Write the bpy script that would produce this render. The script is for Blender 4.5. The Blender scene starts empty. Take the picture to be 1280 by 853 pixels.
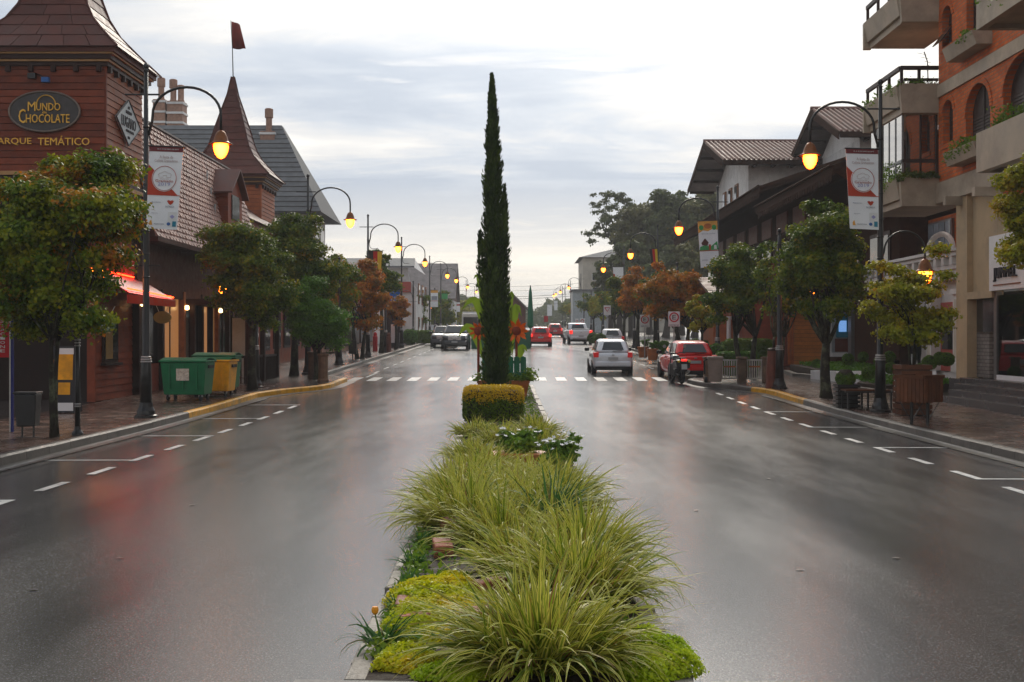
import bpy, bmesh, math, random
import numpy as np
from mathutils import Vector, Matrix

R = math.radians
scene = bpy.context.scene
col = scene.collection
# ---------------------------------------------------------------- camera, sky, sun, exposure
CAM_H = 1.9
FPX, VX, VY = 1600.0, 647.0, 422.0
cam = bpy.data.cameras.new('camera')
cam.sensor_width = 36.0
cam.lens = FPX / 1280 * 36
cam.shift_x = -(VX - 640) / 1280
cam.shift_y = -(426.5 - VY) / 1280
cam.clip_start = 0.1
cam.clip_end = 4000
camo = bpy.data.objects.new('camera', cam)
col.objects.link(camo)
camo.location = (0, 0, CAM_H)
camo.rotation_euler = (R(90), 0, 0)
scene.camera = camo

SUN_EL, SUN_AZ = R(33), R(4)          # azimuth measured from +Y towards +X
sdir = Vector((math.sin(SUN_AZ) * math.cos(SUN_EL), math.cos(SUN_AZ) * math.cos(SUN_EL), math.sin(SUN_EL)))

SX, SY = 6.0, 2.0
def build_world():
    w = bpy.data.worlds.new('World')
    scene.world = w
    w.use_nodes = True
    nt = w.node_tree
    N, L = nt.nodes, nt.links
    N.clear()
    out = N.new('ShaderNodeOutputWorld')
    bg = N.new('ShaderNodeBackground')
    L.new(bg.outputs[0], out.inputs[0])
    sky = N.new('ShaderNodeTexSky')
    sky.sky_type = 'NISHITA'
    sky.sun_disc = False
    sky.sun_elevation = SUN_EL
    sky.sun_rotation = SUN_AZ
    sky.dust_density = 2.0
    tc = N.new('ShaderNodeTexCoord')
    sep = N.new('ShaderNodeSeparateXYZ')
    L.new(tc.outputs['Generated'], sep.inputs[0])
    def math_(op, a, b=None, clamp=False):
        n = N.new('ShaderNodeMath'); n.operation = op; n.use_clamp = clamp
        for i, x in enumerate((a, b)):
            if x is None: continue
            if isinstance(x, (int, float)): n.inputs[i].default_value = x
            else: L.new(x, n.inputs[i])
        return n.outputs[0]
    zc = math_('MAXIMUM', sep.outputs[2], 0.0)
    d = math_('ADD', zc, 0.055)
    u = math_('DIVIDE', sep.outputs[0], d)
    v = math_('DIVIDE', sep.outputs[1], d)
    comb = N.new('ShaderNodeCombineXYZ')
    L.new(u, comb.inputs[0]); L.new(v, comb.inputs[1])
    def noise(scale, det, rough, off, sx=1.0, dist=0.0):
        mp = N.new('ShaderNodeMapping')
        mp.inputs['Location'].default_value = off
        mp.inputs['Scale'].default_value = (sx, 1, 1)
        L.new(comb.outputs[0], mp.inputs[0])
        n = N.new('ShaderNodeTexNoise')
        n.inputs['Scale'].default_value = scale
        n.inputs['Detail'].default_value = det
        n.inputs['Roughness'].default_value = rough
        n.inputs['Distortion'].default_value = dist
        L.new(mp.outputs[0], n.inputs['Vector'])
        return n.outputs[0]
    def ramp(f, pts):
        r = N.new('ShaderNodeValToRGB')
        e = r.color_ramp.elements
        while len(e) < len(pts): e.new(0.5)
        for i, (p, c) in enumerate(pts):
            e[i].position = p; e[i].color = (*c, 1)
        L.new(f, r.inputs[0])
        return r.outputs[0]
    def mix(f, a, b, t='MIX'):
        n = N.new('ShaderNodeMix'); n.data_type = 'RGBA'; n.blend_type = t
        if isinstance(f, (int, float)): n.inputs[0].default_value = f
        else: L.new(f, n.inputs[0])
        for k, x in ((6, a), (7, b)):
            if isinstance(x, tuple): n.inputs[k].default_value = (*x, 1)
            else: L.new(x, n.inputs[k])
        return n.outputs[2]
    # layered cloud: a broad sheet with darker blue-grey bellies
    n1 = noise(0.42, 9, 0.55, (SX, SY, 0), 0.8, 0.3)
    n2 = noise(1.7, 8, 0.6, (7.1, -2.3, 0.4), 0.55, 0.5)
    both = math_('ADD', math_('MULTIPLY', n1, 0.70), math_('MULTIPLY', n2, 0.30))
    cloud = ramp(both, [(0.405, (0.25, 0.32, 0.43)), (0.455, (0.35, 0.41, 0.50)), (0.505, (0.53, 0.54, 0.56)), (0.58, (0.82, 0.79, 0.735))])
    # clear blue gaps from the physical sky
    skym = N.new('ShaderNodeVectorMath'); skym.operation = 'SCALE'
    L.new(sky.outputs[0], skym.inputs[0]); skym.inputs['Scale'].default_value = 0.06
    gap = ramp(n2, [(0.26, (0.45, 0.45, 0.45)), (0.40, (0, 0, 0))])
    c = mix(gap, cloud, skym.outputs[0])
    # pale warm band low over the horizon
    low = ramp(zc, [(0.0, (0.30, 0.30, 0.30)), (0.03, (0.55, 0.55, 0.55)), (0.065, (0.62, 0.62, 0.62)), (0.12, (0.08, 0.08, 0.08)), (0.3, (0, 0, 0))])
    c = mix(low, c, (0.95, 0.86, 0.72))
    # light thrown through the cloud around the hidden sun
    dot = N.new('ShaderNodeVectorMath'); dot.operation = 'DOT_PRODUCT'
    L.new(tc.outputs['Generated'], dot.inputs[0]); dot.inputs[1].default_value = sdir
    dp = math_('MAXIMUM', dot.outputs['Value'], 0.0)
    glow = math_('POWER', dp, 12.0)
    gm = math_('MULTIPLY', glow, 0.80)
    gc = N.new('ShaderNodeVectorMath'); gc.operation = 'SCALE'
    gc.inputs[0].default_value = (1.0, 0.96, 0.88); L.new(gm, gc.inputs['Scale'])
    c = mix(1.0, c, gc.outputs[0], 'ADD')
    # the cloud sheet thins towards the sun: brightest that way, duller on the far side of the sky
    fall = N.new('ShaderNodeMapRange'); fall.interpolation_type = 'SMOOTHSTEP'
    L.new(dot.outputs['Value'], fall.inputs[0])
    fall.inputs[1].default_value = -0.6; fall.inputs[2].default_value = 0.95; fall.inputs[3].default_value = 0.88; fall.inputs[4].default_value = 1.0
    fs = N.new('ShaderNodeVectorMath'); fs.operation = 'SCALE'
    L.new(c, fs.inputs[0]); L.new(fall.outputs[0], fs.inputs['Scale'])
    c = fs.outputs[0]
    L.new(c, bg.inputs[0])
    bg.inputs[1].default_value = 0.95
build_world()

sl = bpy.data.lights.new('sun', 'SUN')
sl.energy = 1.35
sl.angle = R(18)
sl.color = (1.0, 0.91, 0.78)
so = bpy.data.objects.new('sun', sl)
col.objects.link(so)
so.rotation_euler = (-sdir).to_track_quat('-Z', 'Y').to_euler()

scene.view_settings.view_transform = 'Standard'
scene.view_settings.look = 'None'
scene.view_settings.exposure = 0.42
scene.view_settings.gamma = 1.0
scene.view_settings.use_curve_mapping = False
scene.render.engine = 'CYCLES'
scene.cycles.use_denoising = True
scene.cycles.max_bounces = 6
scene.cycles.diffuse_bounces = 2
scene.cycles.glossy_bounces = 3
scene.cycles.transmission_bounces = 4
scene.cycles.transparent_max_bounces = 10
scene.cycles.volume_bounces = 0
scene.cycles.caustics_reflective = False
scene.cycles.caustics_refractive = False
scene.cycles.sample_clamp_indirect = 4.0

# ---------------------------------------------------------------- terrain profile and pixel helpers
SLOPE = 0.0178
def g(y):
    """height of the street surface: level near the camera, then a steady climb"""
    if y < 24: return 0.0
    if y < 36: return SLOPE * (y - 24) ** 2 / 24
    if y < 230: return SLOPE * (y - 30)
    if y < 270: return SLOPE * 200 + SLOPE * (y - 230) - (SLOPE + 0.02) * (y - 230) ** 2 / 80
    z = SLOPE * 240 - (SLOPE + 0.02) * 20
    return z - 0.02 * min(y - 270, 230)
def sw(y): return g(y) + 0.155
def at(px, py, Y):
    return Vector(((px - VX) / FPX * Y, Y, CAM_H - (py - VY) / FPX * Y))
def wx(px, Y): return (px - VX) / FPX * Y
def wz(py, Y): return CAM_H - (py - VY) / FPX * Y

# ---------------------------------------------------------------- materials
M = {}
def new_mat(name):
    m = bpy.data.materials.new(name); m.use_nodes = True
    nt = m.node_tree; nt.nodes.clear()
    M[name] = m
    return m, nt, nt.nodes, nt.links
def _rand_coords(N, L, scale=1.0):
    tc = N.new('ShaderNodeTexCoord'); oi = N.new('ShaderNodeObjectInfo')
    mu = N.new('ShaderNodeMath'); mu.operation = 'MULTIPLY'; mu.inputs[1].default_value = 57.0
    L.new(oi.outputs['Random'], mu.inputs[0])
    ad = N.new('ShaderNodeVectorMath'); ad.operation = 'ADD'
    L.new(tc.outputs['Object'], ad.inputs[0]); L.new(mu.outputs[0], ad.inputs[1])
    return ad.outputs[0], oi
def _noise(N, L, vec, scale, detail=4, rough=0.55):
    n = N.new('ShaderNodeTexNoise')
    n.inputs['Scale'].default_value = scale; n.inputs['Detail'].default_value = detail; n.inputs['Roughness'].default_value = rough
    L.new(vec, n.inputs['Vector'])
    return n.outputs[0]
def _ramp(N, L, f, pts, interp='LINEAR'):
    r = N.new('ShaderNodeValToRGB'); r.color_ramp.interpolation = interp
    e = r.color_ramp.elements
    while len(e) < len(pts): e.new(0.5)
    for i, (p, c) in enumerate(pts):
        e[i].position = p; e[i].color = (*c, 1) if len(c) == 3 else c
    L.new(f, r.inputs[0])
    return r.outputs[0]
def _mix(N, L, f, a, b, t='MIX'):
    n = N.new('ShaderNodeMix'); n.data_type = 'RGBA'; n.blend_type = t
    if isinstance(f, (int, float)): n.inputs[0].default_value = f
    else: L.new(f, n.inputs[0])
    for k, x in ((6, a), (7, b)):
        if isinstance(x, tuple): n.inputs[k].default_value = (*x, 1)
        else: L.new(x, n.inputs[k])
    return n.outputs[2]
def _bump(N, L, h, strength, dist=0.02):
    b = N.new('ShaderNodeBump'); b.inputs['Strength'].default_value = strength; b.inputs['Distance'].default_value = dist
    L.new(h, b.inputs['Height'])
    return b.outputs[0]
def mat(name, c, rough=0.6, var=0.2, scale=3.0, bump=0.15, bscale=30.0, metal=0.0, spec=0.2, dirt=None, orand=0.12, coat=0.0):
    m, nt, N, L = new_mat(name)
    o = N.new('ShaderNodeOutputMaterial'); p = N.new('ShaderNodeBsdfPrincipled')
    L.new(p.outputs[0], o.inputs[0])
    vec, oi = _rand_coords(N, L)
    n = _noise(N, L, vec, scale, 6)
    lo = tuple(x * (1 - var) for x in c); hi = tuple(min(1, x * (1 + var)) for x in c)
    cc = _ramp(N, L, n, [(0.3, lo), (0.7, hi)])
    if dirt:
        n3 = _noise(N, L, vec, scale * 0.6, 8, 0.7)
        f = _ramp(N, L, n3, [(0.48, (0, 0, 0)), (0.70, (0.75, 0.75, 0.75))])
        cc = _mix(N, L, f, cc, dirt)
    if orand:
        hs = N.new('ShaderNodeHueSaturation')
        mr = N.new('ShaderNodeMapRange'); mr.inputs[3].default_value = 1 - orand; mr.inputs[4].default_value = 1 + orand
        L.new(oi.outputs['Random'], mr.inputs[0]); L.new(mr.outputs[0], hs.inputs['Value']); L.new(cc, hs.inputs['Color'])
        cc = hs.outputs[0]
    L.new(cc, p.inputs['Base Color'])
    rr = N.new('ShaderNodeMapRange'); rr.inputs[1].default_value = 0.3; rr.inputs[2].default_value = 0.7
    rr.inputs[3].default_value = max(0.03, rough * 0.8); rr.inputs[4].default_value = min(1, rough * 1.2)
    L.new(n, rr.inputs[0]); L.new(rr.outputs[0], p.inputs['Roughness'])
    p.inputs['Metallic'].default_value = metal
    p.inputs['Specular IOR Level'].default_value = spec
    p.inputs['Coat Weight'].default_value = coat
    p.inputs['Coat Roughness'].default_value = 0.08
    if bump:
        L.new(_bump(N, L, _noise(N, L, vec, bscale, 5), bump), p.inputs['Normal'])
    return m
def emis(name, c, s, base=(0.5, 0.5, 0.5), edge=None):
    """a lamp glass: paler at its hot middle, deeper towards the rim of the glass"""
    m, nt, N, L = new_mat(name)
    o = N.new('ShaderNodeOutputMaterial'); p = N.new('ShaderNodeBsdfPrincipled')
    L.new(p.outputs[0], o.inputs[0])
    p.inputs['Base Color'].default_value = (*base, 1); p.inputs['Roughness'].default_value = 0.3
    p.inputs['Emission Strength'].default_value = s
    if edge:
        lw = N.new('ShaderNodeLayerWeight'); lw.inputs[0].default_value = 0.62
        L.new(_mix(N, L, lw.outputs['Facing'], c, edge), p.inputs['Emission Color'])
    else:
        p.inputs['Emission Color'].default_value = (*c, 1)
    return m
def leaf_mat(name, ramp, patch=None, transl=0.35, rough=0.45):
    """ramp: leaf colours picked at random for each leaf; patch: (colour, coverage) turned clumps"""
    m, nt, N, L = new_mat(name)
    o = N.new('ShaderNodeOutputMaterial'); p = N.new('ShaderNodeBsdfPrincipled')
    ge = N.new('ShaderNodeNewGeometry'); tc = N.new('ShaderNodeTexCoord')
    k = len(ramp)
    # whole sprays share a tint; single leaves vary a little round it
    sp = _noise(N, L, tc.outputs['Object'], 1.9, 3, 0.5)
    mr = N.new('ShaderNodeMapRange'); mr.inputs[1].default_value = 0.34; mr.inputs[2].default_value = 0.66; mr.inputs[3].default_value = 0.0; mr.inputs[4].default_value = 0.62
    L.new(sp, mr.inputs[0])
    ma = N.new('ShaderNodeMath'); ma.operation = 'MULTIPLY_ADD'; ma.inputs[1].default_value = 0.42
    L.new(ge.outputs['Random Per Island'], ma.inputs[0]); L.new(mr.outputs[0], ma.inputs[2])
    cc = _ramp(N, L, ma.outputs[0], [(i / max(1, k - 1), c) for i, c in enumerate(ramp)])
    if patch:
        pc, cov = patch
        n = _noise(N, L, tc.outputs['Object'], 0.75, 5, 0.6)
        rn = N.new('ShaderNodeMath'); rn.operation = 'ADD'
        r2 = N.new('ShaderNodeMath'); r2.operation = 'MULTIPLY'; r2.inputs[1].default_value = 0.09
        L.new(ge.outputs['Random Per Island'], r2.inputs[0]); L.new(n, rn.inputs[0]); L.new(r2.outputs[0], rn.inputs[1])
        f = _ramp(N, L, rn.outputs[0], [(0.74 - 0.35 * cov, (0, 0, 0)), (0.82 - 0.35 * cov, (0.9, 0.9, 0.9))])
        cc = _mix(N, L, f, cc, pc)
    L.new(cc, p.inputs['Base Color'])
    p.inputs['Roughness'].default_value = rough
    p.inputs['Specular IOR Level'].default_value = 0.18
    t = N.new('ShaderNodeBsdfTranslucent'); L.new(cc, t.inputs[0])
    mx = N.new('ShaderNodeMixShader'); mx.inputs[0].default_value = transl
    L.new(p.outputs[0], mx.inputs[1]); L.new(t.outputs[0], mx.inputs[2]); L.new(mx.outputs[0], o.inputs[0])
    return m
def glass_mat(name, tint=(0.85, 0.9, 0.9), refl=0.12, rough=0.02):
    m, nt, N, L = new_mat(name)
    o = N.new('ShaderNodeOutputMaterial')
    tr = N.new('ShaderNodeBsdfTransparent'); tr.inputs[0].default_value = (*tint, 1)
    gl = N.new('ShaderNodeBsdfGlossy'); gl.inputs['Roughness'].default_value = rough
    fr = N.new('ShaderNodeFresnel'); fr.inputs[0].default_value = 1.55
    ad = N.new('ShaderNodeMath'); ad.operation = 'ADD'; ad.inputs[1].default_value = refl; ad.use_clamp = True
    L.new(fr.outputs[0], ad.inputs[0])
    mx = N.new('ShaderNodeMixShader'); L.new(ad.outputs[0], mx.inputs[0]); L.new(tr.outputs[0], mx.inputs[1]); L.new(gl.outputs[0], mx.inputs[2])
    L.new(mx.outputs[0], o.inputs[0])
    return m

def make_road_mat():
    m, nt, N, L = new_mat('wet_asphalt')
    o = N.new('ShaderNodeOutputMaterial'); p = N.new('ShaderNodeBsdfPrincipled')
    L.new(p.outputs[0], o.inputs[0])
    tc = N.new('ShaderNodeTexCoord'); v = tc.outputs['Object']
    mp = N.new('ShaderNodeMapping'); mp.inputs['Scale'].default_value = (1.0, 0.16, 1.0); L.new(v, mp.inputs[0])
    streak = _noise(N, L, mp.outputs[0], 0.8, 7, 0.62)          # tyre tracks, worn lengthwise
    patch = _noise(N, L, mp.outputs[0], 0.22, 6, 0.6)
    grain = _noise(N, L, v, 75, 4, 0.7)
    fine = _noise(N, L, v, 55, 3, 0.6)
    c = _ramp(N, L, grain, [(0.36, (0.030, 0.0305, 0.033)), (0.56, (0.082, 0.082, 0.086)), (0.68, (0.24, 0.236, 0.232))])
    pc = _ramp(N, L, patch, [(0.30, (0.94, 0.92, 0.91)), (0.70, (1.08, 1.05, 1.01))])
    c = _mix(N, L, 1.0, c, pc, 'MULTIPLY')
    sc = _ramp(N, L, streak, [(0.35, (0.72, 0.72, 0.73)), (0.65, (1.22, 1.2, 1.17))])
    c = _mix(N, L, 1.0, c, sc, 'MULTIPLY')
    L.new(c, p.inputs['Base Color'])
    wet = N.new('ShaderNodeMath'); wet.operation = 'ADD'
    w2 = N.new('ShaderNodeMath'); w2.operation = 'MULTIPLY'; w2.inputs[1].default_value = 0.75
    L.new(streak, w2.inputs[0]); L.new(patch, wet.inputs[0]); L.new(w2.outputs[0], wet.inputs[1])
    r = _ramp(N, L, wet.outputs[0], [(0.50, (0.13, 0.13, 0.13)), (0.80, (0.17, 0.17, 0.17)), (1.10, (0.23, 0.23, 0.23))])
    L.new(r, p.inputs['Roughness'])
    p.inputs['Specular IOR Level'].default_value = 0.38
    b1 = N.new('ShaderNodeBump'); b1.inputs['Strength'].default_value = 0.22; b1.inputs['Distance'].default_value = 0.004
    L.new(grain, b1.inputs['Height'])
    b2 = N.new('ShaderNodeBump'); b2.inputs['Strength'].default_value = 0.12; b2.inputs['Distance'].default_value = 0.010
    L.new(fine, b2.inputs['Height']); L.new(b1.outputs[0], b2.inputs['Normal'])
    L.new(b2.outputs[0], p.inputs['Normal'])
make_road_mat()

def brick_mat(name, c1, c2, mortar, axis='YZ', scale=1.0):
    m, nt, N, L = new_mat(name)
    o = N.new('ShaderNodeOutputMaterial'); p = N.new('ShaderNodeBsdfPrincipled'); L.new(p.outputs[0], o.inputs[0])
    ge = N.new('ShaderNodeNewGeometry'); s = N.new('ShaderNodeSeparateXYZ'); L.new(ge.outputs['Position'], s.inputs[0])
    ad = N.new('ShaderNodeMath'); ad.operation = 'ADD'; L.new(s.outputs[0], ad.inputs[0]); L.new(s.outputs[1], ad.inputs[1])
    cb = N.new('ShaderNodeCombineXYZ')
    L.new(ad.outputs[0], cb.inputs[0]); L.new(s.outputs[2], cb.inputs[1])
    br = N.new('ShaderNodeTexBrick'); L.new(cb.outputs[0], br.inputs['Vector'])
    br.inputs['Scale'].default_value = scale
    br.inputs['Color1'].default_value = (*c1, 1); br.inputs['Color2'].default_value = (*c2, 1); br.inputs['Mortar'].default_value = (*mortar, 1)
    br.inputs['Brick Width'].default_value = 0.26; br.inputs['Row Height'].default_value = 0.10; br.inputs['Mortar Size'].default_value = 0.014
    br.inputs['Mortar Smooth'].default_value = 0.2; br.inputs['Bias'].default_value = 0.1
    n = _noise(N, L, ge.outputs['Position'], 1.3, 7, 0.65)
    w = _ramp(N, L, n, [(0.3, (0.72, 0.70, 0.70)), (0.7, (1.15, 1.12, 1.1))])
    L.new(_mix(N, L, 1.0, br.outputs[0], w, 'MULTIPLY'), p.inputs['Base Color'])
    p.inputs['Roughness'].default_value = 0.7; p.inputs['Specular IOR Level'].default_value = 0.15
    iv = N.new('ShaderNodeMath'); iv.operation = 'SUBTRACT'; iv.inputs[0].default_value = 1.0; L.new(br.outputs['Fac'], iv.inputs[1])
    L.new(_bump(N, L, iv.outputs[0], 0.8, 0.012), p.inputs['Normal'])
    return m

def blade_mat(name, edge, mid, tip):
    """striped blade: pale margins, green middle, browned tips on some"""
    m, nt, N, L = new_mat(name)
    o = N.new('ShaderNodeOutputMaterial'); p = N.new('ShaderNodeBsdfPrincipled')
    uv = N.new('ShaderNodeUVMap'); s = N.new('ShaderNodeSeparateXYZ'); L.new(uv.outputs[0], s.inputs[0])
    ge = N.new('ShaderNodeNewGeometry')
    f = _ramp(N, L, s.outputs[0], [(0.0, (1, 1, 1)), (0.24, (1, 1, 1)), (0.34, (0, 0, 0)), (0.66, (0, 0, 0)), (0.76, (1, 1, 1))])
    md = _ramp(N, L, ge.outputs['Random Per Island'], [(0.0, tuple(x * 0.35 for x in mid)), (0.5, tuple(x * 0.8 for x in mid)), (1.0, tuple(x * 1.4 for x in mid))])
    ed = _ramp(N, L, ge.outputs['Random Per Island'], [(0.0, mid), (0.16, mid), (0.20, edge), (0.90, tuple(x * 0.8 for x in edge)), (0.925, (0.30, 0.13, 0.05)), (1.0, (0.22, 0.09, 0.03))])
    c = _mix(N, L, f, md, ed)
    tf = _ramp(N, L, s.outputs[1], [(0.90, (0, 0, 0)), (1.0, (0.55, 0.55, 0.55))])
    c = _mix(N, L, tf, c, tip)
    L.new(c, p.inputs['Base Color']); p.inputs['Roughness'].default_value = 0.5; p.inputs['Specular IOR Level'].default_value = 0.22
    t = N.new('ShaderNodeBsdfTranslucent'); L.new(c, t.inputs[0])
    mx = N.new('ShaderNodeMixShader'); mx.inputs[0].default_value = 0.3
    L.new(p.outputs[0], mx.inputs[1]); L.new(t.outputs[0], mx.inputs[2]); L.new(mx.outputs[0], o.inputs[0])
blade_mat('grass_blade', (0.72, 0.66, 0.12), (0.22, 0.30, 0.020), (0.40, 0.18, 0.04))
blade_mat('weed_blade', (0.08, 0.20, 0.05), (0.06, 0.15, 0.03), (0.18, 0.18, 0.05))

mat('ground_soil', (0.07, 0.055, 0.04), 0.8, 0.3, 0.8, 0.4, 12)
mat('soil', (0.035, 0.024, 0.017), 0.75, 0.4, 9, 0.9, 26)
mat('pavement_bed', (0.055, 0.045, 0.04), 0.22, spec=0.5, var=0.35, scale=2.0, bump=0.4, bscale=22)
mat('paving', (0.105, 0.062, 0.046), 0.25, spec=0.5, var=0.35, scale=2.2, bump=0.3, bscale=18, orand=0.5)
mat('kerb_concrete', (0.125, 0.113, 0.10), 0.42, 0.3, 3, 0.4, 30, dirt=(0.06, 0.055, 0.05))
mat('gutter_concrete', (0.085, 0.080, 0.074), 0.33, 0.3, 2, 0.3, 40, dirt=(0.07, 0.065, 0.06))
mat('yellow_paint', (0.68, 0.33, 0.015), 0.42, 0.25, 3, 0.3, 30, dirt=(0.20, 0.13, 0.04))
mat('road_white', (0.55, 0.55, 0.53), 0.38, 0.2, 6, 0.3, 80, dirt=(0.17, 0.17, 0.17))
mat('road_worn', (0.20, 0.20, 0.20), 0.35, 0.4, 3, 0.3, 80, dirt=(0.06, 0.06, 0.06))
mat('iron', (0.009, 0.0085, 0.0085), 0.38, 0.3, 5, 0.12, 40, spec=0.5)
mat('steel', (0.45, 0.45, 0.45), 0.35, 0.15, 5, 0.05, 40, metal=0.9)
mat('ring_steel', (0.42, 0.40, 0.38), 0.4, 0.2, 5, 0.05, 40, metal=0.6)
mat('copper_shade', (0.20, 0.075, 0.028), 0.42, 0.3, 8, 0.08, 40, metal=0.35)
emis('lamp_glass', (1.0, 0.30, 0.02), 15.0, (0.8, 0.3, 0.05), edge=(1.0, 0.035, 0.0))
emis('lit_pane', (1.0, 0.42, 0.13), 0.22, (0.05, 0.03, 0.02))
emis('small_lamp', (1.0, 0.62, 0.25), 6.0, (0.8, 0.5, 0.2))
emis('red_neon', (1.0, 0.02, 0.003), 16.0, (0.8, 0.05, 0.02))
emis('tail_lamp', (1.0, 0.03, 0.02), 1.1, (0.5, 0.01, 0.01))
emis('tail_lamp_dim', (1.0, 0.02, 0.02), 0.12, (0.45, 0.01, 0.012))
emis('screen', (0.20, 0.42, 0.85), 0.55, (0.1, 0.2, 0.4))
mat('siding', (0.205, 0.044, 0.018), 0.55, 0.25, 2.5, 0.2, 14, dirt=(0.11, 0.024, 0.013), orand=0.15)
mat('siding_side', (0.30, 0.100, 0.046), 0.55, 0.25, 2.5, 0.2, 14, dirt=(0.19, 0.066, 0.034), orand=0.15)  # paler copy of siding: brighter light on the street side put into its colour
mat('siding_orange', (0.36, 0.105, 0.038), 0.55, 0.25, 2.5, 0.2, 14, orand=0.1)
mat('tower_roof', (0.105, 0.036, 0.027), 0.50, 0.25, 2.5, 0.2, 10, orand=0.18)
mat('trim_dark', (0.035, 0.012, 0.008), 0.5, 0.2, 4, 0.15, 20)
mat('trim_gold', (0.40, 0.22, 0.09), 0.45, 0.2, 4, 0.1, 20)
mat('gold_letter', (0.80, 0.44, 0.07), 0.32, 0.15, 6, 0.1, 30, metal=0.35, orand=0)
mat('plaque', (0.075, 0.068, 0.066), 0.42, 0.2, 6, 0.15, 30)
mat('plaque_rim', (0.19, 0.15, 0.125), 0.35, 0.2, 6, 0.1, 30, metal=0.4)
mat('sign_grey', (0.42, 0.46, 0.47), 0.45, 0.15, 6, 0.05, 30)
mat('ink_dark', (0.035, 0.035, 0.04), 0.5, 0.1, 6, 0, orand=0)
mat('shingle', (0.42, 0.26, 0.215), 0.50, 0.3, 1.4, 0.2, 14, dirt=(0.24, 0.14, 0.11))
mat('shingle_back', (0.06, 0.035, 0.03), 0.6, 0.2, 3, 0.1)
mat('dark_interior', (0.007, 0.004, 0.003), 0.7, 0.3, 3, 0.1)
mat('dark_wood', (0.022, 0.008, 0.005), 0.5, 0.3, 5, 0.25, 24, orand=0.2)
mat('post_wood', (0.24, 0.105, 0.05), 0.5, 0.25, 5, 0.2, 24)
mat('awning_red', (0.36, 0.008, 0.004), 0.45, 0.2, 5, 0.1, 20)
mat('slate', (0.16, 0.165, 0.17), 0.8, 0.2, 2, 0.35, 9)
mat('white_wall', (0.74, 0.735, 0.72), 0.65, 0.1, 1.0, 0.1, 20, dirt=(0.42, 0.41, 0.40))
mat('cream_wall', (0.58, 0.53, 0.44), 0.65, 0.12, 1.0, 0.1, 20, dirt=(0.38, 0.34, 0.28))
mat('brick_chimney', (0.36, 0.21, 0.15), 0.65, 0.25, 6, 0.3, 20)
mat('concrete', (0.44, 0.36, 0.27), 0.62, 0.18, 1.2, 0.25, 26, dirt=(0.26, 0.21, 0.155), orand=0.06)
mat('beige_render', (0.50, 0.37, 0.22), 0.65, 0.12, 1.2, 0.2, 40, dirt=(0.30, 0.235, 0.16), orand=0.05)
mat('shutter', (0.040, 0.024, 0.019), 0.5, 0.2, 6, 0.15, 20)
mat('aluminium', (0.20, 0.20, 0.20), 0.4, 0.1, 6, 0.05, 20, metal=0.6)
mat('tile_roof', (0.20, 0.105, 0.085), 0.6, 0.35, 1.5, 0.3, 12, dirt=(0.14, 0.085, 0.07))
mat('tile_grey', (0.215, 0.185, 0.175), 0.55, 0.3, 1.5, 0.3, 12)
mat('chalet_wood', (0.040, 0.018, 0.011), 0.8, 0.3, 4, 0.25, 18, orand=0.2, spec=0.02)
mat('chalet_panel', (0.095, 0.026, 0.015), 0.55, 0.3, 4, 0.2, 18)
mat('step_stone', (0.045, 0.040, 0.043), 0.25, spec=0.5, var=0.3, scale=2, bump=0.2, bscale=26)
mat('white_paint', (0.72, 0.71, 0.68), 0.5, 0.08, 3, 0.05, 20, orand=0.03)
mat('banner_white', (0.84, 0.85, 0.86), 0.5, 0.05, 3, 0.05, 9, orand=0)
mat('banner_red', (0.48, 0.055, 0.025), 0.5, 0.08, 3, 0.05, 9, orand=0)
mat('banner_plum', (0.18, 0.035, 0.04), 0.5, 0.08, 3, 0.05, 9, orand=0)
mat('ink_red', (0.42, 0.09, 0.07), 0.5, 0.05, 3, 0, orand=0)
mat('ink_rose', (0.50, 0.38, 0.36), 0.5, 0.05, 3, 0, orand=0)
mat('ink_lilac', (0.36, 0.35, 0.58), 0.5, 0.05, 3, 0, orand=0)
mat('ink_grey', (0.30, 0.32, 0.36), 0.5, 0.05, 3, 0, orand=0)
mat('ink_blue', (0.04, 0.12, 0.34), 0.5, 0.05, 3, 0, orand=0)
mat('ink_teal', (0.03, 0.22, 0.32), 0.5, 0.05, 3, 0, orand=0)
mat('flag_black', (0.03, 0.028, 0.028), 0.6, 0.1, 3, 0.05, orand=0)
mat('flag_red', (0.55, 0.022, 0.015), 0.6, 0.1, 3, 0.05, orand=0)
mat('flag_gold', (0.75, 0.50, 0.03), 0.6, 0.1, 3, 0.05, orand=0)
mat('banner_orange', (0.72, 0.36, 0.07), 0.6, 0.2, 3, 0.05, orand=0)
mat('banner_green', (0.05, 0.30, 0.09), 0.6, 0.2, 3, 0.05, orand=0)
mat('flag_maroon', (0.24, 0.045, 0.035), 0.6, 0.15, 3, 0.1, orand=0)
mat('sign_red', (0.50, 0.014, 0.025), 0.4, 0.06, 3, 0.0, orand=0)
mat('sign_white', (0.74, 0.74, 0.72), 0.4, 0.06, 3, 0.0, orand=0)
mat('sign_navy', (0.02, 0.025, 0.16), 0.4, 0.1, 3, 0.0, orand=0)
mat('banner_blue', (0.015, 0.12, 0.44), 0.5, 0.1, 3, 0.05, orand=0)
mat('green_sign', (0.045, 0.10, 0.055), 0.45, 0.15, 3, 0.05, orand=0)
mat('brass_sign', (0.30, 0.19, 0.06), 0.45, 0.2, 3, 0.05, orand=0)
mat('bin_green', (0.012, 0.16, 0.06), 0.38, 0.2, 3, 0.1, 20, dirt=(0.02, 0.12, 0.06), orand=0.05)
mat('bin_yellow', (0.85, 0.38, 0.01), 0.38, 0.15, 3, 0.1, 20, dirt=(0.42, 0.20, 0.02), orand=0.05)
mat('bin_brown', (0.26, 0.20, 0.165), 0.45, 0.15, 3, 0.1, 20, dirt=(0.15, 0.115, 0.09))
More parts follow.
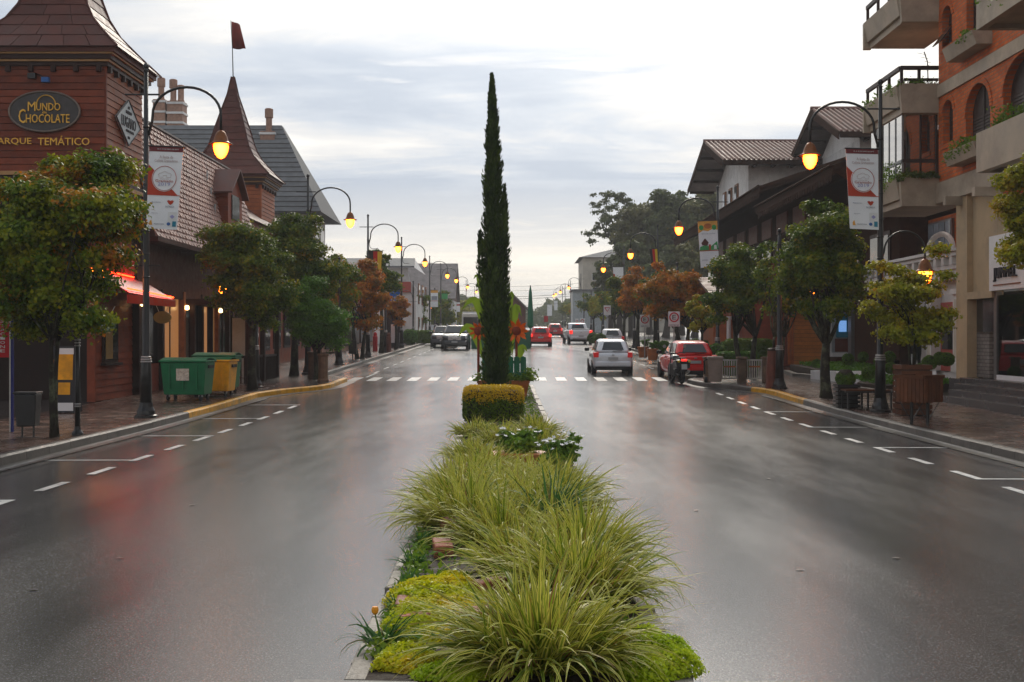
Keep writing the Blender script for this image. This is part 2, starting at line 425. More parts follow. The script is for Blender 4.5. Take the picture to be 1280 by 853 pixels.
mat('rubber', (0.015, 0.015, 0.016), 0.6, 0.2, 8, 0.15, 40)
mat('sticker', (0.62, 0.55, 0.45), 0.55, 0.3, 20, 0.05, dirt=(0.30, 0.16, 0.08))
mat('plank_wood', (0.105, 0.035, 0.014), 0.42, 0.3, 6, 0.25, 28, orand=0.3)
mat('orange_wood', (0.52, 0.20, 0.035), 0.5, 0.2, 4, 0.2, 20, orand=0.12)
mat('terracotta', (0.46, 0.14, 0.035), 0.5, 0.2, 5, 0.2, 24, dirt=(0.24, 0.09, 0.04))
mat('brick_red', (0.24, 0.075, 0.042), 0.55, 0.35, 7, 0.6, 30, dirt=(0.10, 0.04, 0.03), orand=0.3)
mat('sandstone', (0.30, 0.095, 0.055), 0.6, 0.35, 6, 0.8, 22, dirt=(0.12, 0.05, 0.035), orand=0.2)
mat('kerb_stone_old', (0.25, 0.22, 0.185), 0.5, 0.35, 5, 0.6, 26, dirt=(0.085, 0.085, 0.05), orand=0.3)
mat('old_plank', (0.20, 0.19, 0.18), 0.55, 0.3, 9, 0.4, 30)
mat('wall_stone', (0.17, 0.105, 0.065), 0.6, 0.35, 5, 0.6, 18, dirt=(0.09, 0.06, 0.04))
mat('brown_post', (0.15, 0.045, 0.028), 0.5, 0.25, 5, 0.3, 20)
mat('fence_white', (0.55, 0.51, 0.45), 0.5, 0.12, 6, 0.1, 20, dirt=(0.30, 0.24, 0.19))
mat('fence_green', (0.020, 0.15, 0.075), 0.45, 0.2, 5, 0.15, 20, orand=0.1)
mat('flower_orange', (0.85, 0.16, 0.012), 0.42, 0.15, 5, 0.1, 20, orand=0.1)
mat('flower_core', (0.24, 0.045, 0.02), 0.5, 0.2, 8, 0.2)
mat('petal_white', (0.78, 0.78, 0.76), 0.5, 0.05, 5, 0, orand=0.02)
mat('petal_orange', (0.85, 0.32, 0.02), 0.5, 0.1, 5, 0, orand=0)
mat('bark', (0.022, 0.017, 0.011), 0.7, 0.45, 5, 0.9, 16, dirt=(0.10, 0.115, 0.05))
mat('bark_lichen', (0.025, 0.02, 0.013), 0.7, 0.5, 5, 0.9, 16, dirt=(0.20, 0.23, 0.13))
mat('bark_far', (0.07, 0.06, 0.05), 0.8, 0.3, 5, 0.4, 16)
mat('bronze_dark', (0.022, 0.028, 0.022), 0.45, 0.3, 5, 0.2)
mat('skin', (0.50, 0.30, 0.22), 0.5, 0.05, 5, 0)
mat('jacket_tan', (0.36, 0.22, 0.09), 0.7, 0.2, 8, 0.2)
mat('pink_cloth', (0.62, 0.30, 0.33), 0.7, 0.1, 8, 0.1)
mat('cable', (0.03, 0.03, 0.035), 0.5, 0.1, 5, 0)
for nm, c, mt in (('paint_silver', (0.70, 0.72, 0.74), 0.1), ('paint_red', (0.78, 0.008, 0.006), 0.0), ('paint_red_dark', (0.46, 0.012, 0.016), 0.0),
                  ('paint_graphite', (0.075, 0.082, 0.09), 0.3), ('paint_white', (0.66, 0.66, 0.65), 0.0), ('paint_black', (0.012, 0.012, 0.014), 0.0), ('paint_cream', (0.60, 0.57, 0.50), 0.0)):
    mat(nm, c, 0.30, 0.04, 2, 0.0, metal=mt, orand=0, coat=0.8)
mat('car_glass', (0.012, 0.015, 0.018), 0.06, 0.1, 2, 0.0, orand=0, spec=0.6)
mat('car_plastic', (0.018, 0.018, 0.019), 0.5, 0.15, 6, 0.05, orand=0)
mat('rim_metal', (0.40, 0.40, 0.41), 0.32, 0.1, 6, 0.02, metal=0.8, orand=0)
mat('head_lamp', (0.72, 0.74, 0.76), 0.12, 0.05, 6, 0, orand=0, spec=0.8)
mat('plate_grey', (0.46, 0.46, 0.45), 0.4, 0.06, 6, 0, orand=0)
glass_mat('shop_glass', (0.80, 0.84, 0.84), 0.05)
glass_mat('veranda_glass', (0.50, 0.56, 0.58), 0.48)
mat('window_dark', (0.018, 0.018, 0.019), 0.08, spec=0.5, var=0.2, scale=2, bump=0.02, bscale=3, orand=0.2)
mat('window_pale', (0.30, 0.34, 0.38), 0.1, spec=0.5, var=0.2, scale=2, bump=0.02, bscale=3, orand=0.2)
brick_mat('orange_brick', (0.76, 0.175, 0.034), (0.56, 0.115, 0.026), (0.36, 0.17, 0.095))
brick_mat('grey_brick', (0.28, 0.26, 0.24), (0.22, 0.205, 0.19), (0.14, 0.13, 0.12))
brick_mat('red_brick', (0.25, 0.09, 0.06), (0.19, 0.07, 0.05), (0.20, 0.17, 0.15))

leaf_mat('leaf_maple_green', [(0.025, 0.060, 0.005), (0.10, 0.17, 0.008), (0.24, 0.27, 0.012), (0.40, 0.36, 0.015)], ((0.62, 0.19, 0.010), 0.42))
leaf_mat('leaf_olive', [(0.022, 0.055, 0.006), (0.07, 0.13, 0.009), (0.16, 0.21, 0.012), (0.34, 0.30, 0.015)], ((0.46, 0.22, 0.012), 0.22))
leaf_mat('leaf_dark', [(0.027, 0.055, 0.007), (0.051, 0.089, 0.010), (0.085, 0.130, 0.012), (0.145, 0.154, 0.015)])
leaf_mat('leaf_bright', [(0.048, 0.138, 0.009), (0.085, 0.211, 0.012), (0.145, 0.292, 0.017)])
leaf_mat('leaf_orange', [(0.14, 0.15, 0.010), (0.36, 0.18, 0.012), (0.58, 0.19, 0.012), (0.72, 0.27, 0.016)], ((0.12, 0.16, 0.012), 0.22))
leaf_mat('leaf_yellow', [(0.170, 0.211, 0.012), (0.289, 0.308, 0.015), (0.408, 0.373, 0.017), (0.544, 0.324, 0.017)], ((0.510, 0.211, 0.015), 0.22))
leaf_mat('leaf_far', [(0.09, 0.115, 0.045), (0.12, 0.145, 0.052), (0.17, 0.185, 0.06)], None, 0.35)  # distance haze put into the leaf colour: lightened and greyed
leaf_mat('leaf_far_olive_hazed', [(0.14, 0.15, 0.05), (0.17, 0.17, 0.055), (0.21, 0.19, 0.06)], None, 0.35)  # olive leaves, paled the same way to carry haze
leaf_mat('leaf_hedge', [(0.05, 0.10, 0.007), (0.10, 0.17, 0.009), (0.18, 0.25, 0.012)])
leaf_mat('leaf_hedge_gold', [(0.60, 0.42, 0.012), (0.72, 0.48, 0.014), (0.85, 0.50, 0.015)], None, 0.4)
leaf_mat('leaf_topiary', [(0.051, 0.113, 0.009), (0.093, 0.186, 0.012), (0.153, 0.259, 0.015)])
leaf_mat('leaf_cypress', [(0.016, 0.036, 0.008), (0.042, 0.080, 0.014), (0.11, 0.17, 0.026)], None, 0.28)
leaf_mat('leaf_sedum', [(0.36, 0.46, 0.012), (0.50, 0.56, 0.014), (0.66, 0.62, 0.018), (0.72, 0.48, 0.02)], None, 0.45)
leaf_mat('leaf_sedum_green', [(0.30, 0.46, 0.012), (0.44, 0.58, 0.02), (0.58, 0.64, 0.025)], None, 0.45)
leaf_mat('leaf_banana', [(0.17, 0.28, 0.02), (0.24, 0.36, 0.03)], None, 0.35)
leaf_mat('leaf_herb', [(0.07, 0.16, 0.014), (0.13, 0.24, 0.02), (0.26, 0.34, 0.03)])
# ---------------------------------------------------------------- mesh helpers
def wloc(o):
    v = Vector((0, 0, 0))
    while o is not None:
        v += o.location; o = o.parent
    return v
class MB:
    def __init__(s): s.v = []; s.f = []; s.mi = []
    def add(s, vs, fs, mi=0):
        b = len(s.v); s.v += [tuple(x) for x in vs]
        for f in fs: s.f.append(tuple(i + b for i in f)); s.mi.append(mi)
        return s
    def box(s, x0, x1, y0, y1, z0, z1, mi=0):
        return s.add([(x0, y0, z0), (x1, y0, z0), (x1, y1, z0), (x0, y1, z0), (x0, y0, z1), (x1, y0, z1), (x1, y1, z1), (x0, y1, z1)],
                     [(3, 2, 1, 0), (4, 5, 6, 7), (0, 1, 5, 4), (1, 2, 6, 5), (2, 3, 7, 6), (3, 0, 4, 7)], mi)
    def cbox(s, c, d, mi=0):
        return s.box(c[0] - d[0] / 2, c[0] + d[0] / 2, c[1] - d[1] / 2, c[1] + d[1] / 2, c[2] - d[2] / 2, c[2] + d[2] / 2, mi)
    def hexa(s, b4, t4, mi=0):
        return s.add(list(b4) + list(t4), [(3, 2, 1, 0), (4, 5, 6, 7), (0, 1, 5, 4), (1, 2, 6, 5), (2, 3, 7, 6), (3, 0, 4, 7)], mi)
    def slab(s, p, n, t, mi=0):
        """polygon p given in 3-D, thickened by t along n"""
        n = Vector(n).normalized() * t; k = len(p)
        vs = [Vector(q) for q in p] + [Vector(q) + n for q in p]
        fs = [tuple(range(k))[::-1], tuple(range(k, 2 * k))] + [(i, (i + 1) % k, k + (i + 1) % k, k + i) for i in range(k)]
        return s.add(vs, fs, mi)
    def tube(s, pts, r, n=8, mi=0, cap=True):
        pts = [Vector(p) for p in pts]; k = len(pts)
        rs = r if isinstance(r, (list, tuple)) else [r] * k
        vs, fs = [], []; ref = None
        for i, p in enumerate(pts):
            t = (pts[min(i + 1, k - 1)] - pts[max(i - 1, 0)]).normalized()
            if ref is None:
                ref = t.orthogonal().normalized()
            a = (ref - t * ref.dot(t)); a = a.normalized() if a.length > 1e-6 else t.orthogonal().normalized()
            ref = a; b = t.cross(a)
            for j in range(n):
                q = 2 * math.pi * j / n
                vs.append(p + (a * math.cos(q) + b * math.sin(q)) * rs[i])
        for i in range(k - 1):
            for j in range(n):
                fs.append((i * n + j, i * n + (j + 1) % n, (i + 1) * n + (j + 1) % n, (i + 1) * n + j))
        if cap: fs += [tuple(range(n))[::-1], tuple(range((k - 1) * n, k * n))]
        return s.add(vs, fs, mi)
    def lathe(s, prof, n=16, c=(0, 0, 0), mi=0, cap=True):
        vs, fs = [], []
        for r, z in prof:
            for j in range(n):
                q = 2 * math.pi * (j + 0.5) / n
                vs.append((c[0] + r * math.cos(q), c[1] + r * math.sin(q), c[2] + z))
        k = len(prof)
        for i in range(k - 1):
            for j in range(n):
                fs.append((i * n + j, i * n + (j + 1) % n, (i + 1) * n + (j + 1) % n, (i + 1) * n + j))
        if cap: fs += [tuple(range(n))[::-1], tuple(range((k - 1) * n, k * n))]
        return s.add(vs, fs, mi)
    def rot(s, ang, axis='Z', c=(0, 0, 0)):
        m = Matrix.Rotation(ang, 3, axis); c = Vector(c)
        s.v = [tuple(m @ (Vector(p) - c) + c) for p in s.v]; return s
    def move(s, d):
        s.v = [(p[0] + d[0], p[1] + d[1], p[2] + d[2]) for p in s.v]; return s
    def mesh(s, name, mats, smooth=False):
        me = bpy.data.meshes.new(name); me.from_pydata(s.v, [], s.f)
        for m in (mats if isinstance(mats, (list, tuple)) else [mats]): me.materials.append(M[m])
        if len(me.materials) > 1: me.polygons.foreach_set('material_index', s.mi)
        if smooth: me.polygons.foreach_set('use_smooth', [True] * len(me.polygons))
        me.update()
        return me
    def build(s, name, mats, parent=None, loc=None, smooth=False, world=True, bevel=0.0, angle=None):
        """vertices are world coordinates (world=True) or local to the parent"""
        base = Vector((0, 0, 0))
        if world: base = wloc(parent) if parent else Vector(loc or (0, 0, 0))
        if base.length > 0: s.move(-base)
        o = bpy.data.objects.new(name, s.mesh(name, mats, smooth)); col.objects.link(o)
        if parent: o.parent = parent
        elif loc is not None: o.location = loc
        if bevel:
            b = o.modifiers.new('bevel', 'BEVEL'); b.width = bevel; b.segments = 2; b.limit_method = 'ANGLE'; b.angle_limit = R(35)
        return o
def inst(name, me, parent=None, loc=(0, 0, 0), rot=(0, 0, 0), scale=(1, 1, 1)):
    o = bpy.data.objects.new(name, me); col.objects.link(o)
    o.parent = parent; o.location = loc; o.rotation_euler = rot; o.scale = scale
    return o
def tag(o, label, cat, group=None):
    o['label'] = label; o['category'] = cat
    if group: o['group'] = group
    return o
def struct(o): o['kind'] = 'structure'; return o
def stuff(o): o['kind'] = 'stuff'; return o
def thing(name, label, cat, loc=(0, 0, 0), rz=0.0, group=None):
    o = bpy.data.objects.new(name, None); col.objects.link(o)
    o.empty_display_size = 0.2
    o.location = loc; o.rotation_euler = (0, 0, rz)
    return tag(o, label, cat, group)
def copy_tree(o, parent=None):
    c = o.copy(); col.objects.link(c); c.parent = parent
    for ch in list(o.children): copy_tree(ch, c)
    return c
def text_mesh(txt, mat_name, depth=0.01):
    cu = bpy.data.curves.new('txt', 'FONT'); cu.body = txt; cu.align_x = 'CENTER'; cu.align_y = 'CENTER'
    cu.extrude = 0.5; cu.resolution_u = 2
    o = bpy.data.objects.new('txt', cu); col.objects.link(o)
    dg = bpy.context.evaluated_depsgraph_get()
    me = bpy.data.meshes.new_from_object(o.evaluated_get(dg))
    bpy.data.objects.remove(o); bpy.data.curves.remove(cu)
    me.materials.clear(); me.materials.append(M[mat_name])
    return me
def text_part(txt, c, u, v, w, h, depth, mat_name, parent=None, name='lettering', bold=0.0, world=True):
    """lettering fitted into w x h round the point c, running along u, upright along v"""
    me = text_mesh(txt, mat_name)
    n = len(me.vertices); a = np.empty(n * 3); me.vertices.foreach_get('co', a); a = a.reshape(-1, 3)
    lo, hi = a.min(0), a.max(0); ct = (lo + hi) / 2; sz = np.maximum(hi - lo, 1e-6)
    u = Vector(u).normalized(); v = Vector(v).normalized(); nn = u.cross(v)
    b = (a - ct) / sz * np.array([w, h, depth])
    base = wloc(parent) if (parent and world) else Vector((0, 0, 0))
    co = np.array(c) - np.array(base) + b[:, :1] * np.array(u) + b[:, 1:2] * np.array(v) + b[:, 2:] * np.array(nn)
    me.vertices.foreach_set('co', co.ravel()); me.update()
    o = bpy.data.objects.new(name, me); col.objects.link(o); o.parent = parent
    return o
def mesh_np(name, verts, faces, mat_name, uv=None):
    """fast mesh from numpy arrays; faces (n,k)"""
    me = bpy.data.meshes.new(name)
    nv, nf, k = len(verts), len(faces), faces.shape[1]
    me.vertices.add(nv); me.vertices.foreach_set('co', np.asarray(verts, dtype=np.float32).ravel())
    me.loops.add(nf * k); me.loops.foreach_set('vertex_index', faces.astype(np.int32).ravel())
    me.polygons.add(nf); me.polygons.foreach_set('loop_start', np.arange(0, nf * k, k, dtype=np.int32))
    me.polygons.foreach_set('loop_total', np.full(nf, k, dtype=np.int32))
    if uv is not None:
        l = me.uv_layers.new(name='UVMap'); l.data.foreach_set('uv', np.asarray(uv, dtype=np.float32)[faces.ravel()].ravel())
    me.materials.append(M[mat_name]); me.update(calc_edges=True); me.validate()
    return me

# ---------------------------------------------------------------- foliage
def unit(a): return a / np.maximum(np.linalg.norm(a, axis=-1, keepdims=True), 1e-9)
def leaves(rng, pos, out, size, fold=0.35, up=0.35, aspect=1.9):
    """folded pointed leaves (two triangles each, one island per leaf) at pos, facing roughly 'out'"""
    n = len(pos)
    nrm = unit(out + rng.normal(0, 0.65, (n, 3)) + np.array([0, 0, up]))
    t = unit(np.cross(nrm, rng.normal(0, 1, (n, 3))))
    b = np.cross(nrm, t)
    s = (size * rng.uniform(0.65, 1.35, n))[:, None]
    tip = pos + t * s * 0.5; root = pos - t * s * 0.5
    l = pos + b * s * 0.5 / aspect * 1.1 + nrm * s * fold * 0.25; r = pos - b * s * 0.5 / aspect * 1.1 + nrm * s * fold * 0.25
    v = np.stack([root, l, tip, r], 1).reshape(-1, 3)
    i = np.arange(n)[:, None] * 4
    return v, np.concatenate([np.hstack([i, i + 1, i + 2]), np.hstack([i, i + 2, i + 3])])
def crown_mesh(name, seed, c, rad, n_clump, n_leaf, size, mat_name, flat=0.6, hollow=0.35, clump=0.30, jag=0.25, squash_low=1.0, aspect=1.5):
    """leaf pads scattered through an ellipsoid, thicker towards its skin, with gaps left between pads"""
    rng = np.random.default_rng(seed)
    rad = np.array(rad, float)
    d = unit(rng.normal(0, 1, (n_clump, 3)))
    rr = rng.uniform(hollow, 1.0, n_clump) ** 0.6
    lump = 1 + jag * np.sin(d[:, 0] * 4.1 + seed) * np.cos(d[:, 1] * 3.7 - seed) + rng.normal(0, jag * 0.35, n_clump)
    nl = 5
    la = rng.uniform(0, 2 * np.pi, nl); lo = np.stack([np.cos(la) * 0.42, np.sin(la) * 0.42, np.linspace(-0.38, 0.40, nl) + rng.normal(0, 0.08, nl)], 1); ls = rng.uniform(0.50, 0.70, nl)
    kk = rng.integers(nl, size=n_clump); even = rng.uniform(0, 1, n_clump) < 0.3
    cc = d * (rr * lump)[:, None]
    cc = np.where(even[:, None], cc, lo[kk] + d * (ls[kk] * rr)[:, None] * np.array([1, 1, 1.1]))
    cc[:, 2] = np.where(cc[:, 2] < 0, cc[:, 2] * squash_low, cc[:, 2])
    cc = cc * rad * (1 - clump * 0.6)
    cs = clump * rad.mean() * rng.uniform(0.6, 1.3, n_clump)
    w = cs ** 2; k = rng.choice(n_clump, n_leaf, p=w / w.sum())
    dd = unit(rng.normal(0, 1, (n_leaf, 3)))
    q = np.clip(rng.uniform(0, 1, n_leaf) ** 0.45 + rng.normal(0, 0.10, n_leaf), 0.05, 1.25)
    dd[:, 2] = np.where((dd[:, 2] < 0) & (rng.uniform(0, 1, n_leaf) < 0.55), -dd[:, 2], dd[:, 2])
    fray = 1 + 0.30 * np.sin(dd[:, 0] * 6 + k * 1.7) * np.cos(dd[:, 1] * 5 - k)
    q = q * fray
    off = dd * (q * cs[k])[:, None]; off[:, 2] *= flat
    pos = cc[k] + off + np.array(c)
    out = unit(dd + 0.8 * unit(cc[k] + 1e-6))
    v, f = leaves(rng, pos, out, size, aspect=aspect)
    return mesh_np(name, v, f, mat_name), cc + np.array(c)
def blob_leaves(name, seed, n, size, mat_name, fn):
    """leaves over any surface: fn(rng,n) -> positions, outward directions"""
    rng = np.random.default_rng(seed)
    p, o = fn(rng, n)
    v, f = leaves(rng, p, o, size)
    return mesh_np(name, v, f, mat_name)
def limb(mb, rng, a, b, r0, r1, bend=0.12, n=6, seg=5):
    a, b = Vector(a), Vector(b); L = (b - a).length
    o = Vector(rng.normal(0, bend * L, 3)); o.z *= 0.4
    pts = [a.lerp(b, t) + o * math.sin(math.pi * t) + Vector((0, 0, 0.08 * L * math.sin(math.pi * t))) for t in [i / seg for i in range(seg + 1)]]
    mb.tube(pts, [r0 + (r1 - r0) * i / seg for i in range(seg + 1)], n)
    return pts
def tree(name, label, x, y, h_fork, cz, rad, leaf, n_leaf, seed, size=0.11, n_clump=46, r=0.13, fork=2, lean=(0, 0), z0=None, bark='bark', cat='tree', group=None, clump=0.30, flat=0.6, coff=(0, 0), jag=0.25, hollow=0.35, limbs=9):
    z0 = sw(y) if z0 is None else z0
    t = thing(name, label, cat, (x, y, z0), 0, group)
    rng = np.random.default_rng(seed + 1000)
    me, cc = crown_mesh('crown', seed, (coff[0], coff[1], cz), rad, n_clump, n_leaf, size, leaf, clump=clump, flat=flat, jag=jag, hollow=hollow)
    o = bpy.data.objects.new('crown', me); col.objects.link(o); o.parent = t
    mb = MB()
    fp = Vector((lean[0], lean[1], h_fork))
    k = 7
    for s_ in range(fork):
        a = 2 * math.pi * s_ / max(fork, 1) + seed
        base = Vector((math.cos(a), math.sin(a), 0)) * r * (1.1 if fork > 1 else 0)
        top = Vector((fp.x + math.cos(a) * r * 3.2 * (fork > 1), fp.y + math.sin(a) * r * 3.2 * (fork > 1), h_fork))
        w = rng.normal(0, r * 0.4, 2)
        pts, rs = [], []
        for i in range(k + 1):
            q = i / k
            p = base.lerp(top, q) + Vector((w[0], w[1], 0)) * math.sin(math.pi * q)
            p.z = h_fork * q - (0.12 if i == 0 else 0)
            pts.append(p); rs.append(r * (1.25 - 0.45 * q + 0.45 * max(0, 0.15 - q) / 0.15) * (0.8 if fork > 1 else 1))
        mb.tube(pts, rs, 9)
        order = rng.permutation(len(cc))[:limbs]
        for i in order:
            tgt = Vector(cc[i])
            mid = limb(mb, rng, top - Vector((0, 0, r)), top.lerp(tgt, 0.85), r * 0.5, r * 0.10)
            if len(cc) > 12:
                j = rng.integers(len(cc)); tj = Vector(cc[j])
                if (tj - mid[3]).length < rad[0] * 1.1: limb(mb, rng, mid[3], mid[3].lerp(tj, 0.8), r * 0.22, r * 0.06, seg=3, n=5)
    mb.build('trunk', bark, t, smooth=True, world=False)
    return t
def bush_ball(name, label, x, y, z, r, leaf, n, seed, size, cat='shrub', group=None, stem=True, sq=0.95):
    t = thing(name, label, cat, (x, y, z), 0, group)
    def fn(rng, n):
        d = unit(rng.normal(0, 1, (n, 3))); q = 1 - 0.16 * rng.uniform(0, 1, n) ** 2
        lump = 1 + 0.04 * np.sin(d[:, 0] * 7 + seed) * np.cos(d[:, 2] * 6)
        p = d * (r * q * lump)[:, None]; p[:, 2] = p[:, 2] * sq + r * sq * 0.98
        return p, d
    o = bpy.data.objects.new('crown', blob_leaves('crown', seed, n, size, leaf, fn)); col.objects.link(o); o.parent = t
    mb = MB(); mb.lathe([(r * 0.12, 0), (r * 0.10, r * 0.5), (r * 0.86, r * 0.75), (r * 0.88, r * 1.2), (r * 0.5, r * 1.72)], 10)
    mb.build('trunk', 'bark', t, world=False, smooth=True)
    return t

# ---------------------------------------------------------------- ground, road, kerbs, pavements, markings
YS = [-160, -80, -40, -10, 0, 10, 20] + [24 + i for i in range(0, 13)] + [40 + 4 * i for i in range(0, 15)] + [110 + 20 * i for i in range(0, 7)] + [235 + 5 * i for i in range(0, 9)] + [320, 400, 500, 700, 1000, 1400]
KL = [(-160, -7.6), (37.6, -7.6), (39.5, -7.1), (41.2, -6.35), (42.5, -6.15), (46.3, -6.15), (47.2, -6.6), (48.2, -7.6), (1400, -7.6)]
KR = [(-160, 7.7), (39.2, 7.7), (41.0, 7.2), (42.6, 6.35), (44.0, 6.05), (45.6, 6.0), (46.6, 6.5), (47.3, 7.7), (1400, 7.7)]
def kerb_x(K, y):
    for (a, xa), (b, xb) in zip(K, K[1:]):
        if a <= y <= b: return xa + (xb - xa) * (y - a) / (b - a)
    return K[-1][1]
def med_c(y): return -0.0115 * (y - 7)
MED_W = 0.92
def build_setting():
    mb = MB()
    xs = [-900, -300, -60, -8, 8, 60, 300, 900]
    vs = [(x, y, g(y) - 0.006 - (0.004 * max(0, abs(x) - 60))) for y in YS for x in xs]
    fs = [(j * 8 + i, j * 8 + i + 1, (j + 1) * 8 + i + 1, (j + 1) * 8 + i) for j in range(len(YS) - 1) for i in range(7)]
    mb.add(vs, fs)
    struct(mb.build('ground', 'ground_soil'))
    mb = MB()
    xr = [-8.2 + 16.4 * i / 12 for i in range(13)]
    ys = [y for y in YS if y <= 500]
    mb.add([(x, y, g(y) + 0.012 * (1 - (x / 8.2) ** 2)) for y in ys for x in xr], [(j * 13 + i, j * 13 + i + 1, (j + 1) * 13 + i + 1, (j + 1) * 13 + i) for j in range(len(ys) - 1) for i in range(12)])
    road = struct(mb.build('road', 'wet_asphalt', smooth=True))
    def rz(x, y): return g(y) + 0.012 * (1 - (x / 8.2) ** 2)
    # side street crossing past the zebra
    # painted markings, each its own piece
    def mark(name, x0, x1, y0, y1, m='road_white', skew=0.0):
        n = max(1, int(abs(x1 - x0) / 1.4)); b = MB()
        xs_ = [x0 + (x1 - x0) * i / n for i in range(n + 1)]
        top = [(x, y0, rz(x, y0) + 0.005) for x in xs_] + [(x + skew, y1, rz(x, y1) + 0.005) for x in xs_]
        b.add(top, [(i, i + 1, n + 2 + i, n + 1 + i) for i in range(n)])
        o = b.build(name, m, road)
        return o
    y = 10.0 - 0.0
    for k in range(12):
        yy = 15.75 - 1.92 * 2 + 1.92 * k
        mark('lane_dash', -5.96, -5.84, yy, yy + 0.99)
    for k in range(14):
        yy = 15.2 - 1.95 + 1.95 * k
        if yy < 40: mark('lane_dash', 6.11, 6.23, yy, yy + 0.99)
    for k in range(5):
        yy = 14.85 + 4.88 * k
        mark('bay_line', -7.28, -5.84, yy - 0.05, yy + 0.05)
    for k in range(4):
        yy = 17.1 + 4.9 * k
        mark('bay_line', 6.11, 7.38, yy - 0.05, yy + 0.05)
    mark('edge_line', -7.30, -7.22, 8, 37, 'road_worn'); mark('edge_line', 7.32, 7.40, 8, 38.5, 'road_worn')
    for k in range(12):
        x = 0.70 + 0.74 * k
        if x < 5.6: mark('zebra_bar', x, x + 0.37, 46.8, 49.4, 'road_white' if k < 3 else 'road_worn')
    for k in range(7):
        x = -1.85 - 0.74 * k
        mark('zebra_bar', x, x + 0.37, 46.8, 49.4, 'road_white' if k in (0, 1, 2, 3) else 'road_worn')
    for k in range(10):
        yy = 53 + 4 * k
        mark('lane_dash', 6.0, 6.1, yy, yy + 2.0, 'road_worn'); mark('lane_dash', -6.0, -5.9, yy, yy + 2.0, 'road_worn')
    mark('edge_line', -5.9, -5.8, 49.5, 53.5, 'road_worn')
    # gutters and kerbs
    for side, K, nm in ((-1, KL, 'left'), (1, KR, 'right')):
        yy = sorted(set([y for y in YS if -20 <= y <= 270] + [a for a, _ in K if -20 < a < 270] + [float(i) for i in range(36, 52)]))
        b = MB(); k = len(yy)
        b.add([(kerb_x(K, y) - side * o, y, rz(kerb_x(K, y), y) + 0.006) for y in yy for o in (0.0, 0.32)],
              [(2 * i, 2 * i + 1, 2 * i + 3, 2 * i + 2) if side < 0 else (2 * i + 1, 2 * i, 2 * i + 2, 2 * i + 3) for i in range(k - 1)])
        gut = b.build('gutter', 'gutter_concrete'); struct(gut)
        # pavement slab
        b = MB()
        b.add([(x, y, g(y) + 0.15) for y in yy for x in (kerb_x(K, y) + side * 0.15, side * 70)],
              [(2 * i, 2 * i + 1, 2 * i + 3, 2 * i + 2) if side > 0 else (2 * i + 1, 2 * i, 2 * i + 2, 2 * i + 3) for i in range(k - 1)])
        b.add([(kerb_x(K, y) + side * 0.15, y, zz) for y in yy for zz in (g(y) - 0.05, g(y) + 0.15)], [(2 * i, 2 * i + 1, 2 * i + 3, 2 * i + 2) for i in range(k - 1)])
        pav = struct(b.build('pavement_' + nm, 'pavement_bed'))
        kerb = bpy.data.objects.new('kerb_' + nm, None); col.objects.link(kerb); struct(kerb)
        y0 = 12.0; rnd = random.Random(5 + side)
        while y0 < 62:
            L = 0.98; y1 = y0 + L - 0.012
            xa, xb = kerb_x(K, y0), kerb_x(K, y1)
            yel = (29.4 < y0 < 45.8) if side < 0 else (34.5 < y0 < 39.6)
            za, zb = g(y0), g(y1); dz = rnd.uniform(-0.004, 0.004) + 0.156
            b = MB(); w = 0.15 * side; bat = 0.03 * side
            q = [(xa - 0.0, y0), (xb, y1)]
            b.add([(xa, y0, za - 0.05), (xb, y1, zb - 0.05), (xb + w, y1, zb - 0.05), (xa + w, y0, za - 0.05),
                   (xa + bat * 0.3, y0, za + dz - 0.03), (xb + bat * 0.3, y1, zb + dz - 0.03), (xb + w, y1, zb + dz), (xa + w, y0, za + dz),
                   (xa + bat * 1.4, y0, za + dz), (xb + bat * 1.4, y1, zb + dz)],
                  [(0, 1, 5, 4), (4, 5, 9, 8), (8, 9, 6, 7), (1, 2, 6, 9, 5), (3, 0, 4, 8, 7), (2, 3, 7, 6)])
            b.build('kerb_stone', 'yellow_paint' if yel else 'kerb_concrete', kerb)
            y0 += L
        b = MB(); ys2 = [y for y in yy if y >= 62] ; ys2 = [y0] + [y for y in ys2 if y > y0 + 0.2]
        for a, c in zip(ys2, ys2[1:]):
            xa = kerb_x(K, a); xs2 = sorted((xa, xa + side * 0.15))
            b.hexa([(xs2[0], a, g(a) - 0.05), (xs2[1], a, g(a) - 0.05), (xs2[1], c, g(c) - 0.05), (xs2[0], c, g(c) - 0.05)], [(xs2[0], a, g(a) + 0.156), (xs2[1], a, g(a) + 0.156), (xs2[1], c, g(c) + 0.156), (xs2[0], c, g(c) + 0.156)])
        b.build('kerb_run', 'kerb_concrete', kerb)
        b = MB(); ys2 = [y for y in yy if y <= 12]
        for a, c in zip(ys2, ys2[1:] + [12.0]):
            if c - a < 0.1: continue
            xa = kerb_x(K, a); xs2 = sorted((xa, xa + side * 0.15))
            b.box(xs2[0], xs2[1], a, c, g(a) - 0.05, g(a) + 0.156)
        b.build('kerb_run', 'kerb_concrete', kerb)
        # paving stones near enough to tell apart
        meshes = []
        for v_ in range(6):
            rr = random.Random(v_); b = MB(); w, l = 0.455, 0.60
            j = lambda: rr.uniform(-0.008, 0.008)
            tz = [0.004 + rr.uniform(-0.002, 0.003) for _ in range(4)]
            p = [(-w / 2 + 0.008 + j(), -l / 2 + 0.008 + j()), (w / 2 - 0.008 + j(), -l / 2 + 0.008 + j()), (w / 2 - 0.008 + j(), l / 2 - 0.008 + j()), (-w / 2 + 0.008 + j(), l / 2 - 0.008 + j())]
            b.hexa([(x, y, -0.02) for x, y in p], [(x, y, tz[i]) for i, (x, y) in enumerate(p)])
            meshes.append(b.mesh('paving_stone', 'paving'))
        rows, per = 40, 7
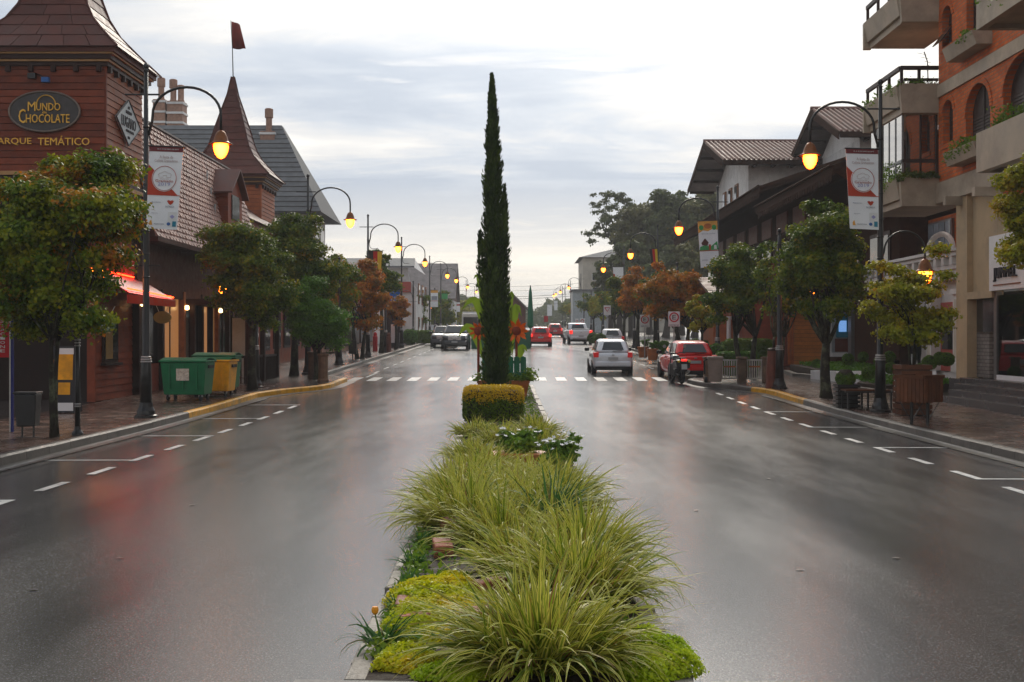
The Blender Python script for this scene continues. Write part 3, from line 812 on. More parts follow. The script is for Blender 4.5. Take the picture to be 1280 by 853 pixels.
        for i in range(rows):
            for jx in range(per):
                y = 18.6 + i * 0.60 + (0.3 if jx % 2 else 0); x = side * (abs(kerb_x(K, 20)) + 0.15 + 0.23 + jx * 0.455)
                inst('paving_stone', meshes[rnd.randrange(6)], pav, (x, y, g(y) + 0.153), (SLOPE * min(1, max(0, (y - 24) / 12)), 0, 0))
    # the planted median: kerb stones, soil
    b = MB(); ys2 = [4.85 + i for i in range(0, 38)]
    top = []
    for y in ys2:
        c = med_c(y)
        top += [(c - MED_W + 0.12, y, g(y) - 0.05), (c - MED_W + 0.12, y, g(y) + 0.13), (c, y, g(y) + 0.19), (c + MED_W - 0.12, y, g(y) + 0.13), (c + MED_W - 0.12, y, g(y) - 0.05)]
    b.add(top, [(i * 5 + k, i * 5 + k + 1, i * 5 + k + 6, i * 5 + k + 5) for i in range(len(ys2) - 1) for k in range(4)] + [(4, 3, 2, 1, 0), tuple((len(ys2) - 1) * 5 + k for k in range(5))])
    struct(b.build('median_bed', 'soil'))
    kerb = bpy.data.objects.new('kerb_median', None); col.objects.link(kerb); struct(kerb)
    rnd = random.Random(3)
    for s_ in (-1, 1):
        y0 = 4.75; alt = 0
        while y0 < 41.6:
            L = rnd.choice((0.16, 0.42, 0.30, 0.48)) if y0 < 16 else 0.9
            y1 = y0 + L - 0.014
            xi = med_c(y0) + s_ * (MED_W - 0.13 + rnd.uniform(-0.012, 0.012)); xo = med_c(y0) + s_ * (MED_W + rnd.uniform(-0.012, 0.012))
            x0, x1 = sorted((xi, xo)); h = 0.125 + rnd.uniform(-0.012, 0.012)
            MB().hexa([(x0, y0, g(y0) - 0.05), (x1, y0, g(y0) - 0.05), (x1, y1, g(y1) - 0.05), (x0, y1, g(y1) - 0.05)],
                      [(x0 + 0.008, y0, g(y0) + h), (x1 - 0.008, y0, g(y0) + h), (x1 - 0.008, y1, g(y1) + h - 0.004), (x0 + 0.008, y1, g(y1) + h)]).build('kerb_stone', 'kerb_stone_old', kerb, bevel=0.008)
            y0 += L
    for yq in (4.75, 41.8):
        MB().box(med_c(yq) - MED_W + 0.14, med_c(yq) + MED_W - 0.14, yq - 0.08, yq + 0.08, g(yq) - 0.05, g(yq) + 0.12).build('kerb_stone', 'kerb_stone_old', kerb, bevel=0.008)
build_setting()
# ---------------------------------------------------------------- buildings on the left
ROOF_PROF = [(2.05, 0.0), (1.55, 0.5), (1.14, 0.95), (0.90, 1.4), (0.76, 1.86), (0.65, 2.3), (0.52, 2.75), (0.39, 3.2), (0.19, 3.86), (0.03, 4.7)]
def roof_hw(z):
    for (r0, z0), (r1, z1) in zip(ROOF_PROF, ROOF_PROF[1:]):
        if z <= z1: return r0 + (r1 - r0) * (z - z0) / (z1 - z0)
    return 0.03
def tower(parent, cx, cy, hw, z0, z1, panels, wall_front, wall_side, board=0.176):
    """square siding tower with corbelled eave and a bell-cast pyramid roof"""
    tw = MB().box(cx - hw + 0.03, cx + hw - 0.03, cy - hw + 0.03, cy + hw - 0.03, z0, z1).build('tower_core', 'trim_dark', parent)
    n = int(round((z1 - z0) / board)); bh = (z1 - z0) / n
    def plank(side, i):
        a, b = z0 + i * bh, z0 + (i + 1) * bh - 0.010
        m = MB(); o1, o0 = 0.004, 0.026       # lap siding: lower edge stands proud
        if side == 'f':
            m.hexa([(cx - hw, cy - hw - o0, a), (cx + hw, cy - hw - o0, a), (cx + hw, cy - hw + 0.028, a), (cx - hw, cy - hw + 0.028, a)],
                   [(cx - hw, cy - hw - o1, b), (cx + hw, cy - hw - o1, b), (cx + hw, cy - hw + 0.028, b), (cx - hw, cy - hw + 0.028, b)])
        else:
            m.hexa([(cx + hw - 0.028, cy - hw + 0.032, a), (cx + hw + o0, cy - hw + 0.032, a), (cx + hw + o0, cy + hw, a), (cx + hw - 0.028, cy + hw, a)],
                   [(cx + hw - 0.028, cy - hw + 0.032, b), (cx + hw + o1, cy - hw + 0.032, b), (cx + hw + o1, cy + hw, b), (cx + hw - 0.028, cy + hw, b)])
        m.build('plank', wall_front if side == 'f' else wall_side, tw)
    for i in range(n): plank('f', i); plank('s', i)
    MB().box(cx + hw - 0.01, cx + hw + 0.045, cy - hw - 0.045, cy - hw + 0.03, z0, z1).build('corner_board', wall_front, tw)
    # cornice: fillets and brackets
    for dz, o, h, m_ in ((-0.10, 0.10, 0.10, 'trim_dark'), (0.0, 0.16, 0.06, 'trim_gold'), (0.06, 0.22, 0.12, 'trim_dark'), (0.18, 0.28, 0.05, 'trim_gold'), (0.23, 0.34, 0.12, 'tower_roof')):
        MB().box(cx - hw - o, cx + hw + o, cy - hw - o, cy + hw + o, z1 + dz, z1 + dz + h - 0.003).build('cornice', m_, parent)
    k = 6
    for i in range(k):
        q = -hw + 0.15 + (2 * hw - 0.3) * i / (k - 1)
        MB().box(cx + q - 0.06, cx + q + 0.06, cy - hw - 0.13, cy - hw - 0.028, z1 - 0.26, z1 - 0.103).build('bracket', 'trim_dark', parent)
        MB().box(cx + hw + 0.028, cx + hw + 0.13, cy + q - 0.06, cy + q + 0.06, z1 - 0.26, z1 - 0.103).build('bracket', 'trim_dark', parent)
    zr = z1 + 0.35; sc = (hw + 0.42) / 2.05
    roof = MB()
    rings = [(r * sc * 0.985, z) for r, z in ROOF_PROF]
    vs = [(cx + sx * r, cy + sy * r, zr + z) for r, z in rings for sx, sy in ((-1, -1), (1, -1), (1, 1), (-1, 1))]
    fs = [(i * 4 + j, i * 4 + (j + 1) % 4, (i + 1) * 4 + (j + 1) % 4, (i + 1) * 4 + j) for i in range(len(rings) - 1) for j in range(4)] + [(3, 2, 1, 0)]
    roof = roof.add(vs, fs).build('roof', 'tower_roof', parent)
    nc = 15; H = ROOF_PROF[-1][1]
    cuts = [H * (i / nc) ** 0.92 for i in range(nc + 1)]
    for i in range(nc):
        za, zb = cuts[i], cuts[i + 1]
        ra, rb = roof_hw(za) * sc + 0.035, roof_hw(zb) * sc + 0.012
        for j, (ux, uy) in enumerate(((1, 0), (0, 1), (-1, 0), (0, -1))):
            nx, ny = uy, -ux                      # outward normal of that side
            if j > 1 and panels: continue
            m = max(1, int(2 * ra / 0.62)) if panels and za < 3.4 else 1
            for q in range(m):
                sh = (0.5 if i % 2 else 0.0) / m if m > 1 else 0
                t0, t1 = max(-1, -1 + 2 * (q / m) + (sh if q else 0)), min(1, -1 + 2 * ((q + 1) / m) + (sh if q < m - 1 else 0))
                gp = 0.006 if m > 1 else 0
                P = lambda t, r, z: (cx + ux * t * r + nx * r, cy + uy * t * r + ny * r, zr + z)
                I = lambda t, r, z: (cx + ux * t * (r - .04) + nx * (r - 0.04), cy + uy * t * (r - .04) + ny * (r - 0.04), zr + z)
                g0, g1 = t0 + gp, t1 - gp
                MB().hexa([P(g0, ra, za), P(g1, ra, za), I(g1, ra, za), I(g0, ra, za)], [P(g0, rb, zb), P(g1, rb, zb), I(g1, rb, zb), I(g0, rb, zb)]).build('roof_panel', 'tower_roof', roof)
    for sx, sy in ((-1, -1), (1, -1), (1, 1), (-1, 1)):
        MB().tube([(cx + sx * (r * sc + 0.03), cy + sy * (r * sc + 0.03), zr + z + 0.01) for r, z in ROOF_PROF], 0.035, 6).build('hip_ridge', 'tower_roof', roof)
    return zr + H

def left_building():
    T = thing('chocolate_shop', 'dark red timber-clad chocolate shop with bell-roofed tower and brown shingled mansard', 'building', (-12.6, 38, sw(38)))
    hw = 1.66; cx, cy = -12.68, 34.2 + hw
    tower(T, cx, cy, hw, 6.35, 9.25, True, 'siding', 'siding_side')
    # stepped base of the tower
    for i, (o, z, m_) in enumerate(((0.05, 6.24, 'trim_gold'), (0.11, 6.10, 'trim_dark'), (0.17, 5.98, 'trim_gold'), (0.12, 5.84, 'trim_dark'))):
        MB().box(cx - hw - o, cx + hw + o, cy - hw - o, cy + hw + o, z, z + 0.106).build('base_moulding', m_, T)
    # lower storey: front wall set back under the tower, street wall with planks
    z0 = sw(34)
    MB().box(-22, -11.02, 34.6, 52.5, z0, 5.83).build('lower_core', 'dark_interior', T)  # near-black box: shade under tower and tree put into its colour
    wallp = MB().box(-11.12, -10.98, 33.2, 36.4, z0, 5.83).build('street_wall', 'siding', T)
    for i in range(18):
        a = z0 + 0.02 + i * 0.18
        if a > 3.5: break
        MB().hexa([(-10.98, 33.2, a), (-10.945, 33.2, a), (-10.945, 36.4, a), (-10.98, 36.4, a)], [(-10.98, 33.2, a + 0.17), (-10.968, 33.2, a + 0.17), (-10.968, 36.4, a + 0.17), (-10.98, 36.4, a + 0.17)]).build('plank', 'siding', wallp)
    MB().box(-11.13, -10.93, 33.08, 33.20, z0, 5.83).build('corner_board', 'siding', T)
    MB().box(-14.4, -11.13, 33.2, 33.3, 3.6, 5.83).build('porch_fascia', 'dark_wood', T)
    MB().box(-14.3, -11.13, 34.4, 34.58, z0, 3.6).build('porch_wall', 'dark_wood', T)
    MB().box(-22.1, -14.42, 33.9, 34.55, z0 - 0.1, 5.83).build('side_wing_wall', 'siding', T)
    for i in range(31): MB().hexa([(-22.1, 33.86, z0 + i * .18), (-14.42, 33.86, z0 + i * .18), (-14.42, 33.9, z0 + i * .18), (-22.1, 33.9, z0 + i * .18)], [(-22.1, 33.885, z0 + i * .18 + .17), (-14.42, 33.885, z0 + i * .18 + .17), (-14.42, 33.9, z0 + i * .18 + .17), (-22.1, 33.9, z0 + i * .18 + .17)]).build('plank', 'siding', T)
    MB().hexa([(-22.6, 33.4, 5.835), (-14.5, 33.4, 5.835), (-14.5, 52.5, 5.835), (-22.6, 52.5, 5.835)], [(-21.0, 36.5, 7.6), (-14.5, 36.5, 7.6), (-14.5, 49.5, 7.6), (-21.0, 49.5, 7.6)]).build('side_wing_roof', 'tower_roof', T)
    w = MB().box(-10.95, -10.90, 33.7, 34.95, z0 + 1.0, z0 + 2.25).build('window', 'dark_wood', T)
    MB().box(-10.905, -10.885, 33.78, 34.87, z0 + 1.08, z0 + 2.17).build('pane', 'window_dark', w)
    MB().box(-10.89, -10.876, 33.84, 34.4, z0 + 1.1, z0 + 1.85).build('blind', 'brass_sign', w)
    MB().box(-10.95, -10.80, 33.62, 35.03, z0 + 0.93, z0 + 0.995).build('sill', 'dark_wood', w)
    # shop front: posts, glazing, stall riser under the mansard
    zf = sw(42)
    MB().box(-11.0, -10.9, 36.6, 52.0, z0 - 0.1, zf + 0.75).build('stall_riser', 'siding', T)
    MB().box(-11.0, -10.82, 36.5, 52.2, zf + 2.75, zf + 3.2).build('lintel', 'dark_wood', T)
    for i, y in enumerate((36.6, 39.0, 41.5, 43.9, 46.2, 48.6, 51.2)):
        MB().box(-11.02, -10.78, y - 0.11, y + 0.11, z0 - 0.1, zf + 3.0).build('post', 'post_wood' if i in (2, 4) else 'dark_wood', T)
        if i < 6:
            MB().box(-10.96, -10.93, y + 0.11, y + 2.25, zf + 0.75, zf + 2.75).build('shop_window', 'lit_pane' if i in (1, 3) else 'window_dark', T)
            MB().box(-10.94, -10.90, y + 1.15, y + 1.21, zf + 0.75, zf + 2.75).build('mullion', 'dark_wood', T)
            if i in (0, 2, 4): MB().lathe([(.03, .12), (.06, .1), (.07, 0), (.03, -.03)], 8, (-10.72, y + .02, zf + 2.45)).build('wall_lamp', 'small_lamp', T)
    # mansard with its shingles
    ye0, ye1 = 38.9, 52.6
    ez, rzz = 4.85, 8.55
    def MP(t, y, off=0.0):
        n = Vector((rzz - ez, 0, 0.9)).normalized()
        return Vector((-10.55 - 0.95 * t, y, ez + (rzz - ez) * t)) + n * off
    m = MB().add([MP(0, 37.3), MP(0, ye1), MP(1, ye1), MP(1, 37.3), (-13.5, 37.3, rzz), (-13.5, ye1, rzz), (-13.5, 37.3, ez), (-13.5, ye1, ez)],
                 [(0, 1, 2, 3), (3, 2, 5, 4), (0, 3, 4, 6), (1, 7, 5, 2), (6, 7, 1, 0)]).build('mansard', 'shingle_back', T)
    b = MB(); rows = 21; pw = 0.36; rnd = random.Random(2)
    for r_ in range(rows):
        t0, t1 = r_ / rows, (r_ + 1.15) / rows
        ncol = int((ye1 - 37.3) / pw)
        for c in range(ncol):
            y = 37.3 + c * pw + (0.5 * pw if r_ % 2 else 0)
            lift = 0.07 + rnd.uniform(-0.01, 0.015)
            cut = 0.35 * pw
            # tabbed tile: a raised tab and a sunken notch beside it
            b.hexa([MP(t0, y, lift), MP(t0, y + pw - cut, lift), MP(t0, y + pw - cut, 0.005), MP(t0, y, 0.005)], [MP(t1, y, 0.02), MP(t1, y + pw - cut, 0.02), MP(t1, y + pw - cut, 0.003), MP(t1, y, 0.003)])
            th = t0 + 0.45 / rows
            b.hexa([MP(th, y + pw - cut, lift * .8), MP(th, y + pw - 0.01, lift * .8), MP(th, y + pw - .01, 0.005), MP(th, y + pw - cut, 0.005)], [MP(t1, y + pw - cut, 0.018), MP(t1, y + pw - .01, 0.018), MP(t1, y + pw - .01, 0.003), MP(t1, y + pw - cut, 0.003)])
    stuff(b.build('shingles', 'shingle', m))
    MB().tube([MP(1, 37.2, 0.03), MP(1, ye1 + 0.1, 0.03)], 0.07, 6).build('ridge_cap', 'trim_dark', m)
    MB().box(-11.0, -10.45, 37.2, ye1 + 0.1, ez - 0.14, ez - 0.005).build('eave_board', 'trim_dark', m)
    MB().box(-13.0, -11.0, 37.0, ye1 - 0.2, zf + 3.2, ez).build('frieze', 'dark_wood', T)
    # dormer with gable towards the street
    d = MB().add([(-11.9, 46.9, 6.0), (-10.62, 46.9, 6.0), (-10.62, 49.3, 6.0), (-11.9, 49.3, 6.0), (-11.9, 46.9, 7.25), (-10.62, 46.9, 7.25), (-10.62, 49.3, 7.25), (-11.9, 49.3, 7.25), (-10.62, 48.1, 8.1), (-11.9, 48.1, 8.1)],
                 [(0, 1, 5, 4), (1, 2, 6, 8, 5), (2, 3, 7, 6), (4, 5, 8, 9), (6, 7, 9, 8), (3, 0, 4, 9, 7)]).build('dormer', 'siding', T)
    for i in range(7): MB().box(-11.9, -10.60, 46.87, 46.905, 6.02 + i * 0.176, 6.02 + i * 0.176 + 0.166).build('plank', 'siding', d)
    for sy in (-1, 1):
        MB().slab([(-12.3, 48.1, 8.16), (-10.4, 48.1, 8.16), (-10.4, 48.1 + sy * 1.45, 7.17), (-12.3, 48.1 + sy * 1.45, 7.17)], (0, sy * 0.6, 1), 0.07).build('dormer_roof', 'tower_roof', d)
    MB().box(-10.62, -10.58, 47.5, 48.7, 6.3, 7.2).build('dormer_window', 'window_dark', d)
    for zz in (6.0, 6.6, 7.2, 7.8): MB().box(-10.80 - (zz - 6) * .24, -10.76 - (zz - 6) * .24, 46.2, 46.25, zz - 0.25, zz + 0.12).build('snow_guard', 'sign_grey', T)  # pale dashes standing for a thin white-dashed pole by the dormer
    # red lit awning over the entrance
    aw = MB().slab([(-10.93, 32.7, 3.62), (-9.95, 32.7, 3.02), (-9.95, 37.2, 2.92), (-10.93, 37.2, 3.52)], (0.5, 0, 1), 0.04).build('awning', 'awning_red', T)
    MB().box(-9.98, -9.94, 32.7, 37.2, 2.78, 3.0).build('valance', 'awning_red', aw)
    MB().tube([(-10.0, 32.8, 3.16), (-10.0, 37.15, 3.06)], 0.022, 6).build('neon_tube', 'red_neon', aw)
    MB().tube([(-10.86, 33.3, 3.66), (-10.86, 36.2, 3.60)], 0.022, 6).build('neon_tube', 'red_neon', aw)
    MB().box(-10.93, -10.86, 33.3, 36.3, 3.66, 4.35).build('fascia_sign', 'awning_red', T)
    # rear tower with spire
    zt = tower(T, -13.12, 59.0, 1.6, 3.0, 8.85, False, 'siding_orange', 'siding_orange')
    MB().box(-22, -11.2, 52.7, 70, sw(53), 6.8).build('rear_wing', 'siding', T)
    MB().hexa([(-22, 52.6, 6.81), (-11.0, 52.6, 6.81), (-11.0, 70, 6.81), (-22, 70, 6.81)], [(-20, 56, 8.1), (-12.6, 56, 8.1), (-12.6, 67, 8.1), (-20, 67, 8.1)]).build('rear_roof', 'tower_roof', T)
    for i in range(6):
        y = 53.4 + i * 2.6
        w = MB().box(-11.2, -11.15, y, y + 1.7, sw(y) + 0.7, sw(y) + 2.5).build('window', 'dark_wood', T)
        MB().box(-11.155, -11.13, y + .1, y + 1.6, sw(y) + 0.8, sw(y) + 2.4).build('pane', 'window_dark', w)
    # porch with posts and rails beyond the bins
    P = thing('timber_porch', 'dark timber porch with posts and railing beside the round green tree', 'porch', (-9.6, 44, sw(44)))
    zz = sw(44)
    MB().box(-10.8, -8.7, 41.6, 47.0, zz + 2.55, zz + 2.75).build('porch_roof', 'dark_wood', P)
    for x in (-10.6, -8.8):
        for y in (41.8, 44.2, 46.8): MB().box(x - 0.08, x + 0.08, y - 0.08, y + 0.08, sw(y) - 0.05, zz + 2.55).build('post', 'dark_wood', P)
    for i in range(14):
        x = -10.45 + i * 0.118
        MB().box(x - 0.02, x + 0.02, 41.78, 41.82, zz - 0.02, zz + 0.82).build('baluster', 'dark_wood', P)
    MB().box(-10.5, -8.9, 41.75, 41.85, zz + 0.82, zz + 0.90).build('rail', 'dark_wood', P)
    MB().box(-8.86, -8.78, 41.9, 46.7, zz + 0.82, zz + 0.9).build('rail', 'dark_wood', P)
    for i in range(30):
        y = 42.05 + i * 0.155
        MB().box(-8.84, -8.80, y - 0.02, y + 0.02, sw(y) - 0.02, zz + 0.82).build('baluster', 'dark_wood', P)
    MB().box(-10.3, -9.75, 46.2, 46.25, zz + 0.1, zz + 2.2).build('shutter_panel', 'white_wall', P)
    for k, (x, y) in enumerate(((wx(404, 43.6), 43.6), (wx(391, 46.0), 46.0))):
        s_ = tag(MB().lathe([(0.20, 0), (0.20, 0.08), (0.17, 0.12), (0.17, 0.86), (0.21, 0.90), (0.21, 0.96)], 8, (x, y, sw(y) - 0.01)).build('stone_pillar', 'wall_stone', None, (x, y, sw(y)), bevel=0.01),
                 ('squat brown stone pillar on the left kerb bump-out, nearer one' if k == 0 else 'squat brown stone pillar on the left kerb bump-out, farther one'), 'pillar')
left_building()

def shop_signs():
    # oval plaque on the tower front
    y = 34.2 - 0.03; c = at(56.5, 140, y)
    S = thing('oval_sign', 'oval grey plaque with gold lettering on the front of the red tower', 'sign', tuple(c))
    a, b_ = 45 / FPX * y, 25.5 / FPX * y
    def ell(k, n=36): return [(c.x + a * k * math.cos(2 * math.pi * i / n), y, c.z + b_ * k * math.sin(2 * math.pi * i / n)) for i in range(n)]
    MB().slab(ell(1.0), (0, -1, 0), 0.06).build('plaque', 'plaque', S)
    MB().tube([Vector(p) + Vector((0, -0.06, 0)) for p in ell(0.98)] + [Vector(ell(0.98)[0]) + Vector((0, -0.06, 0))], 0.03, 6, cap=False).build('rim', 'plaque_rim', S, smooth=True)
    yy = y - 0.085
    def T(s, px0, px1, py0, py1, m='gold_letter', par=S, nm='lettering'):
        p = at((px0 + px1) / 2, (py0 + py1) / 2, yy)
        return text_part(s, p, (1, 0, 0), (0, 0, 1), (px1 - px0) / FPX * yy, (py1 - py0) / FPX * yy, 0.04, m, par, nm)
    T('M', 35, 44.5, 127.5, 139.0); T('UNDO', 45.5, 75.5, 129, 138.5); T('de', 53, 58.5, 138.8, 142.2)
    T('C', 23.5, 32, 136.5, 154.2); T('HOCOLATE', 32.6, 87, 143.0, 153.8)
    q = at(57.5, 130.5, yy)
    MB().tube([q + Vector((math.cos(t) * 0.25, 0, math.sin(t) * 0.24)) for t in [math.pi * i / 14 for i in range(15)]], 0.016, 5).build('arch_flourish', 'gold_letter', S)
    q = at(56.5, 176, 34.14)
    W = thing('gold_lettering', 'raised gold capitals reading PARQUE TEMATICO below the oval plaque', 'lettering', tuple(q))
    T('PARQUE', -9, 39.5, 172.5, 181.8, par=W, nm='word'); T('TEMÁTICO', 47.5, 112, 170, 181.8, par=W, nm='word')
    # diamond on the tower's street side
    X = -11.0 + 0.035
    def sp(px, py): Y = X * FPX / (px - VX); return Vector((X, Y, wz(py, Y)))
    yc = 35.95; zc = 1.9 + (422 - 153.5) / FPX * 35.9
    D = thing('diamond_sign', 'grey diamond board with dark lettering on the tower side above the banner', 'sign', (X, yc, zc))
    h, w = 0.64, 1.10
    pts = [(X, yc - w, zc), (X, yc, zc - h), (X, yc + w, zc), (X, yc, zc + h)]
    MB().slab(pts, (1, 0, 0), 0.04).build('board', 'sign_grey', D)
    MB().tube([Vector(p) + Vector((0.045, 0, 0)) for p in pts + pts[:1]], 0.022, 5).build('rim', 'ink_dark', D)
    u = (0, 1, 0)
    text_part('LUGANO', (X + 0.05, yc, zc), u, (0, 0, 1), 1.30, 0.30, 0.02, 'ink_dark', D)
    text_part('CHOCOLATE', (X + 0.05, yc + 0.1, zc - 0.24), u, (0, 0, 1), 0.72, 0.07, 0.02, 'ink_dark', D)
    text_part('MUNDO', (X + 0.05, yc, zc + 0.28), u, (0, 0, 1), 0.50, 0.09, 0.02, 'ink_dark', D)
    text_part('68', (X + 0.05, yc, zc + 0.42), u, (0, 0, 1), 0.16, 0.08, 0.02, 'ink_dark', D)
    text_part('1976', (X + 0.05, yc, zc - 0.42), u, (0, 0, 1), 0.16, 0.07, 0.02, 'ink_dark', D)
    # floodlight arm on the tower front and bracket at its corner
    F = thing('floodlight', 'small dark floodlight on an arm above the oval plaque', 'floodlight', tuple(at(45, 95, 34.1)))
    p = at(40, 95, 34.05)
    MB().cbox(p, (0.2, 0.12, 0.14)).build('lamp_box', 'iron', F); MB().cbox(at(57, 100, 33.95), (0.2, 0.12, 0.13)).build('lamp_box', 'ink_blue', F)
    MB().tube([at(44, 92, 34.15), at(50, 94, 34.0), at(61, 101, 33.95)], 0.015, 5).build('arm', 'iron', F)
    # flag on the rear spire
    Y = 59.0
    FL = thing('spire_flag', 'dark red flag drooping from the pole on the pointed rear spire', 'flag', tuple(at(291, 97, Y)))
    MB().tube([at(291.5, 100, Y), at(290.5, 60, Y), at(288.5, 26, Y)], [0.03, 0.022, 0.016], 6).build('pole', 'iron', FL)
    pts = []; n = 8
    for j in range(n + 1):
        t = j / n
        top = at(289 + 11 * t + 0.5, 27 + 5 * t * t, Y); bot = at(290.6 + 17.5 * t, 60.5 + 1.5 * t, Y)
        wv = 0.12 * math.sin(t * 5)
        pts.append((top + Vector((0, wv, 0)), bot + Vector((0, wv * 1.4, 0))))
    b = MB()
    b.add([p for a_ in pts for p in a_], [(2 * i, 2 * i + 1, 2 * i + 3, 2 * i + 2) for i in range(n)])
    o = b.build('cloth', 'flag_maroon', FL, smooth=True); s_ = o.modifiers.new('s', 'SOLIDIFY'); s_.thickness = 0.01
    # hanging oval signs by the shop windows
    def hang(px, py, Y, w, h, m, label, txt):
        p = at(px, py, Y)
        H = thing('hanging_sign', label, 'sign', tuple(p))
        n = 24
        MB().slab([(p.x + w / 2 * math.cos(2 * math.pi * i / n), Y, p.z + h / 2 * math.sin(2 * math.pi * i / n)) for i in range(n)], (0, 1, 0), 0.03).build('board', m, H)
        for s_ in (-1, 1): MB().tube([(p.x + s_ * 0.1, Y, p.z + h * 0.45), (p.x + s_ * 0.24, Y, p.z + h * 0.45 + 0.32)], 0.008, 4).build('chain', 'ring_steel', H)
        for i, s_ in enumerate(txt): text_part(s_, (p.x, Y - 0.012, p.z - 0.02 - 0.09 * i), (1, 0, 0), (0, 0, 1), w * (0.55 - 0.15 * i), 0.055, 0.01, 'sign_white', H)
        return H, p
    H, p = hang(131.5, 407, 32.6, 0.52, 0.36, 'green_sign', 'green oval hanging sign with white bird by the red wall', ['BOUTIQUE', 'SHOP'])
    b = MB(); yy = 32.6 - 0.016
    b.slab([(p.x - 0.05, yy, p.z + 0.03), (p.x + 0.0, yy, p.z + 0.05), (p.x + 0.02, yy, p.z + 0.11), (p.x + 0.06, yy, p.z + 0.13), (p.x + 0.035, yy, p.z + 0.08), (p.x + 0.03, yy, p.z + 0.04), (p.x - 0.01, yy, p.z + 0.02)], (0, 1, 0), 0.008)
    b.build('bird_emblem', 'sign_white', H)
    hang(203, 397, 36.9, 0.52, 0.36, 'brass_sign', 'dull brass oval hanging sign over the dark shop front', [])
shop_signs()

def far_left():
    # grey hipped hotel
    Y0 = 80.0; z0 = sw(85)
    H = thing('grey_roofed_hotel', 'large hazy building with steep grey hipped roof and brick chimneys behind the spire', 'building', (-18, Y0, z0))
    xr = wx(392, 78); ze = 9.6
    MB().box(-34, xr - 0.5, 80, 86, z0, ze + 0.4).build('wall', 'white_wall', H)
    r0 = Vector((-30, 82.8, wz(157, 82.8))); r1 = Vector((wx(352, 82.8), 82.8, wz(157, 82.8)))
    e = [(-35, 78.4, ze), (xr + 0.4, 78.4, ze), (xr + 0.4, 87.5, ze), (-35, 87.5, ze)]
    k1 = (xr - 0.8, 80.0, wz(230, 80.0))
    roof = MB().add(e + [tuple(r0), tuple(r1), (r0.x, 83.4, r0.z), (r1.x, 83.4, r1.z)], [(0, 1, 5, 4), (1, 2, 7, 5), (2, 3, 6, 7), (3, 0, 4, 6), (4, 5, 7, 6), (3, 2, 1, 0)]).build('roof', 'slate', H)
    nc = 18
    for i in range(nc):
        t0, t1 = i / nc, (i + 1) / nc
        a, b_ = Vector(e[0]).lerp(r0, t0), Vector(e[1]).lerp(r1, t0); c, d = Vector(e[0]).lerp(r0, t1), Vector(e[1]).lerp(r1, t1)
        n = Vector((0, -1, 0.75)).normalized()
        MB().add([a + n * .07, b_ + n * .07, d + n * .01, c + n * .01, a, b_, d, c], [(0, 1, 2, 3), (4, 5, 1, 0), (1, 5, 6, 2), (4, 0, 3, 7)]).build('slate_course', 'slate', roof)
    def chimney(px0, px1, py0, py1, Y, pots):
        p0, p1 = at(px0, py1, Y), at(px1, py0, Y); w = p1.x - p0.x
        c = MB().box(p0.x, p1.x, Y, Y + 1.2, p0.z - 2, p1.z).build('chimney', 'brick_chimney', H)
        for q in (0.0, 0.45, 0.9): MB().box(p0.x - 0.06, p1.x + 0.06, Y - 0.06, Y + 1.26, p1.z - 0.22 - q * (p1.z - p0.z) * 0.7, p1.z - 0.08 - q * (p1.z - p0.z) * 0.7).build('band', 'white_wall', c)
        for k in range(pots):
            x = p0.x + w * (k + 0.5) / pots
            MB().lathe([(0.24, 0), (0.24, 0.1), (0.2, 0.2), (0.2, 0.9), (0.27, 0.95), (0.27, 1.1 + 0.4 * (k % 2 == 0)), (0.2, 1.15 + 0.4 * (k % 2 == 0))], 10, (x, Y + 0.6, p1.z)).build('pot', 'brick_chimney', c)
    chimney(191, 206, 124, 165, 86, 1); chimney(209, 228, 126, 165, 86, 2); chimney(325, 343, 164, 205, 82, 1)
    for i in range(2):
        y = 81.0 + i * 2.4
        w = MB().box(xr - 0.5, xr - 0.42, y, y + 1.6, 7.4, 9.2).build('window', 'white_paint', H); MB().box(xr - 0.43, xr - 0.40, y + .12, y + 1.48, 7.55, 9.05).build('pane', 'window_dark', w)
    # low shop building behind the orange trees
    B = thing('low_shop', 'low shop building with dark glazed front behind the orange-leaved trees', 'building', (-13, 86, sw(86)))
    MB().box(-22, -10.9, 97.5, 103, sw(97), sw(97) + 4.6).build('wall', 'white_wall', B)
    MB().box(-22, -11.0, 72, 97.4, sw(80), sw(80) + 3.6).build('shop_wall', 'brick_chimney', B)
    MB().box(-22.3, -10.3, 71.6, 97.6, sw(80) + 3.6, sw(80) + 3.95).build('roof_slab', 'slate', B)
    for i in range(6):
        y = 73 + i * 4.0
        w = MB().box(-11.0, -10.92, y, y + 3.2, sw(y) + 0.3, sw(y) + 2.9).build('shop_window', 'dark_wood', B); MB().box(-10.93, -10.9, y + .1, y + 3.1, sw(y) + 0.4, sw(y) + 2.8).build('pane', 'window_dark', w)
    # white corner house with stepped parapet
    W = thing('white_corner_house', 'white gabled corner house with red sign board beyond the striped flag', 'building', (-11.5, 108, sw(108)))
    yw = 104.0; xs = wx(520, yw)
    MB().box(-22, xs, yw, 122, sw(104), wz(370, yw)).build('wall', 'white_wall', W)
    MB().slab([(xs - 9, yw - 0.02, wz(372, yw)), (xs, yw - 0.02, wz(372, yw)), (xs, yw - .02, wz(360, yw)), (xs - 0.5, yw - .02, wz(352, yw)), (xs - 0.75, yw - .02, wz(335, yw)), (xs - 9, yw - .02, wz(335, yw))], (0, 1, 0), 0.5).build('parapet', 'white_wall', W)
    MB().slab([(xs - 9.3, yw - 0.6, wz(335, yw)), (xs - 0.1, yw - 0.6, wz(335, yw)), (xs - 0.55, yw + 6, wz(319, yw)), (xs - 9.3, yw + 6, wz(319, yw))], (0, 0, 1), 0.12).build('roof', 'slate', W)
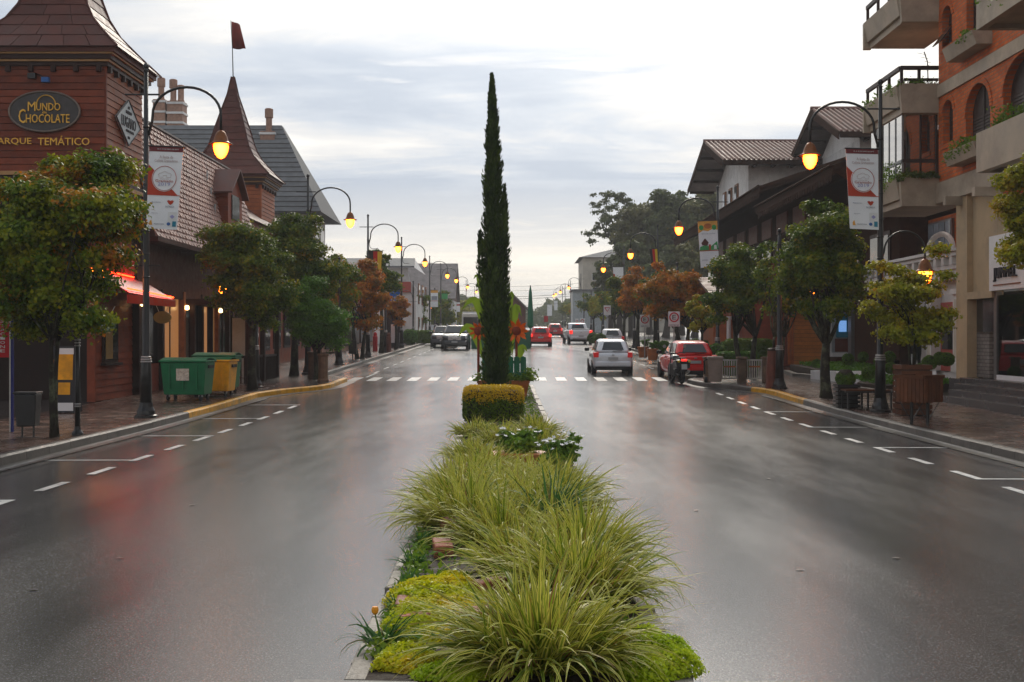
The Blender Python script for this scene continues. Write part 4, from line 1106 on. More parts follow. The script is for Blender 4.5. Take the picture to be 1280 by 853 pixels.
    MB().add([(xs - 0.1, yw - .5, wz(335, yw)), (xs - 0.55, yw + 6, wz(319, yw)), (xs - .1, yw + 12, wz(335, yw))], [(0, 1, 2)]).build('gable_side', 'white_wall', W)
    for y, z in ((106, 3.2), (110, 3.2), (114, 3.2), (106, 0.4), (110, 0.4), (114, .4)):
        w = MB().box(xs, xs + 0.06, y, y + 1.4, sw(105) + z, sw(105) + z + 1.7).build('window', 'post_wood', W); MB().box(xs + 0.05, xs + 0.08, y + .15, y + 1.25, sw(105) + z + .15, sw(105) + z + 1.55).build('pane', 'window_dark', w)
    MB().cbox(at(506, 359, yw - 0.2), (1.0, 0.12, 0.85)).build('sign_board', 'ink_red', W)
    # big grey gable-roofed house
    Yg = 150.0; G = thing('grey_gabled_house', 'white house under a broad grey roof at the far end of the left side', 'building', (-9, Yg, sw(Yg)))
    x1, x0 = wx(570, Yg), wx(500, Yg)
    MB().box(x0, x1 - 0.4, Yg, Yg + 10, sw(Yg), wz(372, Yg)).build('wall', 'white_wall', G)
    MB().slab([(x0 - 2, Yg - 1, wz(375, Yg)), (x1, Yg - 1, wz(375, Yg)), (x1, Yg + 5, wz(331, Yg + 5)), (x0 - 2, Yg + 5, wz(331, Yg + 5))], (0, -0.5, 1), 0.15).build('roof', 'tile_grey', G)
    MB().slab([(x0 - 2, Yg + 11, wz(375, Yg)), (x1, Yg + 11, wz(375, Yg)), (x1, Yg + 5, wz(331, Yg + 5)), (x0 - 2, Yg + 5, wz(331, Yg + 5))], (0, 0.5, 1), 0.15).build('roof', 'tile_grey', G)
    MB().slab([(x1 - .45, Yg, wz(375, Yg)), (x1 - .45, Yg + 10, wz(375, Yg)), (x1 - .45, Yg + 5, wz(333, Yg + 5))], (1, 0, 0), 0.1).build('gable', 'chalet_panel', G)
    for px in (522, 536, 549):
        w = MB().cbox(at(px, 381, Yg - 0.02), (0.9, 0.08, 1.1)).build('window', 'dark_wood', G); MB().cbox(at(px, 381, Yg - 0.07), (0.7, 0.06, 0.9)).build('pane', 'window_dark', w)
    MB().cbox(at(535, 409, Yg - 1), (5.0, 1.6, 0.9)).build('canopy', 'white_wall', G)
far_left()
# ---------------------------------------------------------------- buildings on the right
def arch_wall(mb, X, y0, y1, z0, z1, ops, depth=0.28, mi=0, seg=10):
    """wall in the plane x=X facing -x, with arched openings (ya, yb, sill, spring, rise) and their reveals"""
    ops = sorted(ops); cur = y0
    def q(a, b, c, d): mb.add([(X, a, c), (X, b, c), (X, b, d), (X, a, d)], [(0, 3, 2, 1)], mi)
    for ya, yb, zs, zp, rise in ops:
        q(cur, ya, z0, z1)
        if zs > z0: q(ya, yb, z0, zs)
        w = (yb - ya) / 2; yc = (ya + yb) / 2
        arc = [(yc - w * math.cos(math.pi * i / seg), zp + rise * math.sin(math.pi * i / seg)) for i in range(seg + 1)]
        for (a, za), (b, zb) in zip(arc, arc[1:]):
            mb.add([(X, a, za), (X, b, zb), (X, b, z1), (X, a, z1)], [(0, 3, 2, 1)], mi)
        path = [(ya, zs)] + arc + [(yb, zs)]
        for (a, za), (b, zb) in zip(path, path[1:] + path[:1]):
            mb.add([(X, a, za), (X, b, zb), (X + depth, b, zb), (X + depth, a, za)], [(0, 1, 2, 3)], mi)
        cur = yb
    q(cur, y1, z0, z1)
def arch_panel(X, ya, yb, zs, zp, rise, t=0.05, seg=12):
    w = (yb - ya) / 2; yc = (ya + yb) / 2
    pts = [(X, ya, zs), (X, yb, zs)] + [(X, yc + w * math.cos(math.pi * i / seg), zp + rise * math.sin(math.pi * i / seg)) for i in range(seg + 1)]
    return MB().slab(pts, (1, 0, 0), t)
def trough_plants(name, parent_label, x0, x1, y0, y1, z, n, seed, leaf='leaf_herb', h=0.35, drop=0.3, size=0.09):
    rng = np.random.default_rng(seed)
    k = max(4, n // 40); cx = rng.uniform(x0, x1, k); cy = rng.uniform(y0, y1, k); hh = rng.uniform(0.2, 1, k) * h
    i = rng.integers(k, size=n)
    p = np.stack([cx[i] + rng.normal(0, 0.07, n), cy[i] + rng.normal(0, 0.10, n), z + hh[i] * rng.uniform(0, 1, n)], 1)
    m = rng.uniform(0, 1, n) < 0.22
    p[m, 0] = x0 - rng.uniform(0.0, 0.10, m.sum()); p[m, 2] = z - rng.uniform(0, drop, m.sum()) * (hh[i[m]] / h)
    v, f = leaves(rng, p, unit(rng.normal(0, 1, (n, 3))), size)
    me = mesh_np(name, v, f, leaf)
    o = bpy.data.objects.new(name, me); col.objects.link(o)
    b = wloc(None)
    tag(o, parent_label, 'plant')
    return o

def brick_building():
    XW = 12.5; z0 = sw(34)
    B = thing('orange_brick_building', 'orange brick apartment building with concrete balconies and arched windows on the right', 'building', (XW + 2, 32, z0))
    f2 = [(36.75, 37.62, 7.55, 8.45, 0.35), (33.85, 35.7, 6.95, 8.02, 0.78), (30.3, 32.95, 6.95, 8.1, 0.85), (26.4, 29.0, 6.95, 8.1, 0.85)]
    f3 = [(36.85, 37.68, 10.40, 11.2, 0.35), (33.95, 35.65, 10.05, 12.7, 0.25), (29.4, 32.3, 10.0, 12.4, 0.8), (25.6, 28.4, 10.0, 12.4, 0.8)]
    mb = MB(); arch_wall(mb, XW, 18, 38, 6.45, 9.0, f2); arch_wall(mb, XW, 18, 38, 9.36, 14.5, f3)
    mb.add([(XW, 38, 6), (XW, 38, 14.5), (XW + 9, 38, 14.5), (XW + 9, 38, 6)], [(0, 3, 2, 1)])
    wall = mb.build('brick_wall', 'orange_brick', B)
    # arch rings of soldier bricks, proud of the wall
    for k, (ya, yb, zs, zp, rise) in enumerate(f2 + f3):
        w = (yb - ya) / 2; yc = (ya + yb) / 2; n = max(9, int(math.pi * w / 0.10))
        ring = MB()
        for i in range(n):
            a0, a1 = math.pi * (i + 0.06) / n, math.pi * (i + 0.94) / n
            P = lambda a, e: (yc + (w + e) * math.cos(a), zp + (rise + e) * math.sin(a))
            q = [P(a0, 0.0), P(a1, 0.0), P(a1, 0.17), P(a0, 0.17)]
            ring.slab([(XW - 0.025, y, z) for y, z in q], (1, 0, 0), 0.024)
        o = ring.build('brick_arch', 'orange_brick', wall); stuff(o)
        win = arch_panel(XW + 0.2, ya, yb, zs, zp, rise).build('window', 'shutter', B)
        m = MB(); nl = int((zp - zs) / 0.09)
        for half in (0, 1):
            a, b = (ya + 0.06, yc - 0.03) if half == 0 else (yc + 0.03, yb - 0.06)
            if yb - ya < 1.0:
                if half: continue
                b = yb - 0.06
            for i in range(nl):
                zz = zs + 0.05 + i * 0.09
                m.hexa([(XW + 0.175, a, zz), (XW + 0.199, a, zz), (XW + 0.199, b, zz), (XW + 0.175, b, zz)], [(XW + 0.19, a, zz + 0.075), (XW + 0.199, a, zz + 0.075), (XW + 0.199, b, zz + 0.075), (XW + 0.19, b, zz + 0.075)])
        stuff(m.build('louvres', 'shutter', win))
        if yb - ya > 1: MB().box(XW + 0.165, XW + 0.2, yc - 0.03, yc + 0.03, zs, zp + rise * 0.98).build('meeting_rail', 'shutter', win)
        if yb - ya < 1.0:
            MB().box(XW - 0.03, XW + 0.1, ya - 0.08, yb + 0.08, zs - 0.14, zs - 0.003).build('sill', 'orange_brick', win)
    # tilted open pane of the top small window
    MB().slab([(XW - 0.30, 36.9, 10.42), (XW - 0.30, 37.6, 10.42), (XW + 0.1, 37.6, 10.95), (XW + 0.1, 36.9, 10.95)], (-1, 0, 1), 0.03).build('open_sash', 'window_dark', B)
    # concrete floor bands
    MB().box(XW - 0.06, XW + 0.3, 18, 38.0, 9.0, 9.36).build('floor_band', 'concrete', B)
    MB().box(XW - 0.10, XW + 0.6, 18, 38.0, 5.86, 6.45).build('floor_band', 'concrete', B)
    # window troughs
    for (a, b, z, nm) in ((33.7, 36.05, 9.64, 0), (33.6, 36.0, 6.70, 1), (29.8, 33.2, 6.80, 2)):
        o = MB().hexa([(XW - 0.42, a, z), (XW, a, z), (XW, b, z), (XW - 0.42, b, z)], [(XW - 0.55, a, z + 0.36), (XW, a, z + 0.36), (XW, b, z + 0.36), (XW - 0.55, b, z + 0.36)]).build('window_trough', 'concrete', B)
    # deep balconies hung on the street side nearer the camera
    for z in (9.55, 6.05):
        MB().box(11.45, XW, 20, 31.2, z, z + 0.22).build('balcony_slab', 'concrete', B)
        MB().box(11.25, 11.45, 20, 31.4, z - 0.12, z + 0.85).build('balcony_parapet', 'concrete', B)
        MB().box(11.45, XW, 31.2, 31.4, z - 0.12, z + 0.85).build('balcony_parapet', 'concrete', B)
    for y in (22, 25, 28, 31.0, 33.6, 35.9): MB().box(11.6 if y < 31.4 else 12.0, XW + 0.2, y, y + 0.22, 5.62, 5.858).build('soffit_beam', 'concrete', B)
    # three corner balconies
    def balcony(z, rail, glass):
        X0, X1, Y0, Y1 = 11.38, XW, 38.0, 41.7
        bal = MB().box(X0 + 0.1, X1 + 0.75, Y0 + 0.14, Y1, z + 0.02, z + 0.26).build('balcony', 'concrete', B)
        MB().hexa([(X0 + 0.03, Y0, z), (X1, Y0, z), (X1, Y0 + 0.14, z), (X0 + 0.03, Y0 + 0.14, z)], [(X0 - 0.05, Y0 - 0.08, z + 0.86), (X1, Y0 - 0.08, z + 0.86), (X1, Y0 + 0.14, z + 0.86), (X0 - 0.05, Y0 + 0.14, z + 0.86)]).build('end_panel', 'concrete', bal)
        MB().hexa([(X0, Y0 + 0.145, z + 0.22), (X0 + 0.12, Y0 + 0.145, z + 0.22), (X0 + 0.12, Y1, z + 0.22), (X0, Y1, z + 0.22)], [(X0 - 0.12, Y0 + 0.145, z + 0.84), (X0 + 0.12, Y0 + 0.145, z + 0.84), (X0 + 0.12, Y1, z + 0.84), (X0 - 0.12, Y1, z + 0.84)]).build('side_panel', 'concrete', bal)
        MB().box(X0 - 0.1, X0 + 0.14, Y1, Y1 + 0.14, z, z + 0.84).build('side_panel', 'concrete', bal)
        if rail:
            MB().box(X0, X1, Y0, Y0 + 0.08, z + 1.28, z + 1.40).build('rail', 'shutter', bal)
            MB().box(X0 - 0.04, X0 + 0.06, Y0 + 0.08, Y1, z + 1.28, z + 1.40).build('rail', 'shutter', bal)
            MB().box(X0 + 0.1, X1, Y0 + 0.01, Y0 + 0.06, z + 0.95, z + 1.03).build('rail', 'shutter', bal)
            for x, y in ((X0 + 0.03, Y0 + 0.04), (X0 + 0.55, Y0 + .04), (X0, Y0 + 1.2), (X0, Y0 + 2.4), (X0, Y1 - .1)): MB().box(x - 0.04, x + 0.04, y - 0.04, y + 0.04, z + 0.8, z + 1.28).build('rail_post', 'shutter', bal)
        if glass:
            t = z + 2.75
            for i in range(2):
                a, b_ = X0 + 0.18 + i * 0.47, X0 + 0.18 + (i + 1) * 0.47
                MB().box(a + 0.03, b_ - 0.03, Y0 + 0.22, Y0 + 0.235, z + 0.8, t).build('glass_pane', 'veranda_glass', bal)
                MB().box(b_ - 0.03, b_ + 0.03, Y0 + 0.2, Y0 + 0.26, z + 0.8, t).build('mullion', 'shutter', bal)
            MB().box(X0 + 0.1, X1, Y0 + 0.18, Y0 + 0.27, z + 1.32, z + 1.42).build('transom', 'shutter', bal)
            for i in range(5):
                a = Y0 + 0.25 + i * 0.68
                MB().box(X0 + 0.12, X0 + 0.135, a + 0.03, a + 0.65, z + 0.8, t).build('glass_pane', 'veranda_glass', bal)
                MB().box(X0 + 0.10, X0 + 0.16, a - 0.03, a + 0.03, z + 0.8, t).build('mullion', 'aluminium', bal)
            MB().box(X0 + 0.09, X0 + 0.17, Y0 + 0.28, Y1, z + 1.32, z + 1.42).build('transom', 'aluminium', bal)
        return bal
    balcony(11.28, True, False); balcony(8.57, True, False); balcony(5.8, False, True)
    # ground floor: pier, recessed panel, shop front and steps
    zt = 0.80
    MB().box(XW, XW + 6, 36.2, 36.4, z0 - 0.1, 5.855).build('end_wall', 'beige_render', B)
    MB().box(XW - 0.02, XW + 0.35, 35.55, 36.42, z0 - 0.1, 5.85).build('pier', 'beige_render', B)
    MB().box(XW + 0.14, XW + 0.3, 33.75, 35.55, 3.15, 5.85).build('recessed_panel', 'beige_render', B)
    MB().box(XW - 0.02, XW + 0.3, 33.7, 35.55, 2.95, 3.15).build('panel_ledge', 'beige_render', B)
    MB().box(XW + 0.25, XW + 0.4, 34.6, 35.55, zt, 2.95).build('grey_brick_panel', 'grey_brick', B)
    MB().box(XW + 0.20, XW + 0.25, 33.8, 35.4, 2.05, 2.93).build('dark_window', 'window_dark', B)
    MB().box(XW + 0.05, XW + 0.2, 33.55, 33.75, zt, 3.1).build('shop_mullion', 'aluminium', B)
    MB().box(XW + 0.08, XW + 0.1, 20, 33.55, zt + 0.12, 3.0).build('shop_window', 'shop_glass', B)
    MB().box(XW + 0.05, XW + 1.4, 20, 33.55, zt - 0.02, zt + 0.12).build('display_plinth', 'banner_white', B)
    MB().box(XW + 1.9, XW + 2.0, 20, 36.2, zt, 3.1).build('shop_back_wall', 'cream_wall', B)
    MB().box(XW + 0.3, XW + 6, 20, 36.2, 3.1, 3.25).build('shop_ceiling', 'white_wall', B)
    MB().box(XW + 0.3, XW + 6, 20, 36.2, zt - 0.1, zt).build('shop_floor', 'step_stone', B)
    for y in (30.2, 31.6, 32.9): MB().lathe([(0.05, 0), (0.06, 0.08)], 8, (XW + 0.7, y, 3.0)).build('spot_lamp', 'small_lamp', B)
    for i in range(4):
        zz = z0 - 0.12 + 0.0; top = z0 + (i + 1) * (zt - z0) / 4
        MB().box(XW - 1.35 + i * 0.34, XW + 0.05 if i == 3 else XW - 1.35 + (i + 1) * 0.34 + 0.02, 18, 33.6 + i * 0.55, z0 - 0.2, top).build('step', 'step_stone', B, bevel=0.01)
    MB().box(XW - 0.3, XW + 0.02, 33.7, 36.2, z0 - 0.1, zt - 0.05).build('plinth', 'step_stone', B)
    # sign above the shop window
    S = thing('shop_sign', 'white fascia sign with dark capitals over the right shop window', 'sign', (XW - 0.06, 31, 4.0))
    MB().box(XW - 0.08, XW + 0.10, 20, 33.72, 3.12, 4.55).build('panel', 'sign_white', S)
    text_part('JUMMEL', (XW - 0.11, 32.55, 3.52), (0, -1, 0), (0, 0, 1), 1.5, 0.36, 0.06, 'ink_dark', S)
    MB().box(XW - 0.10, XW - 0.085, 31.6, 33.4, 3.24, 3.27).build('under_line', 'copper_shade', S)
    trough_plants('trough_plant', 'green plants trailing from the upper concrete window trough', XW - 0.48, XW - 0.1, 33.8, 35.0, 10.0, 260, 1)
    trough_plants('trough_plant', 'green plants in the concrete trough under the large arched window', XW - 0.48, XW - 0.1, 33.7, 36.0, 7.05, 700, 2)
    trough_plants('trough_plant', 'bushy plants in the trough at the right edge of the photo', XW - 0.48, XW - 0.1, 30.6, 33.0, 7.15, 900, 3, h=0.6)
    trough_plants('trough_plant', 'plants spilling over the top right balcony parapet', 11.2, 11.5, 28, 31.2, 10.35, 700, 4, h=0.5, drop=0.8)
    trough_plants('trough_plant', 'sparse plants along the middle corner balcony', 11.25, 11.5, 38.1, 41.5, 9.4, 300, 5, h=0.25)
    trough_plants('trough_plant', 'sparse plants along the end of the middle balcony', 11.4, 12.4, 38.05, 38.2, 9.42, 300, 6, h=0.28, drop=0.05)
    trough_plants('trough_plant', 'leafy plants trailing over the lowest corner balcony', 11.4, 12.5, 37.9, 38.15, 6.62, 1500, 7, 'leaf_dark', h=0.22, drop=0.1)
    trough_plants('trough_plant', 'tall thin plants on the street side of the lowest balcony', 11.2, 11.4, 38.2, 41.5, 6.6, 600, 8, h=0.7)
    # aerial on the middle balcony
    A = thing('television_aerial', 'thin television aerial on the middle corner balcony', 'aerial', (12.1, 38.1, 9.4))
    MB().tube([(12.22, 38.1, 9.4), (12.2, 38.1, 10.1), (12.1, 38.1, 10.4)], 0.018, 5).build('mast', 'aluminium', A)
    for i in range(4): MB().tube([(11.85 + 0.1 * i, 38.0, 10.35 - 0.12 * i), (12.15 + 0.07 * i, 38.05, 10.30 - 0.12 * i)], 0.006, 4).build('rod', 'aluminium', A)
    # mannequin behind the glass
    person('mannequin', 'tan-jacketed mannequin behind the right shop window', 'mannequin', (13.35, 32.7, zt + 0.12), 1.75, ('jacket_tan', 'skin', 'bronze_dark'), rz=R(110), arms=0.3)

def person(name, label, cat, loc, h, mats, rz=0.0, arms=0.15, step=0.05):
    """one continuous skinned figure; top, skin and trousers by height"""
    s = h / 1.75
    V = [(0, 0, .95, .13), (0, 0, 1.15, .12), (0, 0, 1.32, .145), (0, 0, 1.46, .07), (0, .01, 1.53, .05), (0, .02, 1.62, .088), (0, .01, 1.70, .075),
         (.10, 0, .90, .10), (.11, .01 + step, .50, .065), (.11, -.01 - step, .09, .045), (.12, .12 - step, .04, .04),
         (-.10, 0, .90, .10), (-.11, .01 - step, .50, .065), (-.11, -.01 + step, .09, .045), (-.12, .12 + step, .04, .04),
         (.19, 0, 1.40, .06), (.25, -.02, 1.14, .045), (.25 + arms * .1, .08 + arms * .3, .92, .035), (.25 + arms * .1, .12 + arms * .35, .83, .03),
         (-.19, 0, 1.40, .06), (-.25, -.02, 1.14, .045), (-.25 - arms * .1, .08, .92, .035), (-.25 - arms * .1, .11, .83, .03)]
    E = [(0, 1), (1, 2), (2, 3), (3, 4), (4, 5), (5, 6), (0, 7), (7, 8), (8, 9), (9, 10), (0, 11), (11, 12), (12, 13), (13, 14), (2, 15), (15, 16), (16, 17), (17, 18), (2, 19), (19, 20), (20, 21), (21, 22)]
    me = bpy.data.meshes.new(name); me.from_pydata([(x * s, y * s, z * s) for x, y, z, r in V], E, [])
    tmp = bpy.data.objects.new('tmp', me); col.objects.link(tmp)
    sk = tmp.modifiers.new('skin', 'SKIN'); me.skin_vertices[0].data[0].use_root = True
    for i, (x, y, z, r) in enumerate(V): me.skin_vertices[0].data[i].radius = (r * s, r * s)
    su = tmp.modifiers.new('sub', 'SUBSURF'); su.levels = 2; su.render_levels = 2
    dg = bpy.context.evaluated_depsgraph_get(); dg.update()
    m2 = bpy.data.meshes.new_from_object(tmp.evaluated_get(dg))
    bpy.data.objects.remove(tmp)
    m2.materials.clear()
    for m in mats: m2.materials.append(M[m])
    for p in m2.polygons:
        z = p.center.z / s; x = abs(p.center.x) / s
        p.material_index = 1 if (z > 1.47 or (z < 0.9 and x > 0.215)) else (0 if z > 0.93 else 2)
        p.use_smooth = True
    o = bpy.data.objects.new(name, m2); col.objects.link(o); o.location = loc; o.rotation_euler = (0, 0, rz)
    return tag(o, label, cat)
brick_building()

def white_shop():
    X = 13.5; zt = sw(44) + 0.42
    W = thing('white_columned_shop', 'white classical shop front with columns and cornice beyond the brick building', 'building', (X + 1, 44, sw(44)))
    MB().box(X + 0.3, X + 8, 38.6, 49, zt - 0.6, 4.1).build('wall', 'white_paint', W)
    MB().box(X + 0.25, X + 0.32, 40.2, 41.6, zt, zt + 2.2).build('door', 'ink_red', W)
    MB().box(X + 0.22, X + 0.26, 40.4, 41.4, zt + 0.7, zt + 2.0).build('door_glass', 'window_dark', W)
    MB().box(X + 0.24, X + 0.31, 43.9, 44.8, zt + 0.5, zt + 2.3).build('shop_window', 'window_dark', W)
    for y in (39.3, 41.9, 43.3, 45.3, 47.2):
        c = MB().box(X - 0.05, X + 0.29, y - 0.26, y + 0.26, zt, zt + 2.55).build('pilaster', 'white_paint', W)
        MB().box(X - 0.10, X + 0.285, y - 0.31, y + 0.31, zt, zt + 0.28).build('plinth', 'white_paint', c)
        MB().box(X - 0.13, X + 0.285, y - 0.34, y + 0.34, zt + 2.4, zt + 2.56).build('capital', 'white_paint', c)
        MB().box(X - 0.062, X - 0.04, y - 0.15, y + 0.15, zt + 0.45, zt + 2.25).build('panel', 'cream_wall', c)
    for z, o, h in ((3.2, 0.12, 0.3), (3.5, 0.22, 0.12), (3.62, 0.16, 0.25), (3.87, 0.36, 0.12), (4.0, 0.46, 0.10)):
        MB().box(X - o, X + 0.295, 38.5 - o * 0.3, 49, z + 0.5, z + h + 0.497).build('cornice', 'white_paint', W)
    for i in range(14): MB().box(X - 0.34, X - 0.165, 38.8 + i * 0.74, 39.05 + i * 0.74, 4.13, 4.365).build('bracket', 'white_paint', W)
    MB().tube([(X - 0.1, 40.6 - 1.2 * math.cos(math.pi * i / 12), 4.62 + 0.55 * math.sin(math.pi * i / 12)) for i in range(13)], 0.09, 8).build('scroll_arch', 'white_paint', W)
    # flats above: brick with pale glazed bays
    MB().box(X + 0.9, X + 8, 38.2, 49, 4.62, 6.0).build('upper_wall', 'orange_brick', W)
    for y in (38.6, 42.2, 45.6):
        w = MB().box(X + 0.8, X + 0.95, y, y + 2.4, 4.9, 5.85).build('glazed_bay', 'aluminium', W)
        for k in range(4): MB().box(X + 0.78, X + 0.81, y + 0.08 + k * 0.58, y + 0.58 + k * 0.58, 4.98, 5.78).build('pane', 'window_pale', w)
    MB().box(X + 0.45, X + 0.92, 39.4, 40.1, 4.95, 5.35).build('air_conditioner', 'white_paint', W)
    # yellow framed entrance, grey brick, cash-machine booth, timber garage
    Yb = 50.0
    Y_ = thing('yellow_shop_entrance', 'bright yellow door frame with dark glass beside the white columned shop', 'entrance', (13.9, Yb, zt))
    for px in (1096.5, 1119.5):
        x = wx(px, Yb); MB().box(x - 0.18, x + 0.18, Yb, Yb + 0.3, zt - 0.4, zt + 2.6).build('post', 'bin_yellow', Y_)
    MB().box(wx(1090, Yb), wx(1126, Yb), Yb + 0.02, Yb + 0.28, zt + 2.61, zt + 2.9).build('lintel', 'bin_yellow', Y_)
    MB().box(wx(1103, Yb), wx(1113, Yb), Yb + 0.12, Yb + 0.16, zt - 0.4, zt + 2.6).build('glass', 'window_dark', Y_)
    MB().lathe([(0.06, 0), (0.07, 0.12)], 8, (wx(1116, Yb), Yb - 0.3, zt + 2.2)).build('lamp', 'small_lamp', Y_)
    G = thing('grey_brick_wall', 'grey brick wall panel with pilaster left of the yellow entrance', 'wall', (13.6, 51, zt))
    MB().box(wx(1073, 51), wx(1089, 51), 51, 51.4, zt - 0.4, zt + 3.2).build('brickwork', 'grey_brick', G)
    MB().box(wx(1064, 50.9), wx(1073, 50.9), 50.9, 51.4, zt - 0.4, zt + 3.2).build('pilaster', 'aluminium', G)
    A = thing('cash_machine_booth', 'cash machine booth with dark blue sign and screen behind the right tree', 'booth', (13.0, 52, zt))
    ya = 52.0
    def bx(px0, px1, py0, py1, d, nm, m, dy=0.0): return MB().box(wx(px0, ya), wx(px1, ya), ya - d + dy, ya + dy, wz(py1, ya), wz(py0, ya)).build(nm, m, A)
    bx(1036, 1063, 372, 446, -0.6, 'booth_back', 'sign_grey', 0.02)
    bx(1036, 1064, 376, 391, 0.25, 'sign_board', 'sign_navy')
    text_part('BanVel', Vector((wx(1051, ya), ya - 0.27, wz(384.5, ya))), (1, 0, 0), (0, 0, 1), 0.66, 0.20, 0.02, 'sign_white', A)
    bx(1036, 1039, 391, 446, 0.1, 'frame_post', 'white_paint'); bx(1060.5, 1063.5, 391, 446, 0.1, 'frame_post', 'white_paint')
    bx(1045, 1060.5, 392, 422, 0.06, 'screen_frame', 'ink_teal'); bx(1048, 1057.5, 401, 415, 0.08, 'screen', 'screen'); bx(1043.5, 1060.3, 423.5, 440, 0.05, 'red_panel', 'brown_post')
    bx(1039, 1060.5, 441, 446, 0.2, 'ledge', 'white_paint')
    T = thing('timber_garage', 'arched orange timber garage door with curved metal canopy', 'garage', (12, 56, sw(56)))
    yg = 56.0; x0, x1 = wx(986, yg), wx(1030, yg); zb = sw(56) + 0.1; zs = wz(393, yg); xc = (x0 + x1) / 2; hw = (x1 - x0) / 2
    n = 15
    for i in range(n):
        a, b = zb + (zs + 0.35 - zb) * i / n, zb + (zs + 0.35 - zb) * (i + 1) / n - 0.01
        MB().box(x0 + 0.22, x1 - 0.05, yg - 0.03, yg + 0.05, a, b).build('plank', 'orange_wood', T)
    MB().slab([(xc + hw * math.cos(math.pi * i / 14), yg + 0.06, zs + 0.62 * math.sin(math.pi * i / 14)) for i in range(15)] + [(x0, yg + 0.06, zb), (x1, yg + .06, zb)], (0, 1, 0), 0.3).build('door_back', 'dark_wood', T)
    for x in (x0, x0 + 0.14): MB().box(x - 0.05, x + 0.06, yg - 0.1, yg + 0.05, zb, zs).build('jamb', 'terracotta', T)
    b = MB(); pts = [(xc + (hw + 0.15) * math.cos(math.pi * i / 16), zs + 0.05 + 0.72 * math.sin(math.pi * i / 16)) for i in range(17)]
    for (xa, za), (xb, zb_) in zip(pts, pts[1:]): b.hexa([(xa, yg - 0.9, za), (xb, yg - 0.9, zb_), (xb, yg + 0.1, zb_), (xa, yg + 0.1, za)], [(xa, yg - 0.9, za + 0.05), (xb, yg - 0.9, zb_ + 0.05), (xb, yg + 0.1, zb_ + 0.05), (xa, yg + 0.1, za + 0.05)])
    b.build('canopy', 'sign_grey', T)
    MB().box(x0 - 1.5, wx(1120, 57), 56.5, 60, sw(57), sw(57) + 4.6).build('wall', 'siding', T)
white_shop()

